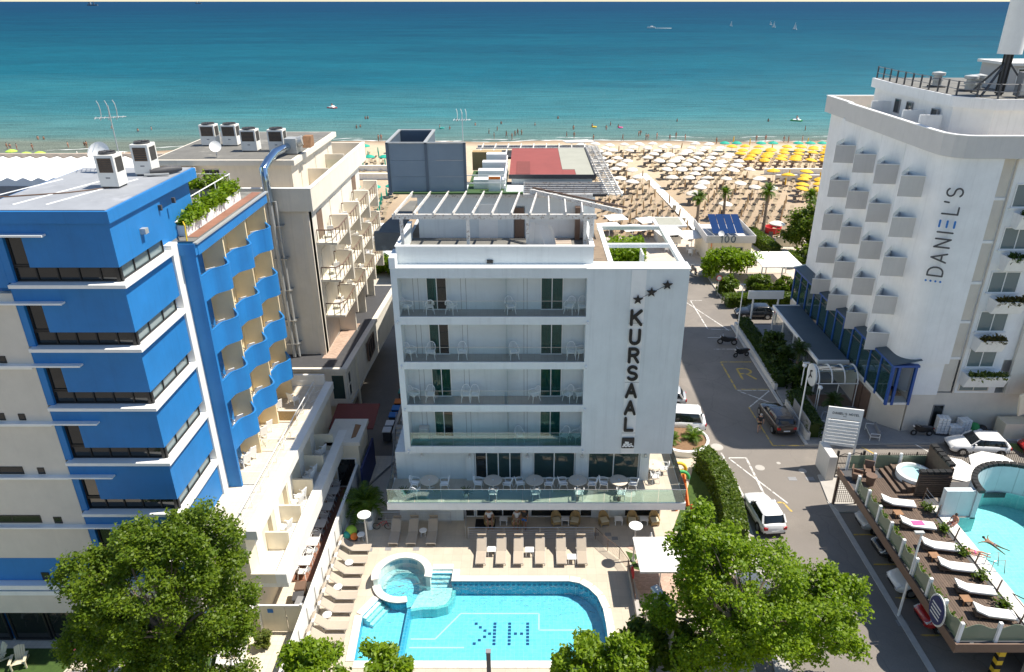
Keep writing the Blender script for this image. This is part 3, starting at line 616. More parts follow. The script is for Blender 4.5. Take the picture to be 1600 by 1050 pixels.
sw=MB(K).box(5.88,6.68,YF-.12,YF-.035,6.42,7.2).obj('swimmer_panel','black',K,bevel=.05)
strokes(MB(K),[[(0,.1),(.12,.2),(.25,.1),(.4,.2),(.55,.1),(.7,.2),(.84,.1)]],(5.97,YF-.125,6.5),(1,0,0),(0,0,1),.75,.10,.012).obj('wave','white_paint',sw)
strokes(MB(K),[[(.08,.28),(.3,.34),(.52,.28)],[(.3,.36),(.42,.48),(.2,.5)],[(.66,.34),(.67,.35)]],(5.97,YF-.125,6.52),(1,0,0),(0,0,1),.75,.11,.012).obj('swimmer','white_paint',sw)
# first floor terrace
MB(K).box(-8.9,9.95,36.95,39.62,2.75,3.28).box(9.1,9.95,39.62,52,2.75,3.28).box(6.6,9.1,39.62,46.2,2.75,3.28).obj('terrace_slab','k_trim',K)
MB(K).box(-8.8,9.85,37.05,39.62,3.281,3.295).box(6.62,9.85,39.62,46.1,3.281,3.295).obj('terrace_tiles','deck_tile',K)
MB(K).box(-8.65,-7.45,39.5,47,0,5.4).box(-7.45,-3.6,39.5,39.7,3.29,5.94).obj('terrace_wall','k_white',K)
for x0,x1 in ((-4.05,-3.5),(-.40,.32),(3.10,3.9),(7.3,7.9)): MB(K).box(x0,x1,39.32,39.64,3.29,5.94).obj('pillar','k_white',K)
for x0,x1,n,p_ in ((-3.48,-.42,4,['glass_dark','glass_green','glass_green','glass_green']),(.34,3.08,2,'glass_green'),(3.92,7.28,2,'glass_green')): window(K,'glass_door','y-',39.62,x0,x1,3.30,5.9,n,'white_paint',p_,.07,.12)
for x in (-6.9,-3.78,-.04,3.5,7.6): 
    q=MB(K).box(x-.04,x+.04,39.14 if x>-4 else 39.36,39.5,5.3,5.42).obj('wall_lamp','metal',K); MB(K).lathe([(.02,.12),(.12,0),(.11,0)],10,(x,39.2 if x>-4 else 39.36,5.2)).obj('lamp_shade','white_paint',q,40)
w_=(9.9+8.85)/11
for i in range(11): MB(K).box(-8.85+i*w_+.012,-8.85+(i+1)*w_-.012,37.0,37.015,3.29,4.28).obj('balustrade_pane','glass_rail',K)
for i in range(7): MB(K).box(9.88,9.895,37.05+i*1.9,37.05+(i+1)*1.9-.03,3.29,4.28).obj('balustrade_pane','glass_rail',K)
for i in range(2): MB(K).box(-8.85,-8.835,37.05+i*1.2,38.2+i*1.2,3.29,4.28).obj('balustrade_pane','glass_rail',K)
MB(K).box(-8.86,9.9,36.99,37.022,4.28,4.30).obj('balustrade_rail','metal',K)
# ground floor front
MB(K).box(-8.65,-4.35,39.3,39.5,0,2.75).obj('ground_wall','k_white',K)
for x0,x1 in ((-4.3,-3.6),(-3.55,.1),(.15,3.45),(3.5,5.3),(5.45,7.1),(7.15,9.0)): window(K,'shop_window','y-',39.71,x0,x1,.05,2.7,1 if x1-x0<2 else 2,'white_paint','glass_dark',.08,.1)
# outside stair at the left end
st=thing('outside_stair','grey concrete outside stair climbing beside the white hotel','stair',(-9.2,44,0))
for i in range(14): MB(st).box(-9.75,-8.7,42.2+.28*i,42.5+.28*i,0,.24*(i+1)).obj('step','concrete',st)
MB(st).tube([(-9.75,42.2,1.1),(-9.75,46.2,4.4)],.03).obj('handrail','mid_grey',st)
for i in range(5): MB(st).tube([(-9.75,42.3+i*.95,.2+i*.8),(-9.75,42.3+i*.95,1.18+i*.8)],.02).obj('post','mid_grey',st)
# ---- roof terrace
MB(K).box(-7.5,4.28,YF+.28,60,18.2,18.30).box(4.28,4.6,39.66,46.2,18.2,18.3).obj('flat_roof','roof_brown',K)
MB(K).box(-7.52,3.74,39.3,39.5,18.3,19.38).box(3.55,3.74,39.5,44.4,18.3,19.38).box(-7.52,-7.33,39.5,44.4,18.3,19.38).obj('terrace_parapet','old_white' if False else 'k_white',K)
MB(K).box(-7.56,3.78,39.26,39.54,19.38,19.42).box(3.51,3.78,39.54,44.4,19.38,19.42).box(-7.56,-7.29,39.54,44.4,19.38,19.42).obj('parapet_coping','k_trim',K)
MB(K).box(-2.35,-2.0,39.2,39.3,18.42,18.6).obj('floodlight','black',K)
MB(K).box(-7.3,3.5,39.55,44.4,18.305,18.33).obj('terrace_floor','roof_dark',K)
mb=MB(K); mb.loft([[(x,40.25+.06*math.sin(k*2.1),20.55-.05*k),(x+.1*(k-2),40.12+.12*math.sin(k*1.7),18.95+.1*math.sin(k))] for k,x in enumerate((.15,.4,.65,.9,1.15,1.4))],False,False); mb.obj('hanging_cloth','d_grey',K)
for i in range(12): MB(K).box(.3,2.7,39.7+i*.38,39.7+i*.38+.33,18.332,18.36).obj('floor_board','wood_old',K)
MB(K).box(-6.9,-.9,44.42,44.6,18.3,20.95).box(-.9,-.2,44.42,44.6,20.4,20.95).box(-.2,3.5,44.42,44.6,18.3,20.95).obj('roof_room_wall','k_white',K)
MB(K).box(-6.9,4.2,44.6,48,18.3,20.9).obj('roof_room','k_white',K)
MB(K).w('y-',44.42,-3.1,-1.9,18.32,20.5,0,.05).obj('roof_door','white_paint',K); MB(K).w('y-',44.42,-.85,-.25,18.32,20.3,0,.03).obj('roof_doorway','brown_metal',K)
MB(K).w('y-',44.42,2.95,3.25,18.32,20.4,0,.5).obj('cabinet','brown_metal',K)
# pergola on the roof
pg=thing('roof_pergola','peeling white timber pergola over the roof terrace of the white hotel','pergola',(-2,42.5,18.3))
MB(pg).box(-7.75,3.9,40.2,40.36,20.72,21.0).obj('front_beam','old_white',pg); MB(pg).box(-7.2,4.0,44.15,44.3,20.98,21.2).obj('back_beam','old_white',pg)
for x in (-7.25,-3.45,-.02,3.28,3.62): MB(pg).box(x-.09,x+.09,40.2,40.36,18.33,20.72).obj('post','old_white',pg)
for x in (-7.55,-6.45,-5.35,-4.25,-3.15,-2.05,-.95,.12): MB(pg).bar((x,39.95,21.1),(x+.45,44.3,21.3),.075,.16).obj('rafter','old_white',pg)
for i,x in enumerate((1.2,2.15,3.1)): MB(pg).bar((x,40.1,21.1),(x+.05,43.6-i*.9,21.25),.075,.16).obj('rafter','old_white',pg)
MB(pg).bar((.15,44.4,21.35),(5.3,40.1,21.2),.14,.24).obj('diagonal_beam','old_white',pg); MB(pg).bar((.3,44.6,21.5),(5.6,40.4,21.35),.08,.1).obj('diagonal_rail','brown_metal',pg)
# bitumen roof with battens, red roof, far pergola
MB(K).box(-.2,4.9,44.65,48.0,20.92,21.05).box(-4.0,4.9,57.6,60.6,20.7,20.85).box(-7.4,-.9,48.05,60.0,18.3,18.36).obj('bitumen_roof','bitumen',K)
for i in range(7): MB(K).box(-.3,5.1+.12*i,44.8+i*.50,44.86+i*.50,21.06,21.11).obj('batten','old_white',K)
MB(K).box(-9.6,4.2,60,78,-.1,12).obj('rear_wing','k_white',K)
for i in range(9): MB(K).bar((-3.9+i*1.05,57.2,21.0),(-3.7+i*1.05,61.6,21.15),.08,.16).obj('far_rafter','old_white',K)
MB(K).box(-4.2,5.0,61.4,61.55,20.9,21.1).box(-4.2,5.0,59.5,59.6,21.16,21.24).obj('far_beam','old_white',K)
MB(K).prism([(5.0,62.3),(2.9,61.9),(3.2,61.0),(5.6,61.4)],21.35,21.42).obj('awning_scrap','umb_white',K)
for x in (4.75,5.25,5.6): MB(K).bar((x,61,21.1),(x+.25,44.4,21.1),.08,.14).obj('side_beam','old_white',K)
for i in range(30): MB(K).bar((4.7,60.6-i*.55,21.2),(5.75,60.5-i*.55,21.2),.06,.06).obj('side_batten','old_white',K)
MB(K).box(-1.1,4.3,48.2,57.5,20.9,21.45).obj('upper_room','k_white',K)
MB(K).box(-1.25,2.35,48.0,57.7,21.45,21.53).obj('red_roof','roof_red',K); MB(K).box(2.35,4.4,49.8,57.7,21.45,21.55).box(3.2,4.4,48.0,49.8,21.45,21.55).box(2.352,3.2,48.0,49.8,21.45,21.53).obj('sage_roof','roof_sage',K)
MB(K).box(2.352,3.19,48.0,49.75,21.532,21.536).obj('red_roof_strip','roof_red',K)
MB(K).box(-.8,.15,48.3,52.5,21.535,21.55).obj('roof_patch','roof_red_dark',K); MB(K).box(-1.3,4.45,47.94,48.0,21.3,21.58).box(4.42,4.5,48,57.7,21.3,21.62).obj('roof_gutter','dark_grey',K)
# green utility area between screen and red roof
MB(K).box(-8.3,-.3,44.0,44.35,21.22,21.32).box(-3.9,-1.4,44.7,52.0,20.92,20.98).obj('green_slab','green_slab',K)
for i in range(4): MB(K).box(-3.5+.2*i,-1.5,46.4+i*1.5,47.2+i*1.5,21.0,21.6+.25*i).obj('storage_rack','white_paint',K)
for y in (45.2,46.2,47.6,49.2,51): MB(K).bar((-1.45,y,21),(-1.45,y,22.1),.06,.06).obj('rail_post','white_paint',K)
for z in (21.55,22.05): MB(K).bar((-1.45,44.7,z),(-1.45,52,z),.06,.06).obj('rail','white_paint',K); MB(K).bar((-3.9,45.6,z),(-1.45,45.6,z),.05,.05).obj('rail','white_paint',K)
bx=MB(K).box(-2.5,-1.75,45.7,46.1,21.0,21.95).obj('notice_box','white_paint',K); MB(K).box(-2.5,-1.75,45.66,45.7,21.78,21.93).obj('orange_band','c_orange',bx)
MB(K).box(-4.0,-1.9,52.5,53.2,20.9,22.2).obj('reed_screen','wicker',K)
# open light well with white frame
MB(K).box(4.65,4.95,39.66,47.5,18.02,18.28).box(8.8,9.12,39.66,47.5,18.02,18.28).box(4.95,8.8,47.2,47.5,18.02,18.28).box(4.95,8.8,43.3,43.55,18.02,18.26).obj('well_frame','k_trim',K)
MB(K).box(4.6,9.1,43.6,43.8,15.2,16.6).box(4.4,4.6,39.66,46.2,15.2,18.2).obj('well_wall','k_white',K)
MB(K).box(7.0,7.08,42,43.3,15.25,18).obj('well_post','white_paint',K)
mb=MB(K); rn=random.Random(3); leaves(mb,[(5.0+2.6*rn.random()**.8,rn.uniform(44,46.9),15.3+rn.random()*2.5) for _ in range(4200)],.17,rn); mb.obj('well_plants','leaf_bright',K)
# blue-grey plant screen
S=thing('plant_screen','blue-grey panelled plant enclosure on the roof of the white hotel','screen',(-6.2,46,21.1))
for i in range(2):
    for j in range(3): MB(S).box(-8.45+i*2.33,-6.20+i*2.33,44.5,44.56,21.2+j*1.0,22.185+j*1.0).obj('panel','steel_blue',S)
for x in (-8.62,-6.28,-3.93): MB(S).box(x,x+.16,44.44,44.60,21.05,24.25).obj('post','steel_blue_dark',S)
MB(S).box(-8.62,-3.77,44.44,44.6,24.2,24.28).obj('top_rail','galv',S)
MB(S).box(-8.55,-8.48,44.6,49.3,21.1,24.2).box(-6.3,-6.2,44.6,49.3,21.1,24.2).box(-8.48,-6.3,49.2,49.3,21.1,24.2).obj('side_panel','steel_blue_dark',S)
MB(S).box(-8.62,-8.44,44.6,49.4,24.2,24.28).box(-6.34,-6.16,44.6,49.4,24.2,24.28).box(-8.44,-6.34,49.2,49.4,24.2,24.28).obj('side_rail','galv',S)
MB(K).prism([(-9.7,44.2),(-8.0,44.2),(-8.0,52),(-8.6,52)],18.6,18.8).box(-9.7,-7.76,44.0,44.2,17.6,18.8).obj('side_terrace','roof_dark',K)
# aerial
def aerial(loc,h,label,mat='galv',rot=0):
    t=thing('aerial',label,'antenna',loc,rot); MB().tube([(0,0,0),(0,0,h)],.03,6).obj('mast',mat,t)
    MB().tube([(-.7,0,h*.82),(.7,0,h*.82)],.02,5).obj('boom',mat,t)
    for i in range(7): MB().tube([(-.65+i*.2,-.5+.03*i,h*.82),(-.65+i*.2,.5-.03*i,h*.82)],.014,4).obj('element',mat,t)
    mb=MB()
    for k in range(3): mb.tube([(-.5+k*.35+.14*math.cos(a),0,h*.93+.5*math.sin(a)) for a in (-1.2,-.6,0,.6,1.2)],.02,4)
    mb.obj('grid_reflector',mat,t); return t
aerial((-5.2,59.0,20.8),3.3,'grid television aerial on a mast at the rear of the white hotel','white_paint')
# ---------------------------------------------------------------- blue hotel on the left
B=thing('blue_hotel','blue and beige hotel with wavy blue balconies on its sunny side','hotel',(-22,33,0))
LED=[21.05,18.03,15.02,12.0,8.98,5.96]; XR=-17.3
MB(B).box(-22.8,XR-.3,29.3,37.3,0,23.77).box(-50,-22.8,29.3,37.0,0,20.6).obj('core','blue',B)
MB(B).box(-22.9,-17.15,28.85,37.45,23.72,24.22).obj('roof_fascia','blue',B); MB(B).box(-22.75,-17.3,28.98,37.3,24.22,24.26).obj('flat_roof','roof_grey',B)
for x in (-23.2,-21.0,-19.6): MB(B).bar((x-.6,29.8,24.27),(x+.9,34.6,24.27),.1,.02).obj('roof_seam','k_trim',B)
MB(B).tube([(-26,30.0,24.29),(-20.5,31.8,24.29),(-18.9,32.9,24.29)],.03,5).obj('roof_cable','brown_metal',B)
def band(z0,z1,x0=-22.2):
    MB(B).box(x0,XR,29.0,29.3,z0,z1).box(XR-.3,XR,29.3,33.45,z0,z1).obj('spandrel','blue',B)
band(21.75,23.72,-50) if False else None
MB(B).box(-50,-21.9,28.995,29.3,20.85,21.0).box(-22.82,-22.2,28.995,29.3,21.0,23.72).obj('upper_wall','blue',B)
for i,L in enumerate(LED):
    up=23.72 if i==0 else LED[i-1]-.13
    band(L+.72,L+2.08,-21.08); band(L+2.08,up)
    MB(B).box(-22.22,-21.88,29.0,29.3,L+.03,L+2.08).obj('reveal','blue',B)
    MB(B).box(-22.05,XR+.24,28.70,29.32,L-.13,L+.03).box(XR-.3,XR+.24,29.32,33.5,L-.13,L+.03).obj('ledge','white_paint',B)
    MB(B).box(-50,-20.02,28.72,29.02,L+2.12,L+2.2).obj('sunshade','k_trim',B)
    # ribbon window: frame with panes, wrapping the corner
    w_=window(B,'ribbon_window','y-',29.26,-21.88,XR-.05,L+.04,L+.71,5,'black','glass_dark',.06,.12)
    window(B,'tall_window','y-',29.26,-21.86,-21.1,L+.73,L+2.06,1,'black','glass_dark',.07,.12)
    window(B,'ribbon_window','x+',XR-.28,29.1,33.2,L+.04,L+.71,3,'black','glass_grey',.06,.14)
MB(B).box(-50,-22.2,28.98,29.3,6.0,20.6).obj('beige_wall','beige',B); MB(B).box(-50,-22.2,28.99,29.3,4.5,5.98).obj('blue_band','blue',B)
for z in (16.98,13.97,10.95,7.95): MB(B).box(-50,-22.3,28.90,28.98,z-.02,z+.07).obj('string_course','k_trim',B)
for (x0,x1,z0,z1) in ((-24.0,-23.39,17.25,17.6),(-23.71,-23.4,14.26,14.61),(-25.6,-24.35,14.26,14.65),(-23.68,-23.35,11.23,11.6),(-26.6,-24.37,11.23,11.66),(-23.72,-23.32,8.24,8.64),(-27.2,-24.34,8.28,8.75),(-25.35,-24.95,4.55,5.03),(-24.62,-24.11,4.55,5.03)): window(B,'small_window','y-',28.985,x0,x1,z0,z1,2 if x1-x0>1 else 1,'black','glass_dark',.05,.03)
MB(B).box(-50,-17.2,28.6,29.3,4.2,4.48).box(-50,-17.2,28.7,29.3,3.72,4.0).obj('cornice','k_trim',B); MB(B).box(-50,-17.2,28.8,29.3,4.0,4.2).obj('cornice_shadow_gap','blue',B)
MB(B).box(-50,-17.2,28.75,29.3,2.45,3.72).obj('shop_fascia','beige',B); MB(B).box(XR-.3,XR,29.0,33.4,2.4,5.8).obj('side_wall','cream',B)
for x in (-28.3,-26.1,-24.0,-21.9,-19.8): window(B,'shop_window','y-',29.2,x-2.05,x-.05,.12,2.42,1,'black',['glass_dark'],.1,.12)
for (x,z0) in ((-24.0,6.0),): MB(B).box(x,x+.02,28.97,28.98,z0,z0+.1).obj('vent','black',B)
# pillar, wing and balconies
MB(B).box(XR-.4,XR+.1,33.45,34.12,6.5,21.3).obj('white_pillar','offwhite',B)
MB(B).box(XR-.3,-16.45,34.12,34.32,6.5,21.2).obj('blue_column','blue',B); MB(B).box(-26,-17.75,34.3,44.6,0,20.6).obj('wing_core','cream_yellow',B)
MB(B).box(-26,-16.35,34.32,44.7,20.55,21.2).box(XR-.3,-16.37,34.05,34.32,20.6,21.2).obj('wing_fascia','blue',B); MB(B).box(-26,-16.5,34.35,44.6,21.2,21.25).obj('wing_roof','roof_dark',B)
MB(B).box(-16.45,-16.25,34.1,44.8,21.16,21.24).obj('wing_coping','galv',B)
bayw=(44.5-34.35)/3
PROFILE=[(0,0),(.4,.03),(.8,.06),(1.1,.08),(1.25,.12),(1.4,.22),(1.6,.40),(1.8,.56),(2.0,.64),(2.15,.66),(2.3,.63),(2.5,.54),(2.75,.38),(3.0,.20),(3.2,.08),(3.36,.0)]
def scurve(y0,n=20,off=0): return [(-16.57+x+off,y0+y) for y,x in PROFILE]
def make_bchair():
    t=thing('balcony_chair','x','chair'); MB().box(-.27,.27,-.27,.27,.36,.41).obj('seat','plastic_white',t)
    MB().prismx([(.22,.40),(.28,.40),(.42,1.0),(.36,1.0)],-.25,.25).obj('backrest','plastic_white',t)
    for x in (-.23,.23):
        for y in (-.23,.23): MB().box(x-.025,x+.025,y-.025,y+.025,0,.36).obj('leg','plastic_white',t)
    for x in (-.28,.28): MB().box(x-.03,x+.03,-.25,.27,.58,.62).obj('armrest','plastic_white',t)
    return t
for c in range(3):
    y0=34.35+c*bayw
    MB(B).box(-17.74,-16.5,y0+bayw-.14,y0+bayw-.02,6.5,20.55).obj('partition_wall','cream_yellow',B)
    for f,zf in enumerate((18.05,15.03,12.0,8.98)):
        pts=scurve(y0); inner=[(-17.74,y0+bayw-.02),(-17.74,y0)]
        MB(B).prism(pts+inner,zf-.06,zf+.10).obj('balcony_floor','offwhite',B)
        secs=[]; P1=scurve(y0,20,.02); P0=scurve(y0,20,-.08)
        for a,b in zip(P0,P1): secs.append([(*a,zf-.08),(*b,zf-.08),(*b,zf+1.28),(*a,zf+1.28)])
        MB(B).loft(secs).obj('wavy_parapet','blue',B,35,fix=True)
        secs=[[(*a,zf+1.28),(*b,zf+1.28),(*b,zf+1.31),(*a,zf+1.31)] for a,b in zip(scurve(y0,20,-.09),scurve(y0,20,.03))]; MB(B).loft(secs).obj('parapet_cap','blue',B,35,fix=True)
        MB(B).w('x+',-17.75,y0+.5,y0+1.7,zf+.1,zf+2.2,0,.04).obj('balcony_door','offwhite',B)
        place('bchair',make_bchair,(-17.15,y0+2.3,zf+.1),R(225),'white chair on wavy blue balcony, %s storey down, %s bay from the front'%(ORD[f],ORD[c]),'chairs on the wavy balconies')
# roof terrace on the wing: planter with shrubs and rail
pt=thing('roof_planter','long white planter of yellow-green shrubs on the blue hotel wing','planter',(-17.6,39,21.25))
for i in range(6): MB(pt).box(-17.75,-17.15,35.2+i*1.25,36.42+i*1.25,21.25,21.8).obj('trough','white_paint',pt)
mb=MB(pt); rn=random.Random(5); pts=[]
for i in range(90):
    cy=rn.uniform(35.3,42.7); cx=rn.uniform(-17.8,-17.1); h=rn.uniform(.2,.75); pts+=[(cx+rn.gauss(0,.14),cy+rn.gauss(0,.16),21.8+h*rn.random()+rn.gauss(0,.06)) for _ in range(46)]
leaves(mb,pts,.13,rn); mb.obj('shrubs','leaf_bright',pt)
p2=thing('roof_shrubs','row of shrubs behind the white rail on the blue hotel wing','planter',(-20,43.6,21.25)); MB(p2).box(-21.5,-18.2,43.4,43.9,21.25,21.7).obj('trough','mid_grey',p2); mb=MB(p2); leaves(mb,[(rn.uniform(-21.5,-18.1),43.6+rn.gauss(0,.2),21.7+abs(rn.gauss(0,.38))) for _ in range(1300)],.13,rn); mb.obj('shrubs','leaf_bright',p2)
MB(B).box(-17.1,-16.55,35,44.4,21.252,21.27).obj('terrace_tiles','terra_tile',B)
rl=thing('roof_rail','white metal rail around the planted wing roof','railing',(-18.1,39,21.25))
for y in (35,37.2,39.4,41.6,43.8): MB(rl).tube([(-18.1,y,21.25),(-18.1,y,22.5)],.03).obj('post','white_paint',rl)
MB(rl).tube([(-18.1,35,22.5),(-18.1,43.9,22.5),(-22,43.9,22.5)],.035).obj('handrail','white_paint',rl)
MB(B).tube([(XR+.05,35.2,22.0),(XR+.45,34.5,22.0),(XR+.45,34.4,21.2)],.04,5).obj('yellow_pipe','c_yellow',B)
ds=MB(B).lathe([(.02,.12),(.3,.06),(.45,0)],14,(-17.9,35.4,22.0)).obj('small_dish','white_paint',B,40)
vt=MB(B).box(XR,XR+.25,31.2,31.5,22.55,22.8).obj('wall_vent','galv',B)
for y in (33.2,34.6): MB(B).box(XR,XR+.15,y,y+.12,23.1,23.35).obj('wall_lamp','dark_grey',B)
# podium
MB(B).box(-26,-14.95,30.1,47.5,0,6.3).obj('podium','cream',B); MB(B).box(-26,-14.2,30.0,46.4,6.3,6.62).box(-14.75,-14.2,30.0,46.4,6.62,6.86).box(-26,-14.75,46.2,46.4,6.62,7.5).obj('podium_slab','offwhite',B)
MB(B).box(-17.85,-14.76,30.05,46.1,6.621,6.64).obj('podium_tiles','pave_cream',B)
MB(B).box(-14.95,-13.05,30.1,44.4,2.95,3.35).obj('lower_slab','offwhite',B); MB(B).box(-13.62,-13.02,29.95,44.4,3.36,4.0).obj('lower_parapet','offwhite',B); MB(B).box(-14.94,-13.62,29.95,30.15,3.36,4.0).obj('end_parapet','cream',B)
for y in (32.6,35.0,37.6,40.2,42.8): MB(B).box(-14.95,-13.63,y,y+.14,3.36,4.6).obj('bay_partition','cream',B)
for y in (33.2,36.0): MB(B).box(-14.95,-14.7,y,y+.16,3.36,5.7).obj('wall_fin','cream',B)
for y in (31.2,34.2,36.8,39.4,42): MB(B).w('x+',-14.95,y,y+.95,3.36,5.5,0,.03).obj('bay_door','offwhite',B)
for j,(x,y,z,rz) in enumerate(((-14.35,36.5,3.36,250),(-14.35,37.1,3.36,250),(-14.35,39.0,3.36,250),(-14.35,39.6,3.36,250),(-14.35,42.0,3.36,250),(-14.35,34.1,3.36,250),(-17.0,36.2,6.64,235),(-16.9,36.9,6.64,235),(-17.0,39.2,6.64,235),(-16.9,39.9,6.64,240),(-17.1,42.6,6.64,230),(-16.2,43.6,6.64,150))):
    place('bchair',make_bchair,(x,y,z),R(rz),('white chair on the sunken lower balconies, %s from the front'%ORD[[5,0,1,2,3,4].index(j) if j<6 else 0]) if j<6 else 'white chair on the sunny podium terrace, %s from the front'%ORD[j-6],'chairs on the podium')
pr_=thing('podium_rail','pale metal rail along the podium terrace below the wavy balconies','railing',(-15.2,38,6.64))
MB(pr_).tube([(-15.2,30.6,7.55),(-15.2,45.2,7.55),(-17.5,45.2,7.55)],.035).obj('handrail','offwhite',pr_); MB(pr_).tube([(-15.2,30.6,7.1),(-15.2,45.2,7.1)],.02).obj('midrail','offwhite',pr_)
for i in range(11): y=30.8+i*1.43; MB(pr_).tube([(-15.2,y,7.55),(-15.2,y,6.64),(-14.9,y+.5,6.64)],.022,5).obj('post','offwhite',pr_)
for y in (34.4,37.8,41.2): MB(pr_).tube([(-16.6,y,7.5),(-15.2,y,7.5)],.03,5).obj('bay_rail','offwhite',pr_); MB(pr_).box(-16.5,-15.3,y-.01,y+.01,6.75,7.45).obj('bay_screen','wicker' if y>40 else 'glass_clear',pr_)
dr=thing('drying_rack','white folding drying rack on the sunny podium terrace','rack',(-15.9,38.6,6.64)); 
for a in (-.5,.5): MB(dr).tube([(-15.9+a,38.2,6.64),(-15.9+a,39.0,7.5)],.02,5).tube([(-15.9+a,39.0,6.64),(-15.9+a,38.2,7.5)],.02,5).obj('legs','white_paint',dr)
for k in range(6): MB(dr).tube([(-16.4,38.2+.16*k,7.5),(-15.4,38.2+.16*k,7.5)],.01,4).obj('line','white_paint',dr)
for x,y0,z0 in ((-15.9,29.9,6.2),): MB(B).tube([(x,29.95,6.3),(x,29.95,.2)],.06).obj('downpipe','offwhite',B)
# white front stair
fs=thing('front_stair','white open stair at the front corner of the blue hotel podium','stair',(-15.6,28,0))
for i in range(6): MB(fs).box(-16.3,-15.0,26.6+.5*i,26.98+.5*i,.28*i+.12,.28*i+.2).obj('tread','offwhite',fs)
for x in (-16.32,-14.98): MB(fs).bar((x,26.4,.05),(x,29.8,1.95),.06,.22).obj('stringer','white_paint',fs)
for x in (-16.32,-14.98): MB(fs).tube([(x,26.4,1.0),(x,29.8,2.9)],.025).obj('handrail','white_paint',fs)
MB(fs).bar((-15.6,26.5,.1),(-15.6,29.7,1.85),.05,.1).obj('spine','mid_grey',fs); MB(fs).box(-17.2,-14.98,29.5,30.0,1.75,1.95).obj('landing','offwhite',fs)
# service gate, screens
gt=thing('service_gate','beige double gate closing the restaurant alley','gate',(-13.5,30.0,0))
MB(gt).box(-14.7,-13.35,29.7,29.76,.1,1.95).obj('gate_leaf','cream',gt); MB(gt).box(-13.31,-12.45,29.7,29.76,.1,1.95).obj('gate_leaf','cream',gt); MB(gt).box(-14.75,-12.4,29.68,29.78,1.95,2.02).obj('top_bar','offwhite',gt)
for x in (-14.78,-12.42): MB(gt).box(x-.06,x+.06,29.66,29.8,0,2.1).obj('post','offwhite',gt)
ph=MB(gt).box(-14.3,-14.0,29.67,29.7,1.5,1.75).obj('notice','c_royal',gt); ph['label']='small blue notice on the gate leaf'
for j,(x,y,a) in enumerate(((-13.2,31.4,8),(-12.9,31.0,-5),(-13.3,32.2,4))):
    t=thing('rubbish_bin','%s rubbish bin behind the beige service gate'%['dark','grey','brown'][j],'bin',(x,y,0),R(a)); MB().box(-.28,.28,-.3,.3,.08,1.0).obj('body',['black','mid_grey','brown_metal'][j],t,bevel=.03); MB().prismx([(-.34,1.0),(.34,1.0),(.3,1.1),(-.3,1.06)],-.31,.31).obj('lid',['dark_grey','mid_grey','brown_metal'][j],t)
# alley restaurant
struct(MB().box(-14.9,-12.35,33.6,46,.0,.03).obj('alley_floor','terra_tile'))
def make_wchair():
    t=thing('white_armchair','x','chair'); MB().prism([(-.25,-.24),(.25,-.24),(.22,.24),(-.22,.24)],.42,.455).obj('seat','plastic_white',t)
    mb=MB(); pr=[]
    for i in range(13): a=R(-8+196*i/12); pr.append((.25*math.cos(a),.26+.08*0,.455+.16+.34*math.sin(a)))
    mb.tube([(x,.20+.14*((z-.45)/.5),z) for x,y,z in pr],.028,5); back=mb.obj('backrest','plastic_white',t,50)
    for i in range(5): x=-.16+.08*i; MB().tube([(x,.22,.45),(x*1.05,.33,.92-abs(x)*.7)],.014,4).obj('back_slat','plastic_white',back)
    for s in (-1,1):
        MB().tube([(s*.24,.26,.72),(s*.29,.0,.70),(s*.28,-.24,.66),(s*.25,-.27,.44)],.025,5).obj('armrest','plastic_white',t,50)
        MB().tube([(s*.22,-.21,.43),(s*.27,-.28,0)],[.025,.018],5).obj('leg','plastic_white',t); MB().tube([(s*.2,.2,.43),(s*.25,.30,0)],[.025,.018],5).obj('leg','plastic_white',t)
    return t
for i in range(6):
    y=34.6+i*1.75
    t=thing('dining_table','white dining table in the restaurant alley, %s from the gate'%ORD[i],'table',(-13.75,y,.03)); MB().box(-.4,.4,-.4,.4,.70,.735).obj('top','plastic_white',t); MB().lathe([(.28,0),(.28,.03),(.04,.05),(.04,.7)],10).obj('pedestal','mid_grey',t)
    for k,dy in enumerate((-.62,.62)): place('wchair',make_wchair,(-13.75+.05*k,y+dy,.03),0 if k else PI,'white armchair %s the %s table of the restaurant alley'%(['in front of','behind'][k],ORD[i]),'alley restaurant chairs')
    MB().box(-12.75,-12.45,y-.5,y+.5,.03,.45).obj('b','navy_tile') if False else None
for i in range(9):
    bc=tag(MB().box(-12.8,-12.38,34.4+i*1.15,35.2+i*1.15,.03,.55).obj('bench_cushion','c_navy' if i%2 else 'c_royal',bevel=.03),'blue bench cushion along the white fence, %s from the gate'%ORD[i],'cushion','blue bench cushions')
# fence with pale panels
fe=thing('panel_fence','long fence of pale panels between alley and pool deck','fence',(-12.2,36,0))
MB(fe).box(-12.32,-12.08,25,44,0,.25).obj('base_wall','offwhite',fe)
for i in range(12):
    y=25+i*1.58; MB(fe).box(-12.23,-12.17,y+.05,y+1.53,.27,1.9).obj('panel','white_paint',fe); MB(fe).box(-12.26,-12.14,y-.04,y+.04,.25,2.0).obj('post','galv',fe)
MB(fe).box(-12.30,-12.10,25,44,1.92,2.02).obj('top_rail','offwhite',fe)
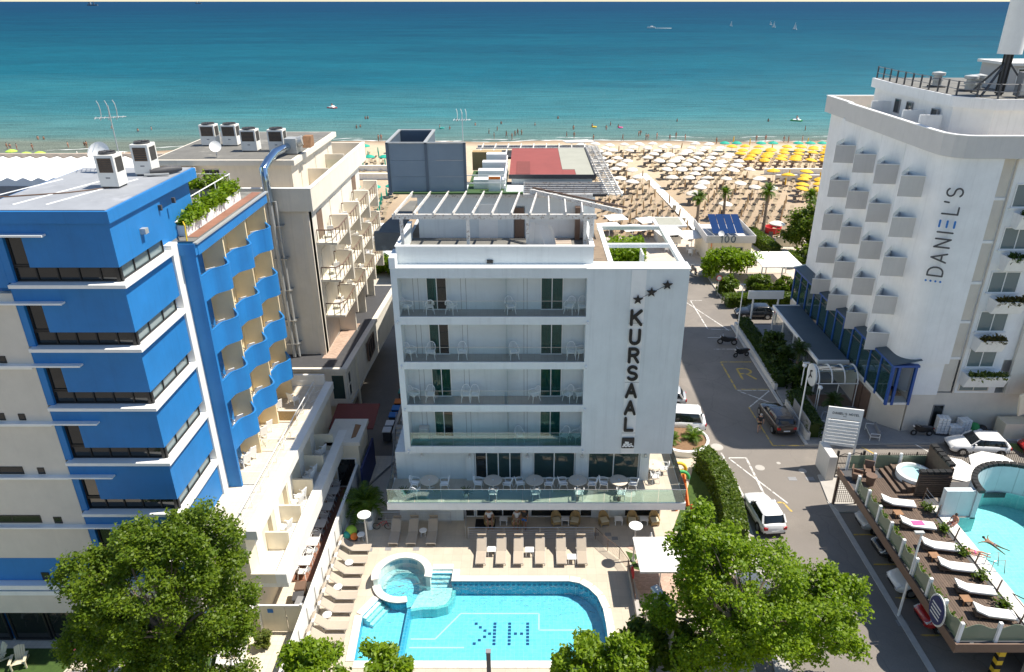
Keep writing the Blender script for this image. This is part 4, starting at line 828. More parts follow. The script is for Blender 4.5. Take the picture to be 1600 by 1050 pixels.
# cabin and clutter at the end of the alley
cb=thing('kitchen_cabin','beige flat-roofed cabin with a rusted roof patch in the alley','cabin',(-13,44.3,0)); MB(cb).box(-14.1,-11.95,42.95,45.8,0,3.7).obj('walls','cream',cb); MB(cb).box(-14.25,-11.8,42.8,45.95,3.7,3.98).obj('roof','c_wall',cb); MB(cb).prism([(-12.5,43.3),(-12.2,43.5),(-12.15,45.1),(-12.6,45.2)],3.98,3.995).obj('rust_patch','rust',cb); window(cb,'doorway','y-',42.95,-13.7,-12.2,.1,2.6,1,'offwhite','glass_dark',.1,.05)
aw=tag(MB().prismx([(46.2,2.9),(49.2,3.3),(49.2,3.4),(46.2,3.0)],-14.9,-11.6).obj('awning','roof_red_dark'),'dark red awning between cabin and cream building','awning')
bs=tag(MB().box(-11.75,-11.6,42,46,0,2.3).obj('tarp_screen','c_navy'),'dark blue screen beside the kitchen cabin','screen')
for i,(c,x,y) in enumerate((('c_teal',-11.0,55.5),('c_orange',-11.05,53.7),('c_royal',-11.1,52.6),('c_royal',-11.15,51.5),('c_white',-11.2,50.2),('c_white',-11.25,49.2))):
    t=thing('waste_bin','%s wheeled waste bin in the alley, %s from the sea end'%({'c_teal':'teal','c_orange':'orange lidded','c_royal':'blue lidded','c_white':'white lidded'}[c],ORD[i]),'bin',(x,y,0),0,'waste bins in the alley'); MB().prism([(-.3,-.35),(.3,-.35),(.3,.35),(-.3,.35)],.1,.95).obj('body','dark_grey',t,bevel=.03); MB().box(-.34,.34,-.4,.4,.95,1.05).obj('lid',c,t,bevel=.03)
    for s in (-1,1): MB().tube([(s*.31-.04,.3,.1),(s*.31+.04,.3,.1)],.1,10).obj('wheel','tyre',t)
struct(MB().box(-10.4,-10.2,47,72,0,2.1).obj('boundary_wall','concrete'))
lt=thing('laundry_trolley','white wire laundry trolley beside the boundary wall','trolley',(-9.6,49,0)); MB(lt).box(-9.95,-9.25,48.3,49.7,.3,.34).obj('tray','c_royal',lt)
for z in (.9,1.5): MB(lt).tube([(-9.95,48.3,z),(-9.25,48.3,z),(-9.25,49.7,z),(-9.95,49.7,z)],.02,5,True).obj('rail','white_paint',lt)
for x in (-9.95,-9.25):
    for y in (48.3,49.7): MB(lt).tube([(x,y,0),(x,y,1.5)],.02,5).obj('upright','white_paint',lt)
bxs=thing('service_hut','low concrete service hut beside the white hotel stair','hut',(-9.0,47.4,0)); MB(bxs).box(-9.6,-8.0,46.6,48.3,0,3.4).obj('walls','concrete',bxs); MB(bxs).box(-9.3,-8.9,47.0,47.6,3.4,3.7).obj('yellow_crate','c_yellow',bxs)
# ---- roof equipment builders
def ac_unit(loc,label,w=1.0,d=.95,h=1.75,rz=0,dark=True,group=None):
    t=thing('air_conditioner',label,'air conditioner',loc,rz,group)
    MB().box(-w/2,w/2,-d/2,d/2,.08,h).obj('casing','offwhite',t,bevel=.02); MB().box(-w/2+.05,w/2-.05,-d/2+.05,d/2-.05,0,.08).obj('base','dark_grey',t)
    g=MB().box(-w/2+.12,w/2-.12,-d/2-.012,-d/2,h*.48,h-.14).obj('coil_grille','ac_grille',t)
    for i in range(7): z=h*.5+i*(h*.42/7); MB().box(-w/2+.12,w/2-.12,-d/2-.022,-d/2-.012,z,z+.015).obj('fin','rust',g)
    g=MB().box(w/2,w/2+.012,-d/2+.12,d/2-.12,h*.48,h-.14).obj('coil_grille','ac_grille',t)
    q=MB().lathe([(.42*w,h),(.42*w,h+.10),(.38*w,h+.10),(.38*w,h+.01)],18).obj('fan_ring','dark_grey',t); MB().lathe([(.36*w,h+.02),(.05,h+.05),(.001,h+.06)],14).obj('fan','black',q)
    for k in range(4): a=PI/4*k; MB().tube([(.4*w*math.cos(a),.4*w*math.sin(a),h+.11),(-.4*w*math.cos(a),-.4*w*math.sin(a),h+.11)],.012,4).obj('guard_bar','dark_grey',q)
    MB().box(-.1,.1,-d/2-.006,-d/2,h*.30,h*.34).obj('label_plate','mid_grey',t)
    return t
ac_unit((-19.0,33.1,24.26),'nearer white air conditioner with brown grille on the blue hotel roof',.86,.82,1.5); ac_unit((-18.7,35.7,24.26),'farther white air conditioner with brown grille on the blue hotel roof',.86,.82,1.5)
def dish(loc,r,label,rz=0,mat='white_paint'):
    t=thing('satellite_dish',label,'satellite dish',loc,rz); mb=MB()
    ta=R(38); secs=[(r*math.sin(i*ta/6)/math.sin(ta),.22*r*(1-(1-i/6)**1)*(i/6)) for i in range(7)]
    M_=Matrix.Rotation(R(62),3,'X'); vs=MB(); vs.lathe([(max(.004,a),b) for a,b in secs],22)
    vs.v=[tuple(M_@Vector(v)+Vector((0,0,r+.35))) for v in vs.v]; vs.obj('reflector',mat,t,60)
    MB().tube([(0,.05,0),(0,.05,r+.35)],.035).obj('mast','galv',t); MB().tube([(0,0,.45),(0,-r*.9,r*.75)],.015,4).obj('feed_arm','galv',t); MB().box(-.05,.05,-r*.95,-r*.85,r*.68,r*.82).obj('feed_horn','mid_grey',t)
    return t
dish((-21.2,36.3,24.26),.55,'round white satellite dish beside the air conditioners on the blue hotel')
pb=thing('pipe_bundle','black sheeted pipe bundle on the blue hotel roof','pipes',(-17.9,35.9,24.26)); MB(pb).tube([(-18.4,35.3,24.45),(-17.7,35.6,24.5),(-17.35,36.3,24.42)],[.13,.2,.12],8).obj('sheet','dark_grey',pb,60); MB(pb).tube([(-18.6,35.1,24.36),(-17.5,35.3,24.36)],.06).obj('pipe','galv',pb)
aerial((-20.6,36.9,24.26),3.1,'television aerial with yagi arms on the blue hotel roof','galv',R(25))
# ---------------------------------------------------------------- far left white roof
N=thing('long_roof_building','building with a wide white corrugated roof beyond the blue hotel','building',(-42,56,0))
MB(N).box(-70,-31.2,53.9,61.5,0,18.6).obj('walls','mid_grey',N); MB(N).box(-70.5,-30.9,53.6,61.9,18.6,19.9).obj('white_roof','white_paint',N); MB(N).box(-70.5,-30.9,53.58,53.6,18.7,19.5).obj('dark_fascia','mid_grey',N)
for i in range(26): x=-61+i*1.15; MB(N).prismy([(x,19.9),(x+.45,20.1),(x+.6,20.1),(x+1.05,19.9)],53.6,61.8).obj('roof_rib','white_paint',N)
MB(N).box(-70.5,-30.9,61.9,62.2,19.7,20.3).obj('gutter','wood_old',N)
# ---------------------------------------------------------------- cream hotel behind
C=thing('cream_hotel','cream hotel with stepped balconies behind the blue hotel','hotel',(-18,60,0))
MB(C).prism([(-26,49.6),(-14.1,49.6),(-13.2,67.5),(-26,67.5)],2.9,6.05).box(-26,-15.2,50.6,67.5,0,2.9).obj('annex','c_wall',C)
MB(C).prism([(-26,49.45),(-13.95,49.45),(-13.05,67.7),(-26,67.7)],6.05,6.3).obj('annex_roof','c_wall',C); MB(C).prism([(-26,49.75),(-14.4,49.75),(-13.5,67.4),(-26,67.4)],6.3,6.33).obj('annex_roof_felt','dark_grey',C); MB(C).prism([(-16.3,51.2),(-15.2,51.2),(-14.7,58),(-15.9,58)],6.33,6.36).obj('roof_terrace_tiles','pave_brick',C)
window(C,'corner_window','y-',49.6,-15.3,-14.25,3.55,5.75,1,'c_light','glass_green',.07,.06); window(C,'corner_window','x+',-14.12,49.8,51.5,3.55,5.75,2,'c_light','glass_dark',.07,.12,rows=2); window(C,'side_window','x+',-13.75,55.5,58,3.9,5.6,3,'brown_metal','glass_dark',.07,.16)
window(C,'small_window','y-',49.6,-19.1,-18.3,4.4,5.2,1,'cream','glass_dark',.05,.05)
MB(C).tube([(-14.05,49.7,3.0),(-13.3,67,3.0)],.06).obj('cable_tray','galv',C); MB(C).tube([(-13.95,52.3,6),(-13.95,52.3,0)],.13,8).obj('yellow_pipe','cream',C)
MB(C).box(-28,-16.1,52,69,6.3,18.4).obj('tower','c_wall',C); MB(C).box(-16.55,-16.1,51.85,52.6,6.3,18.4).obj('corner_pier','c_light',C)
MB(C).box(-28,-15.65,51.6,51.85,18.1,19.75).box(-15.9,-15.65,51.85,70.6,18.1,19.75).box(-28,-15.9,70.35,70.6,18.1,19.75).obj('parapet','c_light',C); MB(C).box(-28,-15.62,51.57,51.88,19.75,19.8).box(-15.93,-15.62,51.88,70.63,19.75,19.8).obj('parapet_coping','white_paint',C); MB(C).box(-28,-15.9,51.85,70.35,18.4,18.5).obj('roof_terrace','pave_cream',C)
MB(C).box(-27.4,-17.6,54,66,18.5,21.0).obj('penthouse','c_light',C); MB(C).box(-27.8,-17.2,53.6,66.4,21.0,21.4).obj('penthouse_roof_edge','c_light',C); MB(C).box(-27.6,-17.5,53.9,66.1,21.4,21.43).obj('penthouse_roof','roof_dark',C)
MB(C).box(-27.6,-24.5,52.2,53.6,20.2,20.9).box(-24.7,-24.5,52.2,52.4,18.5,20.2).obj('porch_roof','c_wall',C); MB(C).box(-27.5,-24.6,52.3,53.5,20.9,20.95).obj('porch_felt','roof_dark',C); MB(C).w('y-',54,-24.2,-23.0,18.5,20.6,0,.06).obj('roof_doorway','black',C)
for y in (56.2,60.4,64.5): MB(C).w('x+',-17.6,y,y+1.1,18.5,20.5,0,.04).obj('roof_door','c_light',C)
MB(C).box(-17.6,-15.95,58.0,58.12,18.5,19.9).obj('roof_partition','c_light',C); MB(C).box(-17.6,-15.95,63.4,63.52,18.5,20.0).obj('roof_partition','c_light',C); MB(C).box(-17.5,-16.2,63.0,63.03,18.6,19.6).obj('glass_screen','glass_clear',C)
for c in range(4):
    y0=53.0+c*4.0
    for f,zf in enumerate((15.3,12.3,9.3)):
        b=MB(C).box(-16.1,-14.55,y0,y0+3.5,zf-.18,zf).obj('balcony_slab','c_light',C)
        MB(C).box(-15.7,-14.4,y0+3.5,y0+3.78,zf-1.25,zf+1.25).obj('balcony_fin','c_light',C)
        rl=MB(C); rl.tube([(-16.0,y0,zf+1.0),(-14.9,y0,zf+1.0),(-14.5,y0+.9,zf+1.0),(-14.5,y0+3.4,zf+1.0)],.055,5); rl.obj('balcony_rail','brown_metal',C)
        for (x,y) in ((-16.0,y0),(-15.4,y0),(-14.9,y0),(-14.7,y0+.5),(-14.5,y0+.9),(-14.5,y0+1.8),(-14.5,y0+2.7)): MB(C).tube([(x,y,zf),(x,y,zf+1.0)],.032,4).obj('baluster','brown_metal',b)
        MB(C).box(-15.95,-14.95,y0-.005,y0+.005,zf+.15,zf+.9).obj('rail_mesh','glass_clear',b)
        MB(C).w('x+',-16.1,y0+.8,y0+2.2,zf,zf+2.1,0,.04).obj('balcony_door','brown_metal' if (c+f)%3==0 else 'c_light',C)
        place('bchair',make_bchair,(-15.4,y0+1.5,zf),R(200+30*((c+f)%3)),'white chair on cream hotel balcony, %s level down, %s bay from the pipes'%(ORD[f],ORD[c]),'chairs on the cream balconies')
for c in range(3): MB(C).box(-16.1,-14.7,56.6+c*4,56.8+c*4,6.33,8.0).obj('terrace_fin','c_light',C)
for i,x in enumerate((-25.6,-23.9,-21.5,-19.4)): ac_unit((x,57.2+(2.4 if i<2 else 0),21.43),'dark fronted air conditioner, %s from left on the cream hotel roof'%ORD[i],1.2,.95,1.65,0)
dish((-23.2,54.6,21.43),.42,'square white dish on the cream hotel roof',R(20))
dk=thing('exhaust_duct','shiny metal exhaust duct bending down the cream hotel wall','duct',(-18.4,52,0))
MB(dk).box(-18.4,-17.5,55.6,56.6,21.5,22.6).obj('fan_box','galv',dk); MB(dk).tube([(-17.5,56.1,22.3),(-17.1,56.1,22.4)],.38,14).obj('fan_drum','galv',dk); MB(dk).prismx([(55.8,21.9),(56.9,21.9),(56.9,22.7),(56.2,22.7)],-17.1,-16.5).obj('cowl','rust',dk)
MB(dk).tube([(-18.2,55.6,22.0),(-18.6,53.8,21.9),(-18.7,52.6,21.6),(-18.7,51.3,21.2),(-18.65,51.25,20.4),(-18.6,51.3,18.9)],.30,14).obj('bend','chrome_pipe',dk,50)
MB(dk).tube([(-18.6,51.35,18.9),(-18.5,51.45,6.4)],.16,10).tube([(-18.25,51.45,18.9),(-18.15,51.5,6.4)],.11,8).tube([(-18.95,51.5,18.9),(-18.8,51.55,9)],.06,6).obj('riser','galv',dk,50)
for z in (17,14.5,12,9.5,7.5): MB(dk).box(-19.0,-17.95,51.3,52,z,z+.06).obj('bracket','metal',dk)
# ---------------------------------------------------------------- tall white hotel on the right
D=thing('corner_hotel',"tall white hotel with DANIEL'S lettering on its rounded corner",'hotel',(35,60,0))
cor=[(29.25,53.3)]+[(30.55-1.3*math.cos(R(a)),51.9-1.6*math.sin(R(a))) for a in range(0,91,15)]
main=cor+[(32.85,50.3),(32.85,51.0),(60,51.0),(60,73),(29.3,73)]
# saw-tooth side: each bay a slanting wall
bays=[52.9+i*4.15 for i in range(5)]
saw=[]
for y in bays[:4]: saw+=[(29.25,y),(28.95,y+3.4),(29.6,y+3.6)]
poly=[(29.55,73.0)]+[p for p in reversed(saw)]+cor+[(32.85,50.3),(32.85,51.0),(60,51.0),(60,73)]
MB(D).prism(poly,6.3,22.25).obj('tower','d_white',D,25)
MB(D).box(30.6,60,50.9,73,0,3.4).box(30.6,32.7,50.6,50.9,0,3.4).prism([(28.55,52.3),(30.5,50.62),(30.6,73),(28.55,73)],0,2.75).obj('base','beige',D)
MB(D).prism([(29.6,52.5),(30.6,50.6),(32.7,50.55),(32.7,52),(60,52),(60,73),(29.6,73)],3.4,6.3).obj('middle','d_white',D)
def offs(o): return [(29.3-o,73.3+o),(29.3-o,67.9),(29.0-o,67.7),(29.0-o,53.2)]+[(30.5-(1.5+o)*math.cos(R(a)),52.1-(1.8+o)*math.sin(R(a))) for a in (20,45,70,90)]+[(33.2,50.3-o),(60,50.3-o),(60,73.3+o)]
ring=offs(.25); mb=MB(D); 
inn=offs(-.05)
n=len(ring)
for i in range(n):
    j=(i+1)%n; mb.add([(*ring[i],22.2),(*ring[j],22.2),(*ring[j],23.68),(*ring[i],23.68),(*inn[i],22.2),(*inn[j],22.2),(*inn[j],23.68),(*inn[i],23.68)],[(0,1,2,3),(5,4,7,6),(3,2,6,7),(1,0,4,5)])
mb.obj('roof_band','d_grey',D,fix=True); r2=offs(.29); i2=offs(-.09); mb=MB(D)
for i in range(n):
    j=(i+1)%n; mb.add([(*r2[i],23.68),(*r2[j],23.68),(*r2[j],23.74),(*r2[i],23.74),(*i2[i],23.68),(*i2[j],23.68),(*i2[j],23.74),(*i2[i],23.74)],[(0,1,2,3),(5,4,7,6),(3,2,6,7),(1,0,4,5)])
mb.obj('band_coping','white_paint',D,fix=True)
MB(D).prism(offs(-.1),22.25,22.5).obj('roof_terrace','pave_cream',D)
ph=[(31.3,68.5),(30.9,64),(31.2,55.2),(33.0,53.2),(60,53.2),(60,68.5)]
MB(D).prism(ph,22.5,25.0).obj('penthouse','d_white',D); MB(D).prism([(31.0,68.8),(30.6,64),(30.95,55),(32.9,52.9),(60,52.9),(60,68.8)],25.0,25.75).obj('penthouse_band','d_white',D); MB(D).prism([(31.2,68.6),(30.8,64),(31.15,55.1),(33.0,53.1),(59,53.1),(59,68.6)],25.75,25.78).obj('penthouse_roof','roof_dark',D)
for y in (62.6,60.6,56.6): window(D,'penthouse_window','x-',30.95,y,y+.9,23.5,24.6,1,'mid_grey','glass_dark',.06,.10)
for y in (64.2,58.6,55.9): MB(D).prism([(29.3,y),(30.95,y),(30.95,y+.15),(29.3,y+.15)],22.5,24.3).obj('terrace_fin','d_white',D)
for y in (65.2,59.4): MB(D).box(29.35,30.9,y,y+.03,22.6,23.9).obj('glass_screen','glass_clear',D)
MB(D).w('y-',53.2,37.2,38.6,24.0,24.5,0,.06).obj('vent_window','glass_dark',D)
# balcony boxes, four bays by five floors
for c in range(4):
    y=bays[c]
    for f,zf in enumerate((20.0,16.87,13.72,10.5,7.3)):
        pts=[(29.3,y+.25),(27.6,y+.55),(27.7,y+.75),(29.1,y+2.5),(29.3,y+2.5)]
        b=MB(D).prism(pts,zf-.95,zf-.8).obj('balcony_floor','d_grey',D)
        MB(D).prism([(29.35,y+.22),(27.55,y+.50),(27.58,y+.58),(29.35,y+.30)],zf-1.22,zf+.32).obj('balcony_front','d_grey',D)
        MB(D).prism([(27.55,y+.50),(29.1,y+2.6),(29.15,y+2.56),(27.63,y+.52)],zf-.78,zf+.22).obj('side_panel','d_white',D); MB(D).prism([(27.55,y+.50),(29.1,y+2.6),(29.12,y+2.58),(27.58,y+.51)],zf+.22,zf+.60).obj('glass_side','glass_clear',D)
        MB(D).bar((27.53,y+.49,zf+.34),(29.35,y+.21,zf+.34),.10,.05).obj('front_cap','white_paint',D)
# lettering, bottom to top, standing proud of the rounded corner
nrm=Vector((-.42,-.91,0)).normalized(); right=Vector((.91,-.42,0)).normalized()
org=Vector((29.95,50.28,0))+nrm*.10
def dlet(ch,zc,h=.98,mat='dark_grey',w=.11):
    polys=GLY[ch]; wd=max(x for p in polys for x,y in p)
    # text runs upwards: glyph x -> +z, glyph y -> -right
    strokes(MB(D),polys,org+right*(h*.5)+Vector((0,0,zc-wd*h/2)),Vector((0,0,1)),-right,h,w,.06).obj('sign_letter',mat,D)
for ch,z in (('D',14.0),('A',15.05),('N',16.15),('I',16.95),('L',18.55),("'",19.15),('S',19.85)): dlet(ch,z)
for k,zz in enumerate((0,)):
    for t,(a) in enumerate((0.02,.5,.98)): strokes(MB(D),[[(0,a),(.44,a)]],org+right*.49+Vector((0,0,17.35)),Vector((0,0,1)),-right,.98,.13,.06).obj('sign_bar','c_royal',D)
for i in range(4): p=org+right*(.48-.32*i)+Vector((0,0,13.25)); strokes(MB(D),[[(0,0),(.001,0)]],p,right,Vector((0,0,1)),1,.15,.06).obj('sign_dot','c_royal',D)
# right wing: dark panels, windows, planters
for i,z in enumerate((19.4,16.2,13.0,9.8,6.6,3.5)): MB(D).w('y-',51.0,32.9,34.0,z-.05 if i<5 else 3.5,z+2.9,0,.05).obj('wall_panel','beige',D); MB(D).w('y-',51.0,32.86,34.05,z+2.9,z+3.1,0,.09).obj('panel_band','d_white',D)
MB(D).tube([(34.15,50.85,22),(34.15,50.85,3.4)],.07,8).obj('downpipe','beige',D); MB(D).box(34.25,37.5,50.9,51.0,3.4,22.2).obj('wing_face','d_white',D)
for i,z in enumerate((18.6,15.45,12.05,8.85,5.75)):
    window(D,'wing_window','y-',50.9,34.55,36.75,z,z+1.7,2,'white_paint',['glass_grey','glass_grey'],.07,.08,sill=.2)
    pb=thing('flower_box','white wall planter with %s plants below the %s window from the roof'%(['dark','dark','dry dark','dry dark','yellow-green'][i],ORD[i]),'planter',(35.6,50.5,z-1.3),0,'wall planters of the tall hotel')
    x0,x1=(34.9,37.2) if i<3 else ((34.55,36.6) if i==3 else (34.4,37.6))
    MB(pb).prismx([(50.9,z-1.45),(50.2,z-1.45),(49.75,z-.35),(50.9,z-.35)],x0,x1).obj('box','d_white',pb)
    mb=MB(pb); rn=random.Random(i); leaves(mb,[(rn.uniform(x0+.1,x1-.1),50.05+rn.gauss(0,.14),z-.28+rn.gauss(0,.12)-.15*rn.random()) for _ in range(900)],.14,rn,2,.4); mb.obj('plants',['leaf_shade','leaf_shade','leaf_dull','leaf_dull','leaf_palm'][i],pb)
window(D,'ground_window','y-',50.9,34.5,36.9,1.6+2.0,5.2,2,'beige','glass_grey',.07,.08)
MB(D).box(38.2,60,50.7,50.95,3.4,22.2).obj('wing_end','c_wall',D)
window(D,'ground_door','y-',50.9,32.9,33.8,.2,2.3,1,'mid_grey','glass_dark',.07,.06)
# ramp wall at far right
MB(D).prismx([(49.2,0),(50.4,0),(50.4,1.5),(49.2,1.5)],38.0,60).obj('low_wall','cream',D); MB(D).prismy([(38.5,2.4),(41.2,3.9),(60,3.9),(60,5.6),(40.6,5.6),(38.2,4.2)],48.9,49.1).obj('stair_wall','cream',D); MB(D).box(39.4,60,48.3,50.9,5.2,5.35).obj('porch_roof','offwhite',D)
struct(MB().box(35.2,46,49.0,49.6,-.05,.10).obj('pavement','kerb'))
# blue framed veranda
V=thing('blue_veranda','blue framed glass veranda along the side of the tall white hotel','veranda',(29.3,61,2.8))
MB(V).box(28.5,30.4,50.1,73,2.75,2.95).obj('floor_beam','offwhite',V)
MB(V).prism([(28.4,50.0),(30.5,50.0),(30.5,73.2),(28.4,73.2)],6.12,6.3).obj('roof_edge','veranda_blue',V); MB(V).add([(28.4,50.0,6.31),(30.6,50.0,6.75),(30.6,73.2,6.75),(28.4,73.2,6.31)],[(0,1,2,3)]).obj('roof','canopy_teal',V)
for i in range(13):
    y=50.15+i*1.88; MB(V).box(28.42,28.62,y-.1,y+.1,2.75,6.12).obj('post','veranda_blue',V)
    if i<12: MB(V).box(28.5,28.52,y+.1,y+1.78,3.0,5.4).obj('glass_pane','glass_green',V); MB(V).box(28.5,28.52,y+.1,y+1.78,5.5,6.1).obj('transom_pane','glass_green',V); MB(V).box(28.46,28.56,y+.1,y+1.78,5.4,5.5).obj('transom','dark_grey',V)
for x in (29.0,30.3): MB(V).box(x-.1,x+.1,50.05,50.25,2.75,6.12).obj('post','veranda_blue',V)
MB(V).box(28.62,30.2,50.14,50.16,3.0,4.1).obj('end_pane','glass_clear',V); MB(V).box(28.9,30.3,51.2,72,2.96,3.0).obj('inner_floor','terra_tile',V); MB(V).box(30.42,30.5,50.3,73,2.96,6.1).obj('inner_wall','offwhite',V)
# dark canopy on posts, and glass barrel porch
Ca=thing('entrance_canopy','flat dark teal canopy with white edge beside the blue veranda','canopy',(27,63,0))
MB(Ca).box(25.65,28.3,57.0,69.6,3.12,3.24).obj('roof','canopy_teal',Ca); MB(Ca).box(25.5,25.65,56.85,69.75,2.98,3.3).box(25.65,28.3,56.85,57.0,2.98,3.3).box(25.65,28.3,69.6,69.75,2.98,3.3).obj('edge_beam','white_paint',Ca)
for y in (57.1,60.2,63.3,66.4,69.5): MB(Ca).box(25.6,25.72,y-.06,y+.06,0,2.98).obj('post','white_paint',Ca)
for y in (63.4,66.5): MB(Ca).box(25.65,25.67,y,y+2.8,.2,2.6).obj('wind_screen','glass_clear',Ca)
Bp=thing('barrel_porch','glass barrel-vault porch with white ribs at the entrance','porch',(26.5,55.6,0))
for k,x in enumerate((24.9,26.0,27.1,28.2)):
    MB(Bp).tube([(x,55.6-1.15*math.cos(R(a)),2.3+1.15*math.sin(R(a))) for a in range(0,181,15)],.06,6).obj('rib','white_paint',Bp,50)
    if k<3:
        secs=[[(xx,55.6-1.12*math.cos(R(a)),2.3+1.12*math.sin(R(a))) for a in range(0,181,15)] for xx in (x+.05,x+1.05)]; MB(Bp).loft(secs,False,False).obj('glass_vault','glass_barrel',Bp,50)
for y in (54.45,56.75): MB(Bp).tube([(24.7,y,2.3),(28.3,y,2.3)],.05).obj('rail','white_paint',Bp)
for x in (24.9,26.6,28.2): MB(Bp).tube([(x,54.45,0),(x,54.45,2.3)],.04).obj('post','white_paint',Bp)
dsk=MB(Bp).prismx([(55.6+1.0*math.cos(R(a)),2.55+1.0*math.sin(R(a))) for a in range(0,360,20)],24.62,24.75).obj('end_disc','white_paint',Bp); strokes(MB(Bp),[[(0,0),(.3,.5),(.2,.9),(.6,1.1)],[(.3,.5),(.7,.4)]],(24.6,56.0,2.1),(0,-1,0),(0,0,1),.8,.14,.01).obj('logo','black',dsk)
MB(Bp).box(25.0,28.4,54.6,56.6,-.0,.02).obj('door_mat','brown_metal',Bp)
for y in (52.6,54.0): MB(Bp).box(28.4,28.55,y,y+1.2,.05,2.4).obj('door_leaf','brown_metal',Bp)
# globe lamps
for j,(x,y,h) in enumerate(((23.9,55.6,3.3),(24.7,53.6,2.2))):
    t=thing('globe_lamp','white globe lamp post %s the barrel porch'%['left of','in front of'][j],'lamp',(x,y,0)); MB().tube([(0,0,0),(0,0,h)],.05,8).obj('post','white_paint',t); MB().sphere((0,0,h+.18),.2,10).obj('globe','plastic_white',t,60)
# roof mast and plant
T=thing('phone_mast','tall white cylindrical phone mast on tripod legs above the right hotel','mast',(34.3,55.2,25.8))
MB(T).tube([(34.3,55.2,28.6),(34.3,55.2,36)],.78,24).obj('radome','white_paint',T,40); MB(T).tube([(34.3,55.2,25.8),(34.3,55.2,28.7)],.22,10).obj('mast_tube','dark_grey',T)
for (x,y) in ((32.4,54.2),(35.9,53.9),(34.6,57.5),(33.2,56.9)): MB(T).bar((34.3,55.2,28.2),(x,y,25.8),.12,.12).obj('brace','dark_grey',T)
for a in range(5): MB(T).tube([(34.3+.25*math.cos(a*1.3),55.2+.25*math.sin(a*1.3),25.9),(34.3+.28*math.cos(a*1.3),55.2+.28*math.sin(a*1.3),28.6)],.06,6).obj('cable','black',T)
for j,(x,y,w,d,h) in enumerate(((35.2,54.0,.9,.7,1.7),(36.6,54.6,1.0,.8,1.6),(38.0,54.5,1.2,.9,1.9))):
    t=thing('equipment_cabinet','grey equipment cabinet, %s from left beside the phone mast'%ORD[j],'cabinet',(x,y,25.78)); MB().box(-w/2,w/2,-d/2,d/2,.1,h).obj('body','mid_grey' if j!=1 else 'galv',t,bevel=.02); MB().box(-w/2+.06,w/2-.06,-d/2-.01,-d/2,.2,h-.1).obj('door','galv',t)
for j,(x,y) in enumerate(((32.6,60.8),(33.6,57.9),(34.6,58.6))):
    t=thing('roof_vent','grey cowled roof vent, %s from left on the right hotel'%ORD[j],'vent',(x,y,25.78)); MB().lathe([(.32,0),(.32,.5),(.45,.5),(.45,.62),(.3,.7),(.3,.85),(.5,.9),(.5,1.1),(.001,1.2)],12).obj('cowl','galv',t,40); MB().box(-.5,.5,-.5,.5,0,.12).obj('base','dark_grey',t)
ap=thing('roof_cabin','small roof cabin with dark windows behind the phone mast','cabin',(39,60,25.78)); MB(ap).box(36.5,46,58,62,25.78,27.6).obj('walls','d_grey',ap); MB(ap).box(36.2,46,57.6,62.2,27.6,27.8).obj('roof','offwhite',ap); window(ap,'cabin_window','y-',58,37,38.5,26.3,27.4,2,'white_paint','glass_green',.06,.06); MB(ap).tube([(38,61,27.8),(38.1,61,30)],.18,8).obj('flue','rust',ap)
rr=thing('roof_railing','dark metal railing around the top roof of the right hotel','railing',(31,60,25.78)); rp=[(31.2,68.4),(30.9,64),(31.2,55.2),(33.05,53.2),(46,53.2)]
for h in (.45,.95): MB(rr).tube([(*p,25.78+h) for p in rp],.03,5).obj('rail','mid_grey',rr)
for p in densify(rp,1.35): MB(rr).box(p[0]-.05,p[0]+.05,p[1]-.05,p[1]+.05,25.78,26.78).obj('post','dark_grey',rr)
# ---------------------------------------------------------------- raised pool terrace at the right
E=thing('pool_terrace','raised timber pool terrace with frosted glass parapet over the car park','terrace',(30,33,0))
MB(E).box(21.3,26.1,26.2,41.2,2.6,2.98).box(26.1,34.4,38.4,39.6,2.6,2.975).box(26.1,27.4,39.6,41.2,2.6,2.975).box(26.1,50,26.2,27.2,2.6,2.98).obj('slab','dark_grey',E); MB(E).box(21.22,21.3,26.1,41.2,2.5,3.05).box(21.3,50,26.12,26.2,2.5,3.05).obj('fascia','brown_metal',E)
for i,x in enumerate((26.0,33,40)):
    for y in (26.8,33,39.0): MB(E).box(x-.2,x+.2,y-.2,y+.2,-.12,2.6).obj('column','concrete',E)
MB(E).box(26.3,26.5,27,41,-.1,2.6).obj('garage_wall','dark_grey',E)
P('plank',(.155,.105,.075),.75,.2,4,.3,30,rand=.35)
x=21.75
while x<25.1: MB(E).box(x,x+.135,26.9,40.0,2.98,3.005).obj('plank','plank',E); x+=.15
for i in range(9):   # posts and wavy glass along the street
    y=26.35+i*1.52; MB(E).box(21.32,21.48,y-.08,y+.08,2.98,4.25).obj('parapet_post','white_paint',E)
    if i<8:
        mb=MB(E); k=12; top=[(y+.1+(1.32)*j/k,4.0+.14*math.sin(2*PI*j/k+.6)) for j in range(k+1)]; mb.prismx([(y+.1,3.05)]+[(y+1.42,3.05)]+top[::-1],21.39,21.41); mb.obj('wavy_glass','glass_frost',E)
for i in range(5):
    x=21.4+i*1.9
    if i: MB(E).box(x-.08,x+.08,26.28,26.44,2.98,4.25).obj('parapet_post','white_paint',E)
    mb=MB(E); top=[(x+.12+1.66*j/12,4.0+.14*math.sin(2*PI*j/12-1)) for j in range(13)]; mb.prismy([(x+.12,3.05),(x+1.78,3.05)]+top[::-1],26.35,26.37); mb.obj('wavy_glass','glass_frost',E)
for i in range(3): MB(E).box(21.9+i*1.75,23.5+i*1.75,41.0,41.02,3.05,4.1).obj('end_glass','glass_frost',E); MB(E).box(21.65+i*1.75,21.8+i*1.75,40.9,41.05,2.98,4.3).obj('parapet_post','white_paint',E)
MB(E).box(22.0,22.2,26.25,26.3,2.9,3.0).obj('bracket','metal',E)
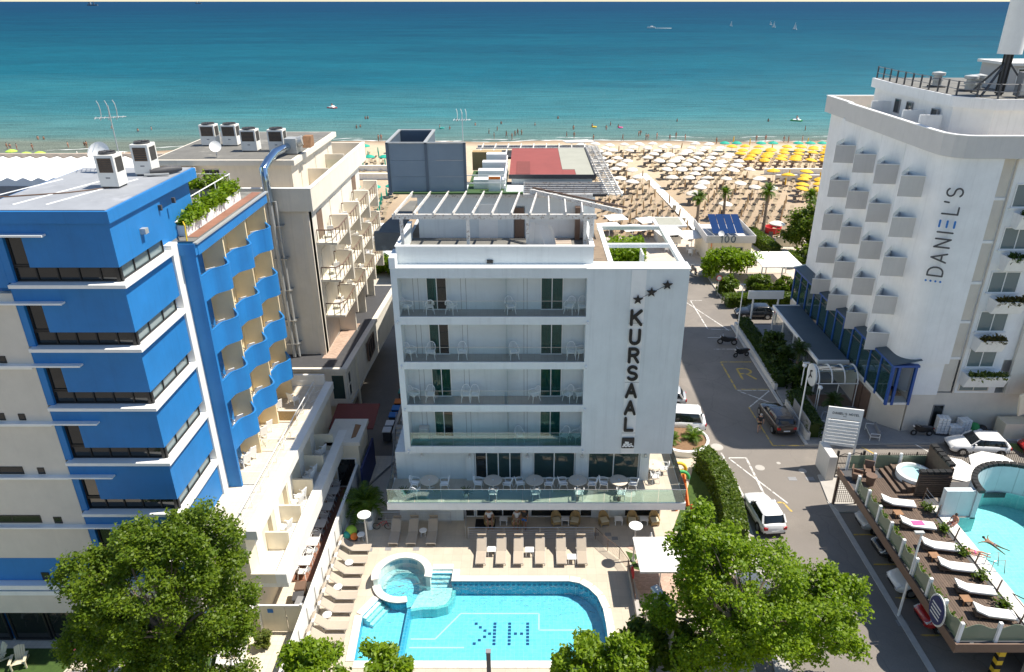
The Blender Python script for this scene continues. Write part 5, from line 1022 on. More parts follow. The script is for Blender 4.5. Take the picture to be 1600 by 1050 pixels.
em=MB(E).prismx([(28.05+.62*math.cos(R(a)),3.35+.82*math.sin(R(a))) for a in range(0,360,18)],21.14,21.2).obj('oval_emblem','c_navy',E); em['label']='oval blue and white club emblem'
MB(E).prismx([(28.05+.72*math.cos(R(a)),3.35+.93*math.sin(R(a))) for a in range(0,360,18)],21.2,21.23).obj('emblem_rim','white_paint',em)
for k in range(4): MB(E).prismx([(27.65,2.95+k*.22),(28.45,2.95+k*.22),(28.45,3.03+k*.22),(27.65,3.03+k*.22)],21.125,21.138).obj('emblem_line','white_paint',em)
# pool of the terrace
AC_=(30.4,35.9)
PE=[(26.2,27.3),(40,27.3),(40,34.6),(32.7,34.6)]+[(AC_[0]+2.7*math.cos(R(a)),AC_[1]+2.6*math.sin(R(a))) for a in range(-20,181,10)]+[(26.2,35.9)]
q=MB(E); 
for i in range(len(PE)):
    a,b=PE[i],PE[(i+1)%len(PE)]; q.quad((*a,1.9),(*b,1.9),(*b,3.0),(*a,3.0))
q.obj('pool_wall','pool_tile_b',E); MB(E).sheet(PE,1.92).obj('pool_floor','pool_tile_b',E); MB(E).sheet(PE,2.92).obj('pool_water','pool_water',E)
MB(E).box(25.45,26.2,27.2,37.0,2.99,3.06).obj('pool_rim','coping',E)
mb=MB(E); cv=[(AC_[0]+2.75*math.cos(R(a)),AC_[1]+2.65*math.sin(R(a))) for a in range(-20,181,8)]
ov=[(AC_[0]+3.05*math.cos(R(a)),AC_[1]+2.95*math.sin(R(a))) for a in range(-20,181,8)]
mb.loft([[(*p,2.9),(*p,4.95),(*o_,4.95),(*o_,2.9)] for p,o_ in zip(cv,ov)]).obj('curved_wall','wall_tile_w',E,40,fix=True); MB(E).box(25.55,27.34,36.0,36.4,2.99,4.9).obj('end_wall','wall_tile_w',E)
for i,p in enumerate(ov):
    a=math.atan2(p[1]-AC_[1],p[0]-AC_[0]); t=MB(E); c=Vector((AC_[0]+2.9*math.cos(a),AC_[1]+2.8*math.sin(a),5.06)); d=Vector((-math.sin(a),math.cos(a),0))*.17; t.bar(tuple(c-d),tuple(c+d),.34,.22).obj('wall_planter','black',E)
wd=MB(E).box(27.0,27.15,38.2,41.0,3,5.0).box(24.9,27.0,38.0,38.12,3.0,4.75).obj('timber_screen','plank',E)
for i in range(9): MB(E).box(24.9,27.0,37.94,38.0,3.05+i*.17,3.18+i*.17).obj('slat','plank',wd)
for i in range(5): MB(E).box(24.95+.4*i,25.29+.4*i,37.9,38.25,4.76,4.96).obj('wall_planter','black',E)
for i in range(5): MB(E).box(26.9,27.3,38.4+.5*i,38.8+.5*i,5.0,5.2).obj('wall_planter','black',E)
ht=thing('hot_tub','round white hot tub on timber steps of the raised terrace','hot tub',(25.6,39.6,3)); MB(ht).lathe([(1.15,0),(1.15,.75),(.95,.78),(.85,.55),(.001,.5)],28,(25.6,39.6,3)).obj('tub','white_paint',ht,40); MB(ht).lathe([(.88,0),(.001,.001)],24,(25.6,39.6,3.68)).obj('water','pool_water',ht)
for i in range(3): MB(ht).box(23.9+.33*i,24.2+.33*i,38.3,40.9,3.0,3.17+.17*i).obj('step','plank',ht)
MB(ht).box(24.9,26.6,38.35,40.9,3.0,3.5).obj('plinth','plank',ht)
# cable rail between planks and pool
cr=thing('cable_rail','brown post and cable rail along the pool side of the timber deck','railing',(25.3,33,3))
for y in (27.5,29.6,31.7,33.8,35.9,37.6): MB(cr).bar((25.25,y,3.0),(25.35,y,3.95),.06,.06).obj('post','brown_metal',cr)
for h in (.3,.6,.92): MB(cr).tube([(25.3,27.5,3+h),(25.3,37.6,3+h)],.012,4).obj('cable','metal',cr)
MB(cr).tube([(25.3,26.6,3.95),(25.3,28.6,3.95),(27.2,26.6,3.95)],.035,5).obj('top_rail','brown_metal',cr)
for j in range(5):
    t=thing('pot_plant','low bowl of green plants beside the cable rail, %s from the front'%ORD[j],'plant',(25.0,28.6+j*2.0,3.0),0,'bowls along the cable rail'); MB().lathe([(.12,0),(.24,.22),(.2,.22)],10).obj('bowl','black',t); mb=MB(); rn=random.Random(j); leaves(mb,[(rn.gauss(0,.17),rn.gauss(0,.2),.2+abs(rn.gauss(0,.14))) for _ in range(150)],.12,rn); mb.obj('plant','leaf_hedge',t)
for j in range(7):
    y=27.3+j*1.7; o=thing('planter_strip','low green planting behind the frosted glass parapet, %s bay from the front'%ORD[j],'plant',(21.75,y,3.0),0,'planting behind the glass'); mb=MB(); rn=random.Random(40+j); leaves(mb,[(rn.gauss(0,.12),rn.uniform(-.7,.7),.15+abs(rn.gauss(0,.22))) for _ in range(260)],.13,rn); mb.obj('foliage','leaf_hedge',o); MB().box(-.15,.15,-.7,.7,0,.2).obj('trough','dark_grey',o)
# entrance sign with louvres
SG=thing('entrance_sign',"white louvred sign board reading DANIEL'S HOTEL at the gate",'sign',(23.2,45.6,0),R(-14))
MB().box(-1.2,-1.08,-.06,.06,0,5.1).box(1.08,1.2,-.06,.06,0,5.1).obj('upright','white_paint',SG); MB().box(-1.08,1.08,-.05,.05,4.15,5.1).obj('board','white_paint',SG)
for i in range(8): MB().box(-1.08,1.08,-.09,.09,1.9+i*.28,2.05+i*.28).obj('louvre','white_paint',SG)
s_='DANIEL\'S HOTEL'; xx=-.86
for ch in s_:
    if ch==' ': xx+=.10; continue
    wd=max(x for p in GLY[ch] for x,y in p); strokes(MB(),GLY[ch],(xx,-.06,4.55),(1,0,0),(0,0,1),.17,.024,.008).obj('letter','black',SG); xx+=wd*.17+.052
MB().box(-.12,.12,-.062,-.05,4.38,4.43).obj('small_print','mid_grey',SG)
gp=thing('gate_pillar','grey concrete gate pillar below the louvred sign','pillar',(22.2,45.0,0)); MB(gp).box(21.9,22.5,43.9,46.0,-.1,2.0).obj('block','d_grey',gp,bevel=.05); MB(gp).box(22.5,22.53,44.6,45.3,1.1,1.6).obj('nameplate','dark_grey',gp)
WG=thing('iron_gate','black wrought iron gate with curled top beside the sign','gate',(23.6,44.4,0))
for x in (22.7,24.6): MB(WG).box(x-.07,x+.07,44.33,44.47,-.1,2.2).obj('post','black',WG)
for z in (.15,.5,1.1,1.7): MB(WG).box(22.77,24.53,44.37,44.43,z,z+.05).obj('rail','black',WG)
for i in range(16): MB(WG).tube([(22.83+i*.11,44.4,.05),(22.83+i*.11,44.4,1.75+.2*math.sin(PI*i/15))],.012,4).obj('bar','black',WG)
MB(WG).tube([(22.8,44.4,1.75),(23.2,44.4,1.95),(23.6,44.4,1.85),(24.0,44.4,2.05),(24.5,44.4,1.9)],.03,5).obj('scroll','black',WG)
MF=thing('iron_fence','dark iron fence between car lane and pool terrace','fence',(32,45.5,0))
for i in range(8): x=24.8+i*2.1; MB(MF).box(x-.04,x+.04,45.1+.04*i,45.18+.04*i,-.1,1.55).obj('post','black',MF)
for z in (.3,1.3): MB(MF).bar((24.7,45.14,z),(41.5,45.46,z),.04,.04).obj('rail','black',MF)
for i in range(108): x=24.8+i*.155; MB(MF).box(x-.011,x+.011,45.13+.003*i,45.15+.003*i,.05,1.5).obj('bar','black',MF)
TG=thing('terrace_side_gate','dark mesh gate under the end of the raised terrace','gate',(21.6,40.6,0)); MB(TG).box(21.35,21.5,41.1,41.25,-.1,2.6).box(22.9,23.0,41.1,41.2,-.1,2.6).obj('post','brown_metal',TG)
for i in range(10): MB(TG).box(21.55+i*.14,21.57+i*.14,41.14,41.17,.1,2.3).obj('bar','brown_metal',TG)
for i in range(12): MB(TG).box(21.5,22.9,41.12,41.14,.2+i*.18,.22+i*.18).obj('wire','brown_metal',TG)

for j,(x,y,r) in enumerate(((29.3,41.3,1.5),(32.4,41.7,1.7))):
    t=thing('sail_parasol','wide white parasol behind the curved pool wall, %s one'%['left','right'][j],'parasol',(x,y,-.1)); MB().lathe([(.03,3.35),(r*.5,3.2),(r,2.95),(r,2.85)],8).obj('canopy','umb_white',t); MB().tube([(0,0,0),(0,0,3.35)],.05,6).obj('pole','white_paint',t)
MB(E).box(34.5,38,39.7,41.5,2.7,2.9).obj('green_mat','green_floor',E)
# ---------------------------------------------------------------- furniture
def make_lounger():
    t=thing('sun_lounger','x','sun lounger'); f='lounger_metal'   # head at +y, feet at -y
    fr=MB(); 
    for s in (-1,1): fr.box(s*.30-.02,s*.30+.02,-.95,.45,.27,.31)
    fr.box(-.28,.28,-.95,-.91,.272,.308).box(-.28,.28,.41,.45,.272,.308); fr.obj('frame',f,t)
    for s in (-1,1):
        for y in (-.78,.35): MB().box(s*.29-.02,s*.29+.02,y-.02,y+.02,0,.27).obj('leg',f,t)
    n=8; secs=[]
    for i in range(n+1): y=-.94+1.14*i/n; z=.312-.02*math.sin(PI*i/n); secs.append([(-.28,y,z),(.28,y,z),(.28,y,z+.018),(-.28,y,z+.018)])
    MB().loft(secs).obj('seat_fabric','sun_fabric',t)
    b=MB(); secs=[]
    for i in range(6): k=i/5; y=.2+.62*k; z=.314+.52*k; secs.append([(-.28,y,z),(.28,y,z),(.28,y-.012,z+.018),(-.28,y-.012,z+.018)])
    bk=b.loft(secs).obj('backrest','sun_fabric',t); e=MB()
    for s in (-1,1): e.tube([(s*.30,.2,.31),(s*.30,.84,.85)],.018,5)
    e.tube([(-.30,.84,.85),(.30,.84,.85)],.018,5); e.obj('back_frame',f,bk)
    for s in (-1,1): MB().tube([(s*.27,.62,.64),(s*.27,.36,.30)],.012,4).obj('strut',f,bk)
    sh=MB(); secs=[]
    for i in range(7): a=R(-20+110*i/6); secs.append([(x,.80+.30*math.cos(a),.86+.30*math.sin(a)-.05) for x in (-.28,.28)])
    sh.loft(secs,False,False).obj('sun_shade','sun_fabric',t)
    return t
for i,x in enumerate((-8.72,-7.56,-6.28)): place('lounger',make_lounger,(x,37.6,0),0,'taupe sun lounger in the row of three by the hotel rail, %s from left'%ORD[i],'taupe pool loungers')
for i,x in enumerate((-2.96,-1.70,-.60,.76,2.10,3.40)): place('lounger',make_lounger,(x,35.75,0),0,'taupe sun lounger in the row of six above the pool, %s from left'%ORD[i],'taupe pool loungers')
for i,y in enumerate((36.3,35.2,34.25,33.25,32.2,31.2,29.95,29.0)): place('lounger',make_lounger,(-11.0,y,0),R(90),'taupe sun lounger in the column beside the pale fence, %s from the palm'%ORD[i],'taupe pool loungers')
def make_side():
    t=thing('side_table','x','side table'); MB().lathe([(.001,.40),(.25,.40),(.26,.43),(.24,.45),(.001,.45)],16).obj('top','plastic_white',t,40)
    for a in (45,135,225,315): MB().tube([(.17*math.cos(R(a)),.17*math.sin(R(a)),.4),(.2*math.cos(R(a)),.2*math.sin(R(a)),0)],.02,5).obj('leg','plastic_white',t)
    return t
for (x,y,l) in ((-6.9,37.8,'between the second and third lounger of the top row'),(-11.1,34.8,'between the second and third lounger beside the fence'),(-11.3,32.75,'between the fourth and fifth lounger beside the fence'),(-11.4,30.6,'between the sixth and seventh lounger beside the fence'),(-10.9,37.4,'in front of the palm planter')): place('side',make_side,(x,y,0),0,'round white side table '+l)
def make_sq():
    t=thing('square_side_table','x','side table'); MB().box(-.27,.27,-.24,.24,.40,.44).obj('top','plastic_white',t)
    for x in (-.22,.22):
        for y in (-.19,.19): MB().box(x-.025,x+.025,y-.025,y+.025,0,.4).obj('leg','plastic_white',t)
    return t
for (x,y,l) in ((-2.3,36.0,'between the first and second lounger of the six'),(.1,35.95,'between the third and fourth lounger of the six'),(2.75,35.3,'between the fifth and sixth lounger of the six')): place('sq',make_sq,(x,y,0),0,'square white side table '+l)
# terrace tables and chairs
def make_rt():
    t=thing('round_table','x','table'); MB().lathe([(.001,.70),(.58,.70),(.60,.72),(.58,.745),(.001,.745)],24).obj('top','travertine',t,40); MB().lathe([(.05,0),(.05,.7)],8).obj('stem','plastic_white',t)
    for a in (45,135,225,315): MB().tube([(.05*math.cos(R(a)),.05*math.sin(R(a)),.12),(.36*math.cos(R(a)),.36*math.sin(R(a)),0)],.025,5).obj('foot','plastic_white',t)
    MB().lathe([(.05,.745),(.06,.80),(.05,.80)],8).obj('ashtray','plastic_white',t); return t
Z1=3.296
TT=[(-6.35,38.35),(-2.25,38.35),(.42,38.35),(3.2,38.35),(5.85,38.35),(8.35,40.1)]
for i,(x,y) in enumerate(TT):
    place('rt',make_rt,(x,y,Z1),0,'round stone topped table on the first floor terrace, %s from left'%ORD[i],'terrace tables')
    for k,(dx,dy,a) in enumerate(((-.95,.1,95),(.95,.05,-95),(.05,-.92,180+8*(i%3-1)))):
        if i==0 and k==2: dx,dy=-.85,-.75
        if i==5: dx,dy=(dx*.75,dy*.6) if k<2 else (0,-.9)
        place('wchair',make_wchair,(x+dx,y+dy,Z1),R(a+rnd.uniform(-14,14)) ,'white armchair %s the %s terrace table from left'%(['left of','right of','in front of'][k],ORD[i]),'first floor terrace chairs')
fl=['top balcony','second balcony from the top','third balcony from the top','lowest balcony']
BCH=[[(-7.1,70),(-5.8,200),(-4.5,160),(-1.05,20),(2.45,-25),(3.2,0)],[(-7.1,60),(-5.85,0),(-3.95,5),(-.85,12),(2.6,0),(3.22,-80)],[(-7.1,60),(-6.05,0),(-3.85,0),(-3.3,3),(.4,-60),(2.5,-35),(3.22,-80)],[(-.55,15),(2.35,-25),(3.1,-60)]]
for f,lst in enumerate(BCH):
    for k,(x,a) in enumerate(lst): place('wchair',make_wchair,(x,39.15,FL[f][0]+.013),R(a),'white armchair on the %s of the white hotel, %s from left'%(fl[f],ORD[k]),'white hotel balcony chairs')
cb=tag(MB().box(-6.95,-6.35,39.2,39.7,6.47,7.35).obj('balcony_cabinet','d_grey',bevel=.02),'grey cabinet on the lowest balcony of the white hotel','cabinet')
for j,(x,z) in enumerate(((-7.9,3.296),(-3.95,3.296))):
    t=thing('potted_cycad','small potted cycad on the first floor terrace, %s'%['left end','near the glass door'][j],'plant',(x,37.6,z)); MB().lathe([(.14,0),(.24,.35),(.2,.35)],12).obj('pot','travertine' if j==0 else 'c_white',t); mb=MB()
    for k in range(16):
        a=k*2.4; e=R(25+40*((k*7)%5)/5); pts=[(math.cos(a)*s*math.cos(e)*.6,math.sin(a)*s*math.cos(e)*.6,.35+.6*(s*math.sin(e)-.35*s*s)) for s in (0,.35,.7,1)]; 
        for q in range(3): p0,p1=Vector(pts[q]),Vector(pts[q+1]); w=Vector((-math.sin(a),math.cos(a),0))*.05*(1-q*.25); mb.quad(tuple(p0-w),tuple(p0+w),tuple(p1+w*.7),tuple(p1-w*.7))
    mb.obj('fronds','leaf_shade',t)
# wicker armchairs under the terrace
def make_wick():
    t=thing('wicker_armchair','x','armchair'); sec=[]
    for i in range(11): a=R(-20+220*i/10); h=.42+.46*max(0,math.sin(a)); sec.append([(.36*math.cos(a),.34*math.sin(a),.08),(.38*math.cos(a),.36*math.sin(a)+.05*max(0,math.sin(a)),h),(.32*math.cos(a),.30*math.sin(a)+.04*max(0,math.sin(a)),h),(.30*math.cos(a),.28*math.sin(a),.08)])
    MB().loft(sec).obj('shell','wicker',t,50,fix=True); MB().box(-.30,.30,-.30,.26,.12,.36).obj('base','wicker',t,bevel=.04); MB().box(-.27,.27,-.30,.22,.36,.45).obj('cushion','cushion',t,bevel=.04)
    for x in (-.25,.25):
        for y in (-.25,.22): MB().box(x-.025,x+.025,y-.025,y+.025,0,.12).obj('leg','wicker',t)
    return t
for i,(x,a) in enumerate(((-2.6,10),(-.75,-10),(1.9,12),(3.15,-14),(5.1,15),(7.0,-5),(8.5,8))): place('wick',make_wick,(x,38.95,0),R(a),'wicker armchair with cream cushion under the terrace, %s from left'%ORD[i],'wicker armchairs under the terrace')
for i,x in enumerate((-1.65,2.5,6.1,7.8)): place('sq',make_sq,(x,39.0,0),0,'small pale table between wicker armchairs, %s from left'%ORD[i])
struct(MB().box(-3.55,-2.0-.2,38.5,39.45,.003,.02).obj('door_mat','black'))
# deck railings
def rail(name,label,pts,h=.9,bars=3,mat='metal',infill=None):
    t=thing(name,label,'railing',(*pts[0],0)); 
    MB(t).tube([(*p,h) for p in pts],.025,6).obj('handrail',mat,t)
    for p in densify(pts,1.25): MB(t).tube([(*p,0),(*p,h)],.02,5).obj('post',mat,t)
    for b in range(bars): MB(t).tube([(*p,.15+b*(h-.2)/max(1,bars))for p in pts],.010,4).obj('bar',mat,t)
    return t
rail('deck_railing','steel railing with thin bars between pool loungers and the shaded terrace',[(-3.9,37.45),(4.3,37.45)],.95,4)
rail('corner_railing','zigzag steel railing at the right corner of the pool deck',[(4.4,37.4),(5.1,36.3),(5.75,35.5),(6.15,34.5),(6.2,31.5)],.95,7,'brown_metal')
rail('ramp_railing','steel railing behind the row of three loungers',[(-9.9,39.0),(-5.2,39.0)],.95,4)
rail('step_railing','low steel railing beside the ramp to the deck',[(-4.15,39.0),(-4.1,37.6)],.95,2)
# mushroom lamps
def lamp(loc,h,label,dx=0):
    t=thing('disc_lamp',label,'lamp',loc); MB().tube([(0,0,0),(dx,0,h)],.055,8).obj('post','galv',t); MB().lathe([(.10,0),(.10,.25)],10).obj('foot','white_paint',t); MB().lathe([(.05,h-.25),(.1,h-.02),(.42,h),(.42,h+.05),(.001,h+.09)],24,(dx,0,0)).obj('shade','white_paint',t,40)
lamp((6.62,35.4,0),2.75,'white disc lamp beside the brick circle'); lamp((-10.35,36.7,0),2.55,'white disc lamp beside the palm planter')
# palm planter
def frond_mesh(L,droop,n,lw,mat,key,rn,width=.34):
    mb=MB(); pts=[]
    for i in range(n+1): s=i/n; pts.append(Vector((s*L*(1-.18*s*droop),0,L*(.42*s-.62*droop*s*s))))
    for i in range(n):
        p0,p1=pts[i],pts[i+1]; d=(p1-p0).normalized(); mb.bar(tuple(p0),tuple(p1),.03*(1-i/n)+.008,.02)
        for k in range(3):
            p=p0.lerp(p1,k/3); s=(i+k/3)/n; ll=width*L*math.sin(PI*min(1,.12+.86*s))**.7
            for sg in (-1,1):
                tip=p+Vector((.45*ll,sg*ll*.85,-.28*ll*rn.uniform(.3,1.3))); w=d*lw; mb.add([tuple(p-w),tuple(p+w),tuple(tip)],[(0,1,2)])
    me=mb.obj(key,mat); d=me.data; bpy.data.objects.remove(me); return d
FR={}
def palm(loc,h,L,n,mat,label,tr=.13,seed=0,planter=None,trunkmat='bark',up=1.0,group=None):
    rn=random.Random(seed); t=thing('palm_tree',label,'palm',loc,0,group); lean=rn.uniform(-.04,.04)*h
    if h>.05:
        mb=MB(); pts=[(lean*(i/6)**2,0,h*i/6) for i in range(7)]; mb.tube(pts,[tr*(1.25-.35*i/6)+.02*(i%2) for i in range(7)],9); mb.obj('trunk',trunkmat,t,50)
    for v in range(3):
        if (mat,v,L) not in FR: FR[(mat,v,L)]=frond_mesh(L,.7+.35*v,8,.035*max(.6,L/1.6),mat,'frond',random.Random(v))
    for k in range(n):
        o=bpy.data.objects.new('frond',FR[(mat,k%3,L)]); COL.objects.link(o); o.parent=t; o.location=(lean,0,h)
        el=R(rn.uniform(-38,62))*up if k>n*.25 else R(rn.uniform(20,75)); o.rotation_euler=(rn.uniform(-.2,.2),-el,k*2.399+rn.uniform(-.2,.2)); s=rn.uniform(.8,1.1); o.scale=(s,s,s)
    return t
palm((-11.0,39.6,.9),.35,1.9,30,'leaf_palm_g','bushy green palm in a white planter at the deck corner',.2,1,up=.9)
pl=thing('palm_planter','white square planter holding the bushy palm','planter',(-11,39.6,0)); MB(pl).box(-11.6,-10.4,39.0,40.2,0,.95).obj('box','k_trim',pl,bevel=.02); MB(pl).box(-11.5,-10.5,39.1,40.1,.95,.97).obj('soil','soil',pl)
bb=thing('toy_bag','heap of bright pool toys beside the palm planter','toys',(-11.5,37.6,0)); MB(bb).sphere((-11.6,37.7,.45),.38,10).obj('green_ring','c_lime',bb,60); MB(bb).sphere((-11.35,37.35,.3),.25,8).obj('orange_ball','c_orange',bb,60); MB(bb).sphere((-11.8,37.45,.35),.28,8).obj('teal_float','c_teal',bb,60); MB(bb).box(-11.9,-11.2,37.2,38,.0,.25).obj('basket','dark_grey',bb)
bn=thing('waste_basket','white waste basket in front of the palm planter','bin',(-10.55,38.5,0)); MB(bn).lathe([(.2,0),(.26,.75),(.22,.75)],14,(-10.55,38.5,0)).obj('bucket','plastic_white',bn,40)
bk=thing('folding_bicycle','small bicycle leaning by the ramp railing','bicycle',(-9.7,38.4,0))
for x in (-10.1,-9.3): MB(bk).tube([(x+.25*math.cos(R(a)),38.4,.27+.25*math.sin(R(a))) for a in range(0,360,24)],.02,5,True).obj('wheel','tyre',bk)
MB(bk).tube([(-10.1,38.4,.27),(-9.75,38.4,.6),(-9.4,38.4,.7),(-9.3,38.4,.27)],.02,5).tube([(-9.75,38.4,.6),(-9.7,38.4,.3),(-9.4,38.4,.62)],.02,5).obj('frame','c_red',bk); MB(bk).tube([(-9.42,38.15,.95),(-9.42,38.65,.95)],.015,4).tube([(-9.42,38.4,.95),(-9.4,38.4,.7)],.015,4).obj('handlebar','metal',bk); MB(bk).box(-9.95,-9.7,38.33,38.47,.82,.87).obj('saddle','black',bk)
# square parasol right of the pool
pz=thing('square_parasol','large white square parasol beside the brick circle','parasol',(7.9,33.2,0)); mb=MB(pz); c=(7.9,33.2,2.95); q=[(6.35,34.7,2.5),(9.4,34.7,2.5),(9.4,31.75,2.5),(6.4,31.75,2.5)]
for i in range(4): mb.quad(c,q[i],q[(i+1)%4]); mb.quad(q[i],(q[i][0],q[i][1],2.38),(q[(i+1)%4][0],q[(i+1)%4][1],2.38),q[(i+1)%4])
mb.obj('canopy','umb_white',pz); MB(pz).tube([(7.9,33.2,0),(7.9,33.2,2.95)],.04,8).obj('pole','white_paint',pz)
for i in range(4): MB(pz).tube([(7.9,33.2,2.3),q[i]],.015,4).obj('rib','galv',pz)
cl=thing('closed_parasol','folded white parasol beside the disc lamp','parasol',(7.55,35.1,0)); MB(cl).lathe([(.02,2.5),(.1,2.2),(.2,1.2),(.12,1.15)],10,(7.55,35.1,0)).obj('canopy','umb_white',cl,50); MB(cl).tube([(7.55,35.1,0),(7.55,35.1,2.5)],.03,6).obj('pole','white_paint',cl)
def make_deckchair():
    t=thing('deck_chair','x','deck chair'); secs=[[(x,y,z) for x in (-.27,.27)] for y,z in ((-.75,.36),(-.1,.28),(.15,.34),(.62,.98),(.66,1.05))]; mb=MB(); mb.loft([[(-.27,y,z),(.27,y,z),(.27,y-.01,z+.03),(-.27,y-.01,z+.03)] for y,z in ((-.75,.36),(-.1,.28),(.15,.34),(.62,.98),(.66,1.05))]); mb.obj('sling','sun_fabric',t)
    for s in (-1,1): MB().tube([(s*.29,-.75,.0),(s*.29,-.75,.38),(s*.29,.0,.3),(s*.29,.66,1.05)],.02,5).obj('side_frame','lounger_metal',t); MB().tube([(s*.29,.3,.55),(s*.29,.6,0)],.02,5).obj('leg','lounger_metal',t)
    return t
place('dchair',make_deckchair,(7.05,30.6,0),R(-10),'taupe deck chair in front of the square parasol, left one'); place('dchair',make_deckchair,(8.0,30.5,0),R(-20),'taupe deck chair in front of the square parasol, right one')
lb=thing('life_ring','red life ring hanging on the deck fence','life ring',(6.2,33.3,1.0)); MB(lb).tube([(6.25,33.3+.3*math.cos(R(a)),1.0+.3*math.sin(R(a))) for a in range(0,360,20)],.07,8,True).obj('ring','c_red',lb,60); MB(lb).tube([(6.2,33.4,.7),(6.3,32.9,.5),(6.2,32.7,.75)],.02,5).obj('rope','c_yellow',lb)
dw=thing('deck_wall','low concrete wall along the right side of the pool deck','wall',(6.3,31,0)); MB(dw).box(6.15,6.4,27.5,34.4,0,.55).obj('wall','concrete',dw)
# slide in the playground
sl=thing('toy_slide','orange and yellow toy slide with green arches by the hedge','slide',(10.9,41.2,0))
MB(sl).loft([[(10.5,42.6-.5*i,1.45-.3*i),(11.1,42.6-.5*i,1.45-.3*i),(11.1,42.6-.5*i,1.35-.3*i),(10.5,42.6-.5*i,1.35-.3*i)] for i in range(5)]).obj('chute','c_orange',sl); 
for x in (10.47,11.13): MB(sl).bar((x,42.7,1.6),(x,40.5,.3),.08,.22).obj('side','c_orange',sl)
for y,c in ((43.0,'c_yellow'),(42.0,'c_green')): MB(sl).tube([(10.8+.5*math.cos(R(a)),y,1.5+.6*math.sin(R(a))) for a in range(0,181,18)],.12,8).obj('arch',c,sl,60)
MB(sl).box(10.3,11.3,42.6,43.4,0,1.3).obj('tower','c_yellow',sl,bevel=.06); MB(sl).sphere((10.6,42.7,1.55),.22,8).obj('knob','c_red',sl,60); MB(sl).box(10.2,10.35,40.3,42.6,0,.5).obj('skirt','c_orange',sl); MB(sl).box(11.2,11.35,39.9,40.3,0,.6).obj('step','c_red',sl)
# ---------------------------------------------------------------- vehicles
def rr(w,y0,y1,z,n=5,r=.25):
    """rounded rectangle ring at height z"""
    out=[]
    for (cx,cy,a0) in ((w-r,y1-r,0),(-w+r,y1-r,90),(-w+r,y0+r,180),(w-r,y0+r,270)):
        for i in range(n): a=R(a0+90*i/(n-1)); out.append((cx+r*math.cos(a),cy+r*math.sin(a),z))
    return out
def car(loc,rz,paint,label,L=4.1,Wd=1.78,Ht=1.48,suv=0,group=None,van=0):
    t=thing('parked_car',label,'car',loc,rz,group); w=Wd/2; h=L/2; lift=.06*suv
    st=[(-h,.72,.42,.80),(-h+.08,.86,.26,.96),(-h+.55,.97,.22,1.0),(-.3,1.0,.20,.98),(.9,1.0,.20,.95),(h-.75,.97,.22,.88),(h-.28,.88,.25,.76),(h-.06,.74,.30,.64),(h,.60,.40,.56)]
    secs=[]
    for y,k,zb,zt in st:
        zb+=lift; zt=zt*(1+.06*suv)+lift; ww=w*k; m=(zb+zt)/2
        secs.append([(-ww*.86,y,zb),(ww*.86,y,zb),(ww*.97,y,zb+.14),(ww,y,m),(ww*.97,y,zt-.10),(ww*.86,y,zt),(ww*.4,y,zt+.035),(-ww*.4,y,zt+.035),(-ww*.86,y,zt),(-ww*.97,y,zt-.10),(-ww,y,m),(-ww*.97,y,zb+.14)])
    MB().loft(secs).obj('body',paint,t,45,fix=True)
    zb=.97*(1+.06*suv)+lift; rear=-h+.22; fr=h-1.28 if not van else h-.9; zr=Ht
    rings=[rr(w*.90,rear,fr,zb-.05),rr(w*.88,rear+.06,fr-.12,zb+.06),rr(w*.80,rear+.30-.1*suv,fr-.62,zr-.12),rr(w*.74,rear+.42-.1*suv,fr-.78,zr-.03)]
    MB().loft(rings).obj('windows','car_glass',t,50,fix=True)
    MB().loft([rr(w*.785,rear+.33-.1*suv,fr-.68,zr-.075),rr(w*.74,rear+.42-.1*suv,fr-.78,zr-.015),rr(w*.55,rear+.65,fr-1.0,zr+.01)]).obj('roof',paint,t,40,fix=True)
    for s in (-1,1):
        MB().bar((s*w*.875,fr-.10,zb),(s*w*.775,fr-.66,zr-.07),.06,.06).obj('front_pillar',paint,t); MB().bar((s*w*.885,-.1,zb),(s*w*.79,-.15,zr-.07),.05,.06).obj('door_pillar','black',t); MB().bar((s*w*.87,rear+.12,zb),(s*w*.78,rear+.42,zr-.07),.12,.10).obj('rear_pillar',paint,t)
        MB().box(s*w*.97-.09,s*w*.97+.09,fr-.42,fr-.30,zb+.02,zb+.16).obj('mirror',paint,t,bevel=.03)
        MB().prismx([(h-.02,.60+lift),(h-.30,.78+lift),(h-.42,.74+lift),(h-.1,.54+lift)],s*w*.5,s*w*.76).obj('headlight','lamp_clear',t); MB().box(s*w*.58,s*w*.86,-h-.01,-h+.12,.66+lift,.86+lift).obj('tail_light','lamp_red',t)
        for y in (-h+.78,h-.82):
            wl=thing_part_wheel(t,s,w,y,lift)
    MB().box(-.26,.26,-h-.02,-h+.06,.5+lift,.6+lift).obj('number_plate','white_paint',t); MB().box(-w*.8,w*.8,-h+.01,-h+.1,.3+lift,.42+lift).obj('rear_bumper','black',t); MB().box(-w*.5,w*.5,h-.07,h+.005,.36+lift,.48+lift).obj('grille','black',t)
    return t
WH={}
def thing_part_wheel(t,s,w,y,lift):
    r=.33
    def cyl(x0,x1,rad,mat,nm,par,n=20): return MB().prismx([(y+rad*math.cos(2*PI*i/n),r+rad*math.sin(2*PI*i/n)) for i in range(n)],x0,x1).obj(nm,mat,par)
    a=cyl(s*(w-.02),s*(w-.06)+s*.045,.39,'black','wheel_arch',t); ty=cyl(s*(w-.2),s*(w+.012),r,'tyre','wheel',t); cyl(s*(w+.012),s*(w+.02),r*.66,'rim','rim',ty,14)
car((16.05,39.7,-.12),R(5),'car_white','white hatchback parked beside the hedge',4.1,1.78,1.5)
car((20.75,52.0,-.12),R(4),'car_brown','dark brown estate car parked by the lamp post',4.5,1.82,1.55,1)
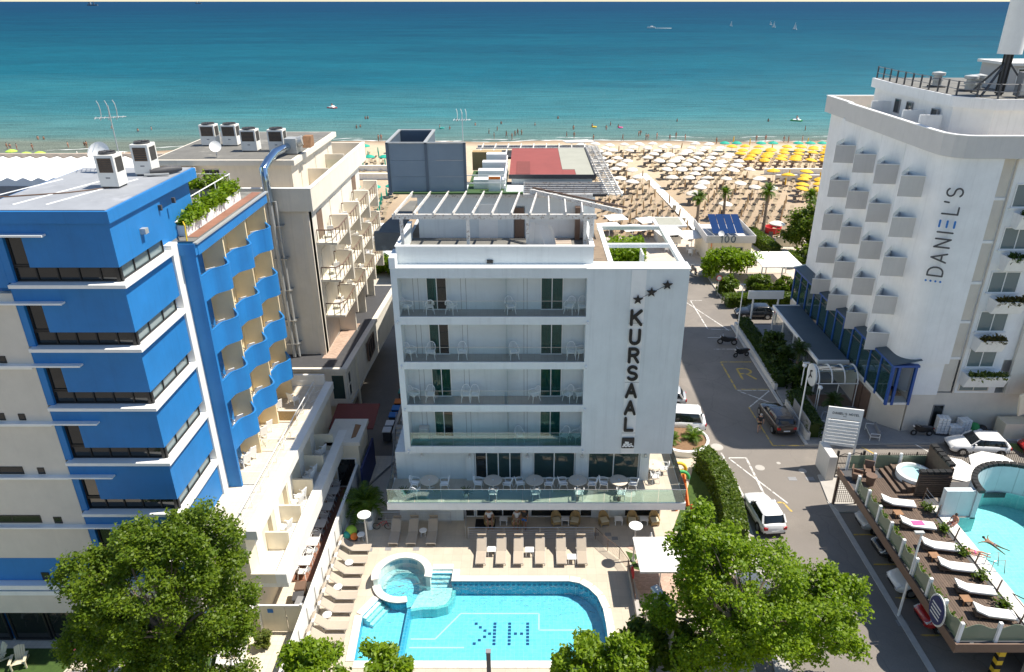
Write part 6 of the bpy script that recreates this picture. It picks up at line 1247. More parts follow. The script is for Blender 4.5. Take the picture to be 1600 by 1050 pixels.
car((25.3,74.6,-.12),R(88),'car_black','black hatchback parked behind the white signboard frame',4.2,1.78,1.45)
car((12.3,51.3,-.12),R(84),'car_white','white van partly hidden behind the white hotel corner',4.6,1.9,1.9,1,van=1)
car((11.7,55.4,-.12),R(82),'car_silver','silver car behind the white van beside the hotel',4.3,1.78,1.48)
car((11.4,59.0,-.12),R(82),'car_red','red car farthest along the side of the white hotel',4.1,1.78,1.48)
car((35.2,47.9,-.12),R(84),'car_white','white car in the lane below the stair wall',4.4,1.85,1.5); car((40.6,47.6,-.12),R(86),'car_red','red car at the right picture edge',4.1,1.8,1.5)
car((31.2,74.8,-.12),R(88),'car_white','white car half hidden behind the black hatchback',4.2,1.8,1.5)
for j,(y,c,l) in enumerate(((38.9,'car_silver','silver car nearest the side gate under the raised terrace'),(36.3,'car_black','black car under the raised terrace'),(33.3,'car_white','white car nosing out from under the raised terrace'),(30.6,'car_red','red car under the raised terrace'))): car((24.25-.35*(j==2),y,-.12),R(92),c,l,4.2,1.78,1.48)
car((13.4,31.9,-.12),R(6),'car_grey','grey car under the large plane tree at the kerb',4.3,1.8,1.48)
def moto(loc,rz,label,scoot=False,col='black'):
    t=thing('motorcycle' if not scoot else 'motor_scooter',label,'motorcycle' if not scoot else 'scooter',loc,rz); wr=.31 if not scoot else .24; wb=.70 if not scoot else .62
    for y in (-wb,wb):
        q=MB().tube([(0,y+wr*.8*math.cos(R(a)),wr+wr*.8*math.sin(R(a))) for a in range(0,360,20)],.07,7,True).obj('wheel','tyre',t,60); MB().prismx([(y+wr*.55*math.cos(R(a)),wr+wr*.55*math.sin(R(a))) for a in range(0,360,30)],-.03,.03).obj('rim','mid_grey',q)
    secs=[]
    for y,wd,z0,z1 in ((-.85,.05,.62,.78),(-.55,.13,.55,.80),(-.1,.15,.35,.80),(.25,.14,.35,.92),(.55,.12,.50,.95),(.72,.05,.70,.92)): secs.append([(-wd,y,z0),(wd,y,z0),(wd*1.1,y,(z0+z1)/2),(wd*.7,y,z1),(-wd*.7,y,z1),(-wd*1.1,y,(z0+z1)/2)])
    MB().loft(secs).obj('body',col,t,50,fix=True); MB().box(-.12,.12,-.7,.05,.80,.88).obj('seat','dark_grey',t,bevel=.04)
    MB().tube([(-.36,.42,1.05),(-.12,.5,1.02),(.12,.5,1.02),(.36,.42,1.05)],.02,5).obj('handlebar','metal',t); MB().tube([(0,.48,1.0),(0,wb,wr)],.04,6).obj('fork','metal',t); MB().box(-.09,.09,.66,.76,.78,.92).obj('headlight','lamp_clear',t,bevel=.02)
    for s in (-1,1): MB().tube([(s*.3,.42,1.05),(s*.36,.42,1.2)],.012,4).obj('mirror','dark_grey',t)
    MB().box(-.06,.06,-.9,-.8,.66,.74).obj('tail_light','lamp_red',t); MB().tube([(.14,.1,.32),(.16,-.75,.42)],.045,7).obj('exhaust','galv',t)
    return t
moto((20.5,67.3,-.12),R(80),'black motorcycle parked in the shaded street bay'); moto((21.2,64.5,-.12),R(105),'small black scooter beside the shaded motorcycle',True); moto((31.9,49.9,.02),R(86),'black scooter beside the laundry stacks',True); moto((21.4,88.4,.05),R(10),'left dark motorcycle parked by the beach kiosk'); moto((22.8,88.6,.05),R(-12),'right dark motorcycle parked by the beach kiosk')
# laundry stacks
for j,(x,y,nx,nz) in enumerate(((33.6,50.25,3,6),(34.55,50.1,2,3),(35.4,50.3,3,5))):
    t=thing('laundry_stack','stack of white laundry bales by the hotel wall, %s from left'%ORD[j],'laundry',(x,y,.02),R(8*(j-1)),'laundry stacks'); MB().box(-.5,.5,-.4,.4,.02,.12).obj('pallet','dark_grey',t)
    for k in range(nz):
        for a in range(nx):
            for b in range(2): MB().box(-.45+a*.9/nx+.01,-.45+(a+1)*.9/nx-.01,-.36+b*.36+.01,-.36+(b+1)*.36-.01,.12+k*.24,.12+(k+1)*.24-.015).obj('bale','umb_white' if (k+a+b)%3 else 'white_paint',t,bevel=.03)
gb=thing('green_bins','dark green and black refuse sacks beside the laundry','refuse',(36.6,50.3,0)); MB(gb).sphere((36.4,50.4,.45),.45,9,.95).obj('sack','c_green',gb,60); MB(gb).sphere((36.9,50.2,.4),.42,9,.95).obj('sack','black',gb,60); MB(gb).sphere((36.6,49.9,.3),.3,9).obj('sack','c_white',gb,60)
# street lamps, signs
def slamp(loc,h,arm,label):
    t=thing('street_lamp',label,'street lamp',loc); MB().tube([(0,0,0),(0,0,h)],[.075,.05],8).obj('post','white_paint',t); MB().bar((0,0,h),(arm,0,h+.05),.05,.05).obj('arm','white_paint',t); MB().box(min(arm,arm-.5*(1 if arm>0 else -1)),max(arm,arm-.5*(1 if arm>0 else -1)),-.1,.1,h+.0,h+.10).obj('lantern','galv',t); return t
slamp((22.1,50.6,0),6.2,-.5,'white street lamp beside the dark brown estate car'); slamp((21.75,68.4,0),6.0,-.3,'white street lamp near the black motorcycle'); slamp((21.3,31.0,-.1),6.0,-.4,'pale street lamp in front of the raised terrace')
pt=thing('dark_post','dark square post rising in front of the pool','post',(-1.85,24.4,0)); MB(pt).box(-1.95,-1.75,24.3,24.5,0,4.5).obj('shaft','dark_grey',pt,bevel=.02); MB(pt).box(-1.97,-1.73,24.28,24.52,4.5,4.56).obj('cap','mid_grey',pt)
WB=thing('signboard_frame','white blank signboard on two posts above the black hatchback','sign',(25.3,72.2,0)); MB(WB).box(23.6,27.4,72.1,72.25,3.0,3.9).obj('board','white_paint',WB)
for x in (24.2,26.9): MB(WB).box(x-.08,x+.08,72.1,72.22,0,3.0).obj('post','white_paint',WB)
rs=thing('road_sign','round red and white road sign behind the kerb shrubs','sign',(22.6,80.5,0)); MB(rs).tube([(22.6,80.5,0),(22.6,80.5,2.6)],.04).obj('post','galv',rs); MB(rs).prismy([(22.6+.35*math.cos(R(a)),2.3+.35*math.sin(R(a))) for a in range(0,360,20)],80.4,80.43).obj('disc','c_red',rs); MB(rs).prismy([(22.6+.26*math.cos(R(a)),2.3+.26*math.sin(R(a))) for a in range(0,360,20)],80.38,80.4).obj('disc_face','white_paint',rs)
ns=thing('parking_sign','white notice board with a red ring sign at the car park entrance','sign',(22.6,23.6,0)); MB(ns).box(22.1,23.1,23.55,23.6,2.2,3.9).obj('board','white_paint',ns); MB(ns).tube([(22.6+.22*math.cos(R(a)),23.53,3.4+.22*math.sin(R(a))) for a in range(0,360,20)],.04,5,True).obj('red_ring','c_red',ns)
MB(ns).box(22.25,22.95,23.53,23.55,3.72,3.8).obj('text_line','mid_grey',ns); MB(ns).box(22.25,22.5,23.53,23.55,2.7,2.9).obj('blue_symbol','c_royal',ns); MB(ns).box(22.6,22.95,23.53,23.55,2.72,2.8).obj('text_line','mid_grey',ns); MB(ns).tube([(22.6,23.62,0),(22.6,23.62,2.3)],.05).obj('post','galv',ns)
for j,x in enumerate((24.4,27.2)):
    t=thing('striped_column','black and yellow striped bollard column under the terrace, %s one'%['left','right'][j],'bollard',(x,27.0,-.12)); 
    for k in range(8): MB().prism(rect(-.16,.16,-.16,.16),k*.3,k*.3+.298).obj('stripe','c_yellow' if k%2 else 'black',t)
bx=thing('white_kiosk_box','white box with sloped top at the bottom right corner','kiosk',(23.9,22.6,0)); MB(bx).box(23.4,24.6,22.2,23.6,0,3.0).obj('body','cream',bx); MB(bx).box(23.3,24.7,22.1,23.7,3.0,3.1).obj('lid','white_paint',bx)
# hotel sign among the shrubs
hs=thing('shrub_signboard','grey-green signboard seen edge-on among the front shrubs','sign',(6.9,27.6,0),R(-62)); MB().box(-.9,.9,-.06,.06,2.2,4.6).obj('board','d_grey',hs); MB().box(-.85,.85,-.075,-.06,2.3,4.5).obj('face','green_floor' if False else 'roof_sage',hs); MB().box(-.9,.9,-.2,.2,4.6,4.7).obj('cap','galv',hs)
for i in range(9): MB().box(-.6+.15*(i%3),-.5+.15*(i%3)+.1,-.085,-.075,2.6+.2*i,2.68+.2*i).obj('mark','dark_grey',hs)
for x in (-.8,.8): MB().box(x-.05,x+.05,-.05,.05,0,2.2).obj('post','galv',hs)
# white mattresses on the raised deck
def make_dayb():
    t=thing('deck_daybed','x','sun lounger'); MB().box(-.95,.85,-.28,.28,.14,.24).obj('base','plank',t)
    secs=[]
    for x,z in ((1.0,.34),(.2,.34),(-.35,.35),(-1.0,.62)): secs.append([(x,-.33,z-.10),(x,.33,z-.10),(x,.33,z+.03),(x,-.33,z+.03)])
    MB().loft(secs).obj('mattress','umb_white',t,None,.03)
    for x in (-.7,.65):
        for y in (-.24,.24): MB().box(x-.04,x+.04,y-.04,y+.04,0,.14).obj('leg','plank',t)
    return t
for i,(x,y) in enumerate(((23.35,37.0),(23.55,34.9),(23.9,33.0),(24.0,31.3),(24.05,29.6),(24.1,27.9))): place('dayb',make_dayb,(x,y,3.005),R(-10),'white cushioned lounger on the raised deck, %s from the street gate'%ORD[i],'white loungers on the raised deck')
for j,(x,y) in enumerate(((22.9,36.0),(23.2,32.2),(23.2,28.9))): t=thing('low_table','small orange-brown table between deck loungers, %s from the gate'%ORD[j],'table',(x,y,3.005)); MB().box(-.25,.25,-.25,.25,.28,.33).obj('top','c_orange' if False else 'rust',t); [MB().box(a-.03,a+.03,b-.03,b+.03,0,.28).obj('leg','rust',t) for a in (-.2,.2) for b in (-.2,.2)]
dt=thing('bistro_table','round wicker table in the corner of the raised deck','table',(22.6,39.3,3.0)); MB().lathe([(.25,0),(.3,.68),(.36,.68),(.36,.72),(.001,.72)],18).obj('drum','brown_metal',dt,40)
for j,(x,y,a) in enumerate(((21.95,39.8,60),(22.9,40.3,-20))): t=thing('dark_armchair','dark wicker armchair %s the deck corner table'%['left of','behind'][j],'armchair',(x,y,3.0),R(a)); MB().box(-.3,.3,-.3,.3,.2,.42).obj('seat','brown_metal',t,bevel=.03); MB().prismx([(.26,.4),(.34,.4),(.42,.95),(.34,.95)],-.3,.3).obj('backrest','brown_metal',t); [MB().box(s*.3-.05,s*.3+.05,-.28,.3,.42,.62).obj('armrest','brown_metal',t) for s in (-1,1)]; [MB().box(a_-.03,a_+.03,b_-.03,b_+.03,0,.2).obj('leg','brown_metal',t) for a_ in (-.25,.25) for b_ in (-.25,.25)]
ld=thing('pool_ladder','steel grab rail at the raised pool edge','ladder',(26.2,31.5,3)); [MB(ld).tube([(25.9,y,3.05),(25.9,y,3.8),(26.5,y,3.85),(26.7,y,2.9)],.03,6).obj('rail','metal',ld,60) for y in (31.2,31.8)]
# terrace furniture in front of the right hotel
def bench(loc,rz,label):
    t=thing('outdoor_sofa',label,'sofa',loc,rz); MB().box(-.75,.75,-.32,.32,.34,.46).obj('cushion','mid_grey',t,bevel=.03); MB().box(-.75,.75,.28,.36,.46,.85).obj('backrest','mid_grey',t); 
    for s in (-1,1): MB().tube([(s*.8,-.34,0),(s*.8,-.34,.62),(s*.8,.36,.62),(s*.8,.36,0)],.03,5).obj('arm','white_paint',t)
    MB().box(-.78,.78,-.34,.36,.28,.34).obj('frame','white_paint',t)
bench((26.6,52.3,.01),R(10),'grey cushioned outdoor sofa behind the white low table'); bench((27.9,49.9,.01),R(-100),'grey cushioned outdoor sofa right of the white low table'); bench((24.8,51.8,.01),R(60),'blue-grey outdoor sofa left of the white low table')
for j,(x,y,l) in enumerate(((26.6,51.0,'long white low table between the outdoor sofas'),(25.2,50.6,'short white low table behind the louvred sign'),(24.7,65.2,'white table under the dark canopy, far one'),(25.0,61.6,'white table under the dark canopy, near one'))): t=thing('low_table',l,'table',(x,y,.01),R(-12)); MB().box(-.65,.65,-.3,.3,.36,.41).obj('top','plastic_white',t); [MB().box(a-.03,a+.03,b-.03,b+.03,0,.36).obj('leg','white_paint',t) for a in (-.6,.6) for b in (-.25,.25)]
for j in range(4): place('wchair',make_wchair,(24.3+.5*(j%2),62.5+1.3*j,.01),R(60*j),'white armchair among the tables under the dark canopy, %s from the porch'%ORD[j],'chairs under the dark canopy')
hw=thing('kerb_wall','low white wall along the planted edge of the street','wall',(22.6,60,0)); MB(hw).box(22.32,22.6,57.5,71.6,0,.55).box(22.32,22.6,49.2,54.6,0,.7).obj('wall','d_grey',hw); MB(hw).box(22.4,22.45,49.2,53,.7,1.7).obj('metal_screen','mid_grey',hw)
# ---------------------------------------------------------------- trees and planting
def limbs(mb,base,top,r,targets,rn):
    mb.tube([base,((base[0]+top[0])/2+.1,(base[1]+top[1])/2,(base[2]+top[2])/2),top],[r,r*.8,r*.62],9)
    for c in targets:
        c=Vector(c); a=Vector(top); m=a.lerp(c,.5)+Vector((rn.uniform(-.3,.3),rn.uniform(-.3,.3),rn.uniform(-.1,.3))); mb.tube([tuple(a),tuple(m),tuple(c)],[r*.38,r*.22,r*.06],5)
def tree(name,label,cat,loc,parts,leaf,mat,trunk_h,r,seed,bark='bark',elong=1.4,nl=18):
    rn=random.Random(seed); t=thing(name,label,cat,loc); mb=MB(); cl=[]
    for cen,rad,nc,per,cr,sh in parts:
        p,c=clump_points(rn,cen,rad,nc,per,cr,sh); leaves(mb,p,leaf,rn,elong); cl+=c
    mb.obj('crown',mat,t); tb=MB(); limbs(tb,(0,0,0),(0,0,trunk_h),r,[c for c in rn.sample(cl,min(nl,len(cl)))],rn); tb.obj('trunk',bark,t,60); return t
tree('leafy_tree','large leafy tree in front of the blue hotel','tree',(-17.0,25.2,0),[((0,0,7.4),(3.8,2.8,3.6),170,300,.56,.66),((2.2,.5,9.6),(2.0,1.7,2.2),56,300,.52,.5),((-3.2,-.3,4.8),(2.1,1.6,1.9),50,280,.52,.5),((.8,-.3,3.4),(3.1,2.2,1.8),70,290,.6,.45),((-2.8,0,8.3),(1.3,1.0,1.3),18,280,.48,.3),((3.5,.3,6.2),(.9,.9,1.6),16,280,.5,.3)],.102,'leaf_dark',4.6,.26,11,nl=70)
tree('plane_tree','large bright plane tree beside the street kerb','tree',(10.6,26.6,0),[((.3,0,5.7),(3.9,3.0,2.8),140,185,.62,.62),((-2.0,.6,8.0),(1.7,1.5,1.8),44,185,.55,.5),((3.1,0,4.1),(2.7,2.2,2.2),64,185,.6,.5),((-1.5,0,3.8),(2.9,2.4,1.7),60,185,.62,.45),((-2.2,1.4,9.1),(.9,.8,1.1),12,170,.42,.3),((4.7,.3,5.9),(1.2,1.0,.9),16,170,.46,.3),((-4.0,.3,4.6),(1.2,.9,.9),14,170,.46,.3),((5.3,0,3.0),(1.0,.9,1.2),14,170,.46,.3)],.135,'leaf_bright',3.6,.24,12,nl=70,elong=1.15)
def bush(label,loc,rad,nc,per,cr,leaf,mat,seed,name='leafy_shrub',cat='shrub',z=None):
    rn=random.Random(seed); t=thing(name,label,cat,loc); mb=MB(); p,c=clump_points(rn,(0,0,rad[2]*(1 if z is None else z)),rad,nc,per,cr,.35); p=[q for q in p if q[2]>.02]; leaves(mb,p,leaf,rn,2.0); mb.obj('foliage',mat,t)
    tb=MB()
    for k in c[::max(1,len(c)//7)]: tb.tube([(0,0,0),(k.x*.4,k.y*.4,k.z*.55),tuple(k)],[.05,.03,.012],5)
    tb.obj('stems','bark',t); return t
bush('feathery shrub at the bottom edge left of the dark post',(-10.2,24.6,0),(1.7,1.3,2.5),52,230,.5,.125,'leaf_bright',21); bush('smaller feathery shrub overlapping the pool corner',(-6.9,25.0,0),(1.15,1.0,2.25),36,220,.42,.125,'leaf_bright',22); bush('low feathery shrub at the bottom edge beside the front stair',(-12.6,23.6,0),(1.2,1.0,1.5),28,220,.42,.125,'leaf_bright',23)
bush('dense shrub at the bottom edge right of the dark post',(2.5,24.9,0),(1.5,1.2,2.35),60,230,.45,.115,'leaf_bright',24); bush('dense shrub below the pool deck wall',(4.7,25.2,0),(1.3,1.2,2.3),48,230,.45,.115,'leaf_bright',25); bush('rounded shrub left of the edge-on signboard',(6.0,27.3,0),(.95,.9,1.9),26,190,.5,.15,'leaf_hedge',26); bush('rounded shrub right of the edge-on signboard',(8.0,27.0,0),(.9,.9,1.75),26,190,.5,.15,'leaf_hedge',27)
bush('small clump beside the beige gate',(-14.4,28.6,0),(.35,.35,.5),8,120,.25,.11,'leaf_palm',28)
bush('ornamental grass below the leafy tree',(-16.0,24.4,0),(.8,.8,.7),16,140,.35,.13,'leaf_palm',29)
def hedge(label,pts,w,h,mat,seed,dens=520,leaf=.12,round_=True,name='clipped_hedge'):
    rn=random.Random(seed); t=thing(name,label,'hedge',(*pts[0],0)); o=Vector((*pts[0],0)); core=MB(); mb=MB(); P_=densify(pts,.5); secs=[]
    for i,p in enumerate(P_):
        a=Vector(P_[max(0,i-1)]); b=Vector(P_[min(len(P_)-1,i+1)]); d=(b-a).normalized(); nn=Vector((-d.y,d.x)); c=Vector(p)-Vector(pts[0]); k=w/2-.12
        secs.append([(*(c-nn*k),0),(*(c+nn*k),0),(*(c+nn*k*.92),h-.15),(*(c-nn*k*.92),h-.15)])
        for _ in range(int(dens*.5)):
            s=rn.random(); 
            if s<.5: q=c+nn*rn.uniform(-w/2,w/2)+d*rn.uniform(-.3,.3); z=h+rn.gauss(0,.04)-(.10*abs((q-c).dot(nn))/(w/2) if round_ else 0)
            else: q=c+nn*(w/2+rn.gauss(0,.03))*rn.choice((-1,1))+d*rn.uniform(-.3,.3); z=rn.uniform(.02,h)
            mb.v.append((q.x,q.y,z))
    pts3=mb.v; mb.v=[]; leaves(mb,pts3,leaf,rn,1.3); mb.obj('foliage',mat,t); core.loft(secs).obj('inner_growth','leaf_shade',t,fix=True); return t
hedge('tall clipped green hedge beside the white hatchback',[(13.0,45.2),(13.6,43.6),(13.75,41.5),(13.6,39.0),(13.3,36.6)],1.35,1.9,'leaf_hedge',31,900)
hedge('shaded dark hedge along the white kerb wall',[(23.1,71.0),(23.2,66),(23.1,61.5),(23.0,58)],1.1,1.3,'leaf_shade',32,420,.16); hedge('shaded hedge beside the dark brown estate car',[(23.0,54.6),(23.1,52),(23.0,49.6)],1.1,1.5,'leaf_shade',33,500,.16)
hedge('green hedge behind the black hatchback',[(22.9,77.6),(27,77.8),(32.5,78)],1.5,1.3,'leaf_hedge',34,520,.16); hedge('sunny hedge beside the beach entrance',[(33.0,104),(33.6,99),(34.0,95)],1.6,1.6,'leaf_hedge',35,420,.18)
for j,(x,y,r,h) in enumerate(((24.0,81.3,1.3,1.1),(27.5,81.2,1.6,1.3),(30.6,81.0,1.4,1.1),(33.0,80.6,1.3,1.0))): bush('roundish shrub in the bed behind the hedge, %s from left'%ORD[j],(x,y,0),(r,r*.8,h),34,90,.5,.2,'leaf_hedge',50+j)
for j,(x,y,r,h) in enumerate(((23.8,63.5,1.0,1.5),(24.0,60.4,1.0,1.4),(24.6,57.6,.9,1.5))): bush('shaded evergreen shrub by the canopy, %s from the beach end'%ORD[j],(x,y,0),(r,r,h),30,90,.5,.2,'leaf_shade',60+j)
for j,(x,y) in enumerate(((-20.0,88.2),(-18.5,89.2),(-21.2,87.3),(-17.2,87.5))): bush('sunny green shrub before the gabled beach huts, %s'%['front middle','back right','left','right'][j],(x,y,0),(1.5,1.2,1.3),30,90,.6,.2,'leaf_bright',70+j)
tree('umbrella_pine','broad bushy tree in front of the beach kiosk','tree',(25.6,86.6,0),[((0,0,2.6),(3.4,2.0,1.25),110,70,.8,.35),((-2.6,-.3,1.7),(1.4,1.4,1.1),26,70,.7,.3)],.24,'leaf_bright',1.6,.16,80); tree('leafy_tree','round green tree beside the tall white hotel','tree',(38.3,95.5,0),[((0,0,4.2),(3.4,2.6,3.0),120,80,.9,.4)],.26,'leaf_hedge',2.4,.2,81); bush('low scrub under the round green tree',(36.5,91.5,0),(2.6,1.6,1.2),36,80,.6,.24,'leaf_hedge',82)
for j,(x,y,h,L) in enumerate(((25.6,106.5,5.4,1.5),(31.4,113.5,4.4,1.4),(34.9,104,7.0,1.6),(40.6,103,6.6,1.6))): palm((x,y,0),h,L,34,'leaf_palm_g','fan palm at the edge of the beach, %s from left'%ORD[j],.2,90+j,up=1.15,group='beach palms')
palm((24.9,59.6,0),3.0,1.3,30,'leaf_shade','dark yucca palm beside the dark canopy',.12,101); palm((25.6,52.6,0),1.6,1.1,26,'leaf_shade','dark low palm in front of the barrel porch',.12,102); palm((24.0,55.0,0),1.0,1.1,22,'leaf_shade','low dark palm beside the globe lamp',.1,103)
# round planter with cycads at the hotel corner
rp=thing('round_planter','round white planter with two cycads at the white hotel corner','planter',(12.4,48.6,0)); MB(rp).lathe([(2.0,0),(2.05,.55),(1.85,.6),(1.8,.45),(.001,.45)],32,(12.3,48.7,0)).obj('bowl','k_trim',rp,40); MB(rp).lathe([(1.82,.46),(.001,.5)],28,(12.3,48.7,0)).obj('soil','soil',rp)
palm((13.1,48.7,.5),.15,1.15,26,'leaf_palm_g','larger cycad in the round white planter',.16,110,up=.9); palm((11.3,48.3,.5),.1,.9,22,'leaf_palm_g','smaller cycad in the round white planter',.14,111,up=.9)
# lawn and path at the bottom left
struct(sheet_hole('lawn',[(-40,18),(-26.3,18),(-24.1,28.6),(-40,28.6)],None,.015,'lawn')); struct(sheet_hole('lawn',[(-22.5,18),(-14.6,18),(-16.6,28.0),(-21.2,28.6)],None,.015,'lawn'))
def adirondack(loc,rz,label):
    t=thing('garden_chair',label,'garden chair',loc,rz); m='cushion'
    for i in range(5): MB().prismx([(.2,.28),(.23,.28),(.55,.95-.04*abs(i-2)),(.52,.95-.04*abs(i-2))],-.25+.1*i,-.16+.1*i).obj('back_slat',m,t)
    for i in range(4): MB().box(-.26,.26,-.32+.13*i,-.21+.13*i,.36-.03*i,.385-.03*i).obj('seat_slat',m,t)
    for s in (-1,1): MB().box(s*.34-.07,s*.34+.07,-.42,.32,.54,.57).obj('armrest',m,t); MB().box(s*.33-.03,s*.33+.03,-.36,-.26,0,.54).obj('leg',m,t); MB().bar((s*.29,-.34,.36),(s*.29,.5,.1),.03,.1).obj('side_rail',m,t)
adirondack((-26.9,27.5,.03),R(20),'pale timber garden chair on the lawn, nearer the path'); adirondack((-28.2,27.7,.03),R(-30),'pale timber garden chair on the lawn, farther from the path')
for j,(x,y) in enumerate(((-24.0,28.0),(-21.3,28.1))): t=thing('flower_pot','tall dark flower pot %s the entrance path'%['left of','right of'][j],'planter',(x,y,0)); MB().prism(rect(-.2,.2,-.2,.2),0,.8).obj('pot','dark_grey',t); mb=MB(); rn=random.Random(j); leaves(mb,[(rn.gauss(0,.18),rn.gauss(0,.18),.85+abs(rn.gauss(0,.25))) for _ in range(130)],.12,rn); mb.obj('flowers','c_pink' if j==0 else 'leaf_shade',t)
# ---------------------------------------------------------------- people
BASE=dict(pel=(0,0,.95),wai=(0,0,1.12),che=(0,0,1.36),nec=(0,0,1.53),hea=(0,-.01,1.62),top=(0,-.005,1.72))
RAD=dict(pel=.135,wai=.115,che=.145,nec=.05,hea=.085,top=.075,sh=.065,el=.045,wr=.032,ha=.042,hi=.09,kn=.06,an=.042,to=.04)
LIMB=dict(sh=(.18,0,1.43),el=(.25,.02,1.16),wr=(.25,-.06,.92),ha=(.25,-.09,.83),hi=(.10,0,.90),kn=(.11,-.02,.50),an=(.11,.03,.08),to=(.12,-.14,.04))
def skinmesh(J,E_,rad,root,name,mat,parent,sub=1):
    keys=list(J); me=bpy.data.meshes.new(name); me.from_pydata([J[k] for k in keys],[(keys.index(a),keys.index(b)) for a,b in E_],[]); o=bpy.data.objects.new(name,me); COL.objects.link(o)
    m=o.modifiers.new('skin','SKIN'); m.use_smooth_shade=True; s=o.modifiers.new('sub','SUBSURF'); s.levels=sub; s.render_levels=sub
    for k,v in zip(keys,me.skin_vertices[0].data): r=rad(k); v.radius=(r,r); v.use_root=(k==root)
    dg=bpy.context.evaluated_depsgraph_get(); m2=bpy.data.meshes.new_from_object(o.evaluated_get(dg)); m2.materials.clear(); m2.materials.append(MATS[mat]); bpy.data.objects.remove(o)
    n=bpy.data.objects.new(name,m2); COL.objects.link(n); n.parent=parent; return n
def person(label,pose=None,skin='skin',top=None,bottom='c_navy',hair='hair_dark',suit='shorts'):
    t=thing('person',label,'person'); J=dict(BASE); 
    for s,k in (('L',-1),('R',1)):
        for n,p in LIMB.items(): J[n+s]=(p[0]*k,p[1],p[2])
    if pose: J.update(pose)
    E_=[('pel','wai'),('wai','che'),('che','nec'),('nec','hea'),('hea','top')]
    for s in 'LR': E_+=[('che','sh'+s),('sh'+s,'el'+s),('el'+s,'wr'+s),('wr'+s,'ha'+s),('pel','hi'+s),('hi'+s,'kn'+s),('kn'+s,'an'+s),('an'+s,'to'+s)]
    R_=lambda k: RAD.get(k,RAD.get(k[:-1],.05))
    body=skinmesh(J,E_,R_,'pel','body',skin,t)
    V_=lambda k: Vector(J[k])
    if bottom:
        K={'pel':J['pel'],'wai':tuple(V_('pel').lerp(V_('wai'),.55))}; e=[('pel','wai')]
        f=.5 if suit=='shorts' else (.12 if suit=='trunks' else .95)
        for s in 'LR': K['hi'+s]=J['hi'+s]; K['kn'+s]=tuple(V_('hi'+s).lerp(V_('kn'+s),f)); e+=[('pel','hi'+s),('hi'+s,'kn'+s)]
        skinmesh(K,e,lambda k:R_(k)*1.14+.008 if k[:2]!='kn' else .088,'pel','shorts',bottom,t)
    if top:
        K={'wai':tuple(V_('pel').lerp(V_('wai'),.3)),'che':J['che'],'nec':tuple(V_('che').lerp(V_('nec'),.5))}; e=[('wai','che'),('che','nec')]
        for s in 'LR': K['sh'+s]=J['sh'+s]; K['el'+s]=tuple(V_('sh'+s).lerp(V_('el'+s),.6)); e+=[('che','sh'+s),('sh'+s,'el'+s)]
        skinmesh(K,e,lambda k:R_(k)*1.14+.006 if k!='nec' else .075,'che','shirt',top,t)
    hd=V_('hea'); up=(V_('top')-hd).normalized(); mb=MB(); mb.sphere(tuple(hd+up*.06+Vector((0,.015,0))),.103,8); mb.obj('hair',hair,t,60)
    fd=Vector((0,-1,0)) if abs(up.z)>.5 else Vector((0,0,1)); fc=MB(); fc.sphere(tuple(hd+fd*.092),.016,4); fc.obj('nose',skin,t)
    e=MB(); sx=up.cross(fd).normalized(); [e.sphere(tuple(hd+fd*.08+sx*.03*k+up*.03),.012,4) for k in (-1,1)]; e.obj('eyes','black',t)
    return t
WALK={'knL':(-.11,-.16,.52),'anL':(-.11,-.12,.10),'toL':(-.12,-.30,.06),'knR':(.11,.06,.50),'anR':(.11,.28,.13),'toR':(.12,.15,.04),'elL':(-.25,.12,1.18),'wrL':(-.25,.10,.93),'haL':(-.25,.06,.84),'elR':(.25,-.06,1.17),'wrR':(.24,-.22,.97),'haR':(.24,-.28,.90)}
SIT={}
for s,k in (('L',-1),('R',1)): SIT.update({'kn'+s:(.14*k,-.42,.52),'an'+s:(.13*k,-.40,.09),'to'+s:(.14*k,-.56,.05),'hi'+s:(.10*k,-.02,.50),'sh'+s:(.18*k,.05,.99),'el'+s:(.27*k,-.02,.74),'wr'+s:(.16*k,-.24,.66),'ha'+s:(.12*k,-.32,.63)})
SIT.update(pel=(0,0,.53),wai=(0,.03,.69),che=(0,.05,.92),nec=(0,.03,1.08),hea=(0,.0,1.17),top=(0,0,1.27))
LIE=dict(pel=(0,0,.14),wai=(0,.17,.14),che=(0,.41,.16),nec=(0,.58,.15),hea=(0,.67,.17),top=(0,.77,.17))
SWIM=dict(pel=(0,0,0),wai=(0,.17,.01),che=(0,.40,.03),nec=(0,.57,.08),hea=(0,.66,.13),top=(0,.74,.18))
for s,k in (('L',-1),('R',1)):
    LIE.update({'sh'+s:(.18*k,.47,.14),'el'+s:(.27*k,.22,.12),'wr'+s:(.25*k,-.02,.12),'ha'+s:(.24*k,-.1,.11),'hi'+s:(.1*k,-.06,.12),'kn'+s:(.13*k,-.46,.18),'an'+s:(.14*k,-.87,.08),'to'+s:(.16*k,-.95,.16)})
    SWIM.update({'sh'+s:(.19*k,.46,.03),'el'+s:(.45*k,.62,.02),'wr'+s:(.70*k,.70,.0),'ha'+s:(.80*k,.72,0),'hi'+s:(.1*k,-.06,0),'kn'+s:(.18*k,-.46,-.04),'an'+s:(.3*k,-.82,-.05),'to'+s:(.34*k,-.98,-.05)})
def put(o,loc,rz=0,s=1): o.location=loc; o.rotation_euler=(0,0,rz); o.scale=(s,s,s); return o
put(person('person in white shirt and dark shorts sitting in a wicker armchair under the terrace',SIT,'skin','c_white','c_black'),(-2.6,38.85,0),R(10)); put(person('person in pale shirt sitting beside the person in blue shorts',SIT,'skin','umb_white' and 'c_white','cushion','hair_grey'),(-.75,38.85,0),R(-10)); put(person('person in black top and bright blue shorts standing under the terrace',None,'skin_tan','c_black','c_royal'),(-.25,38.4,0),R(-20))
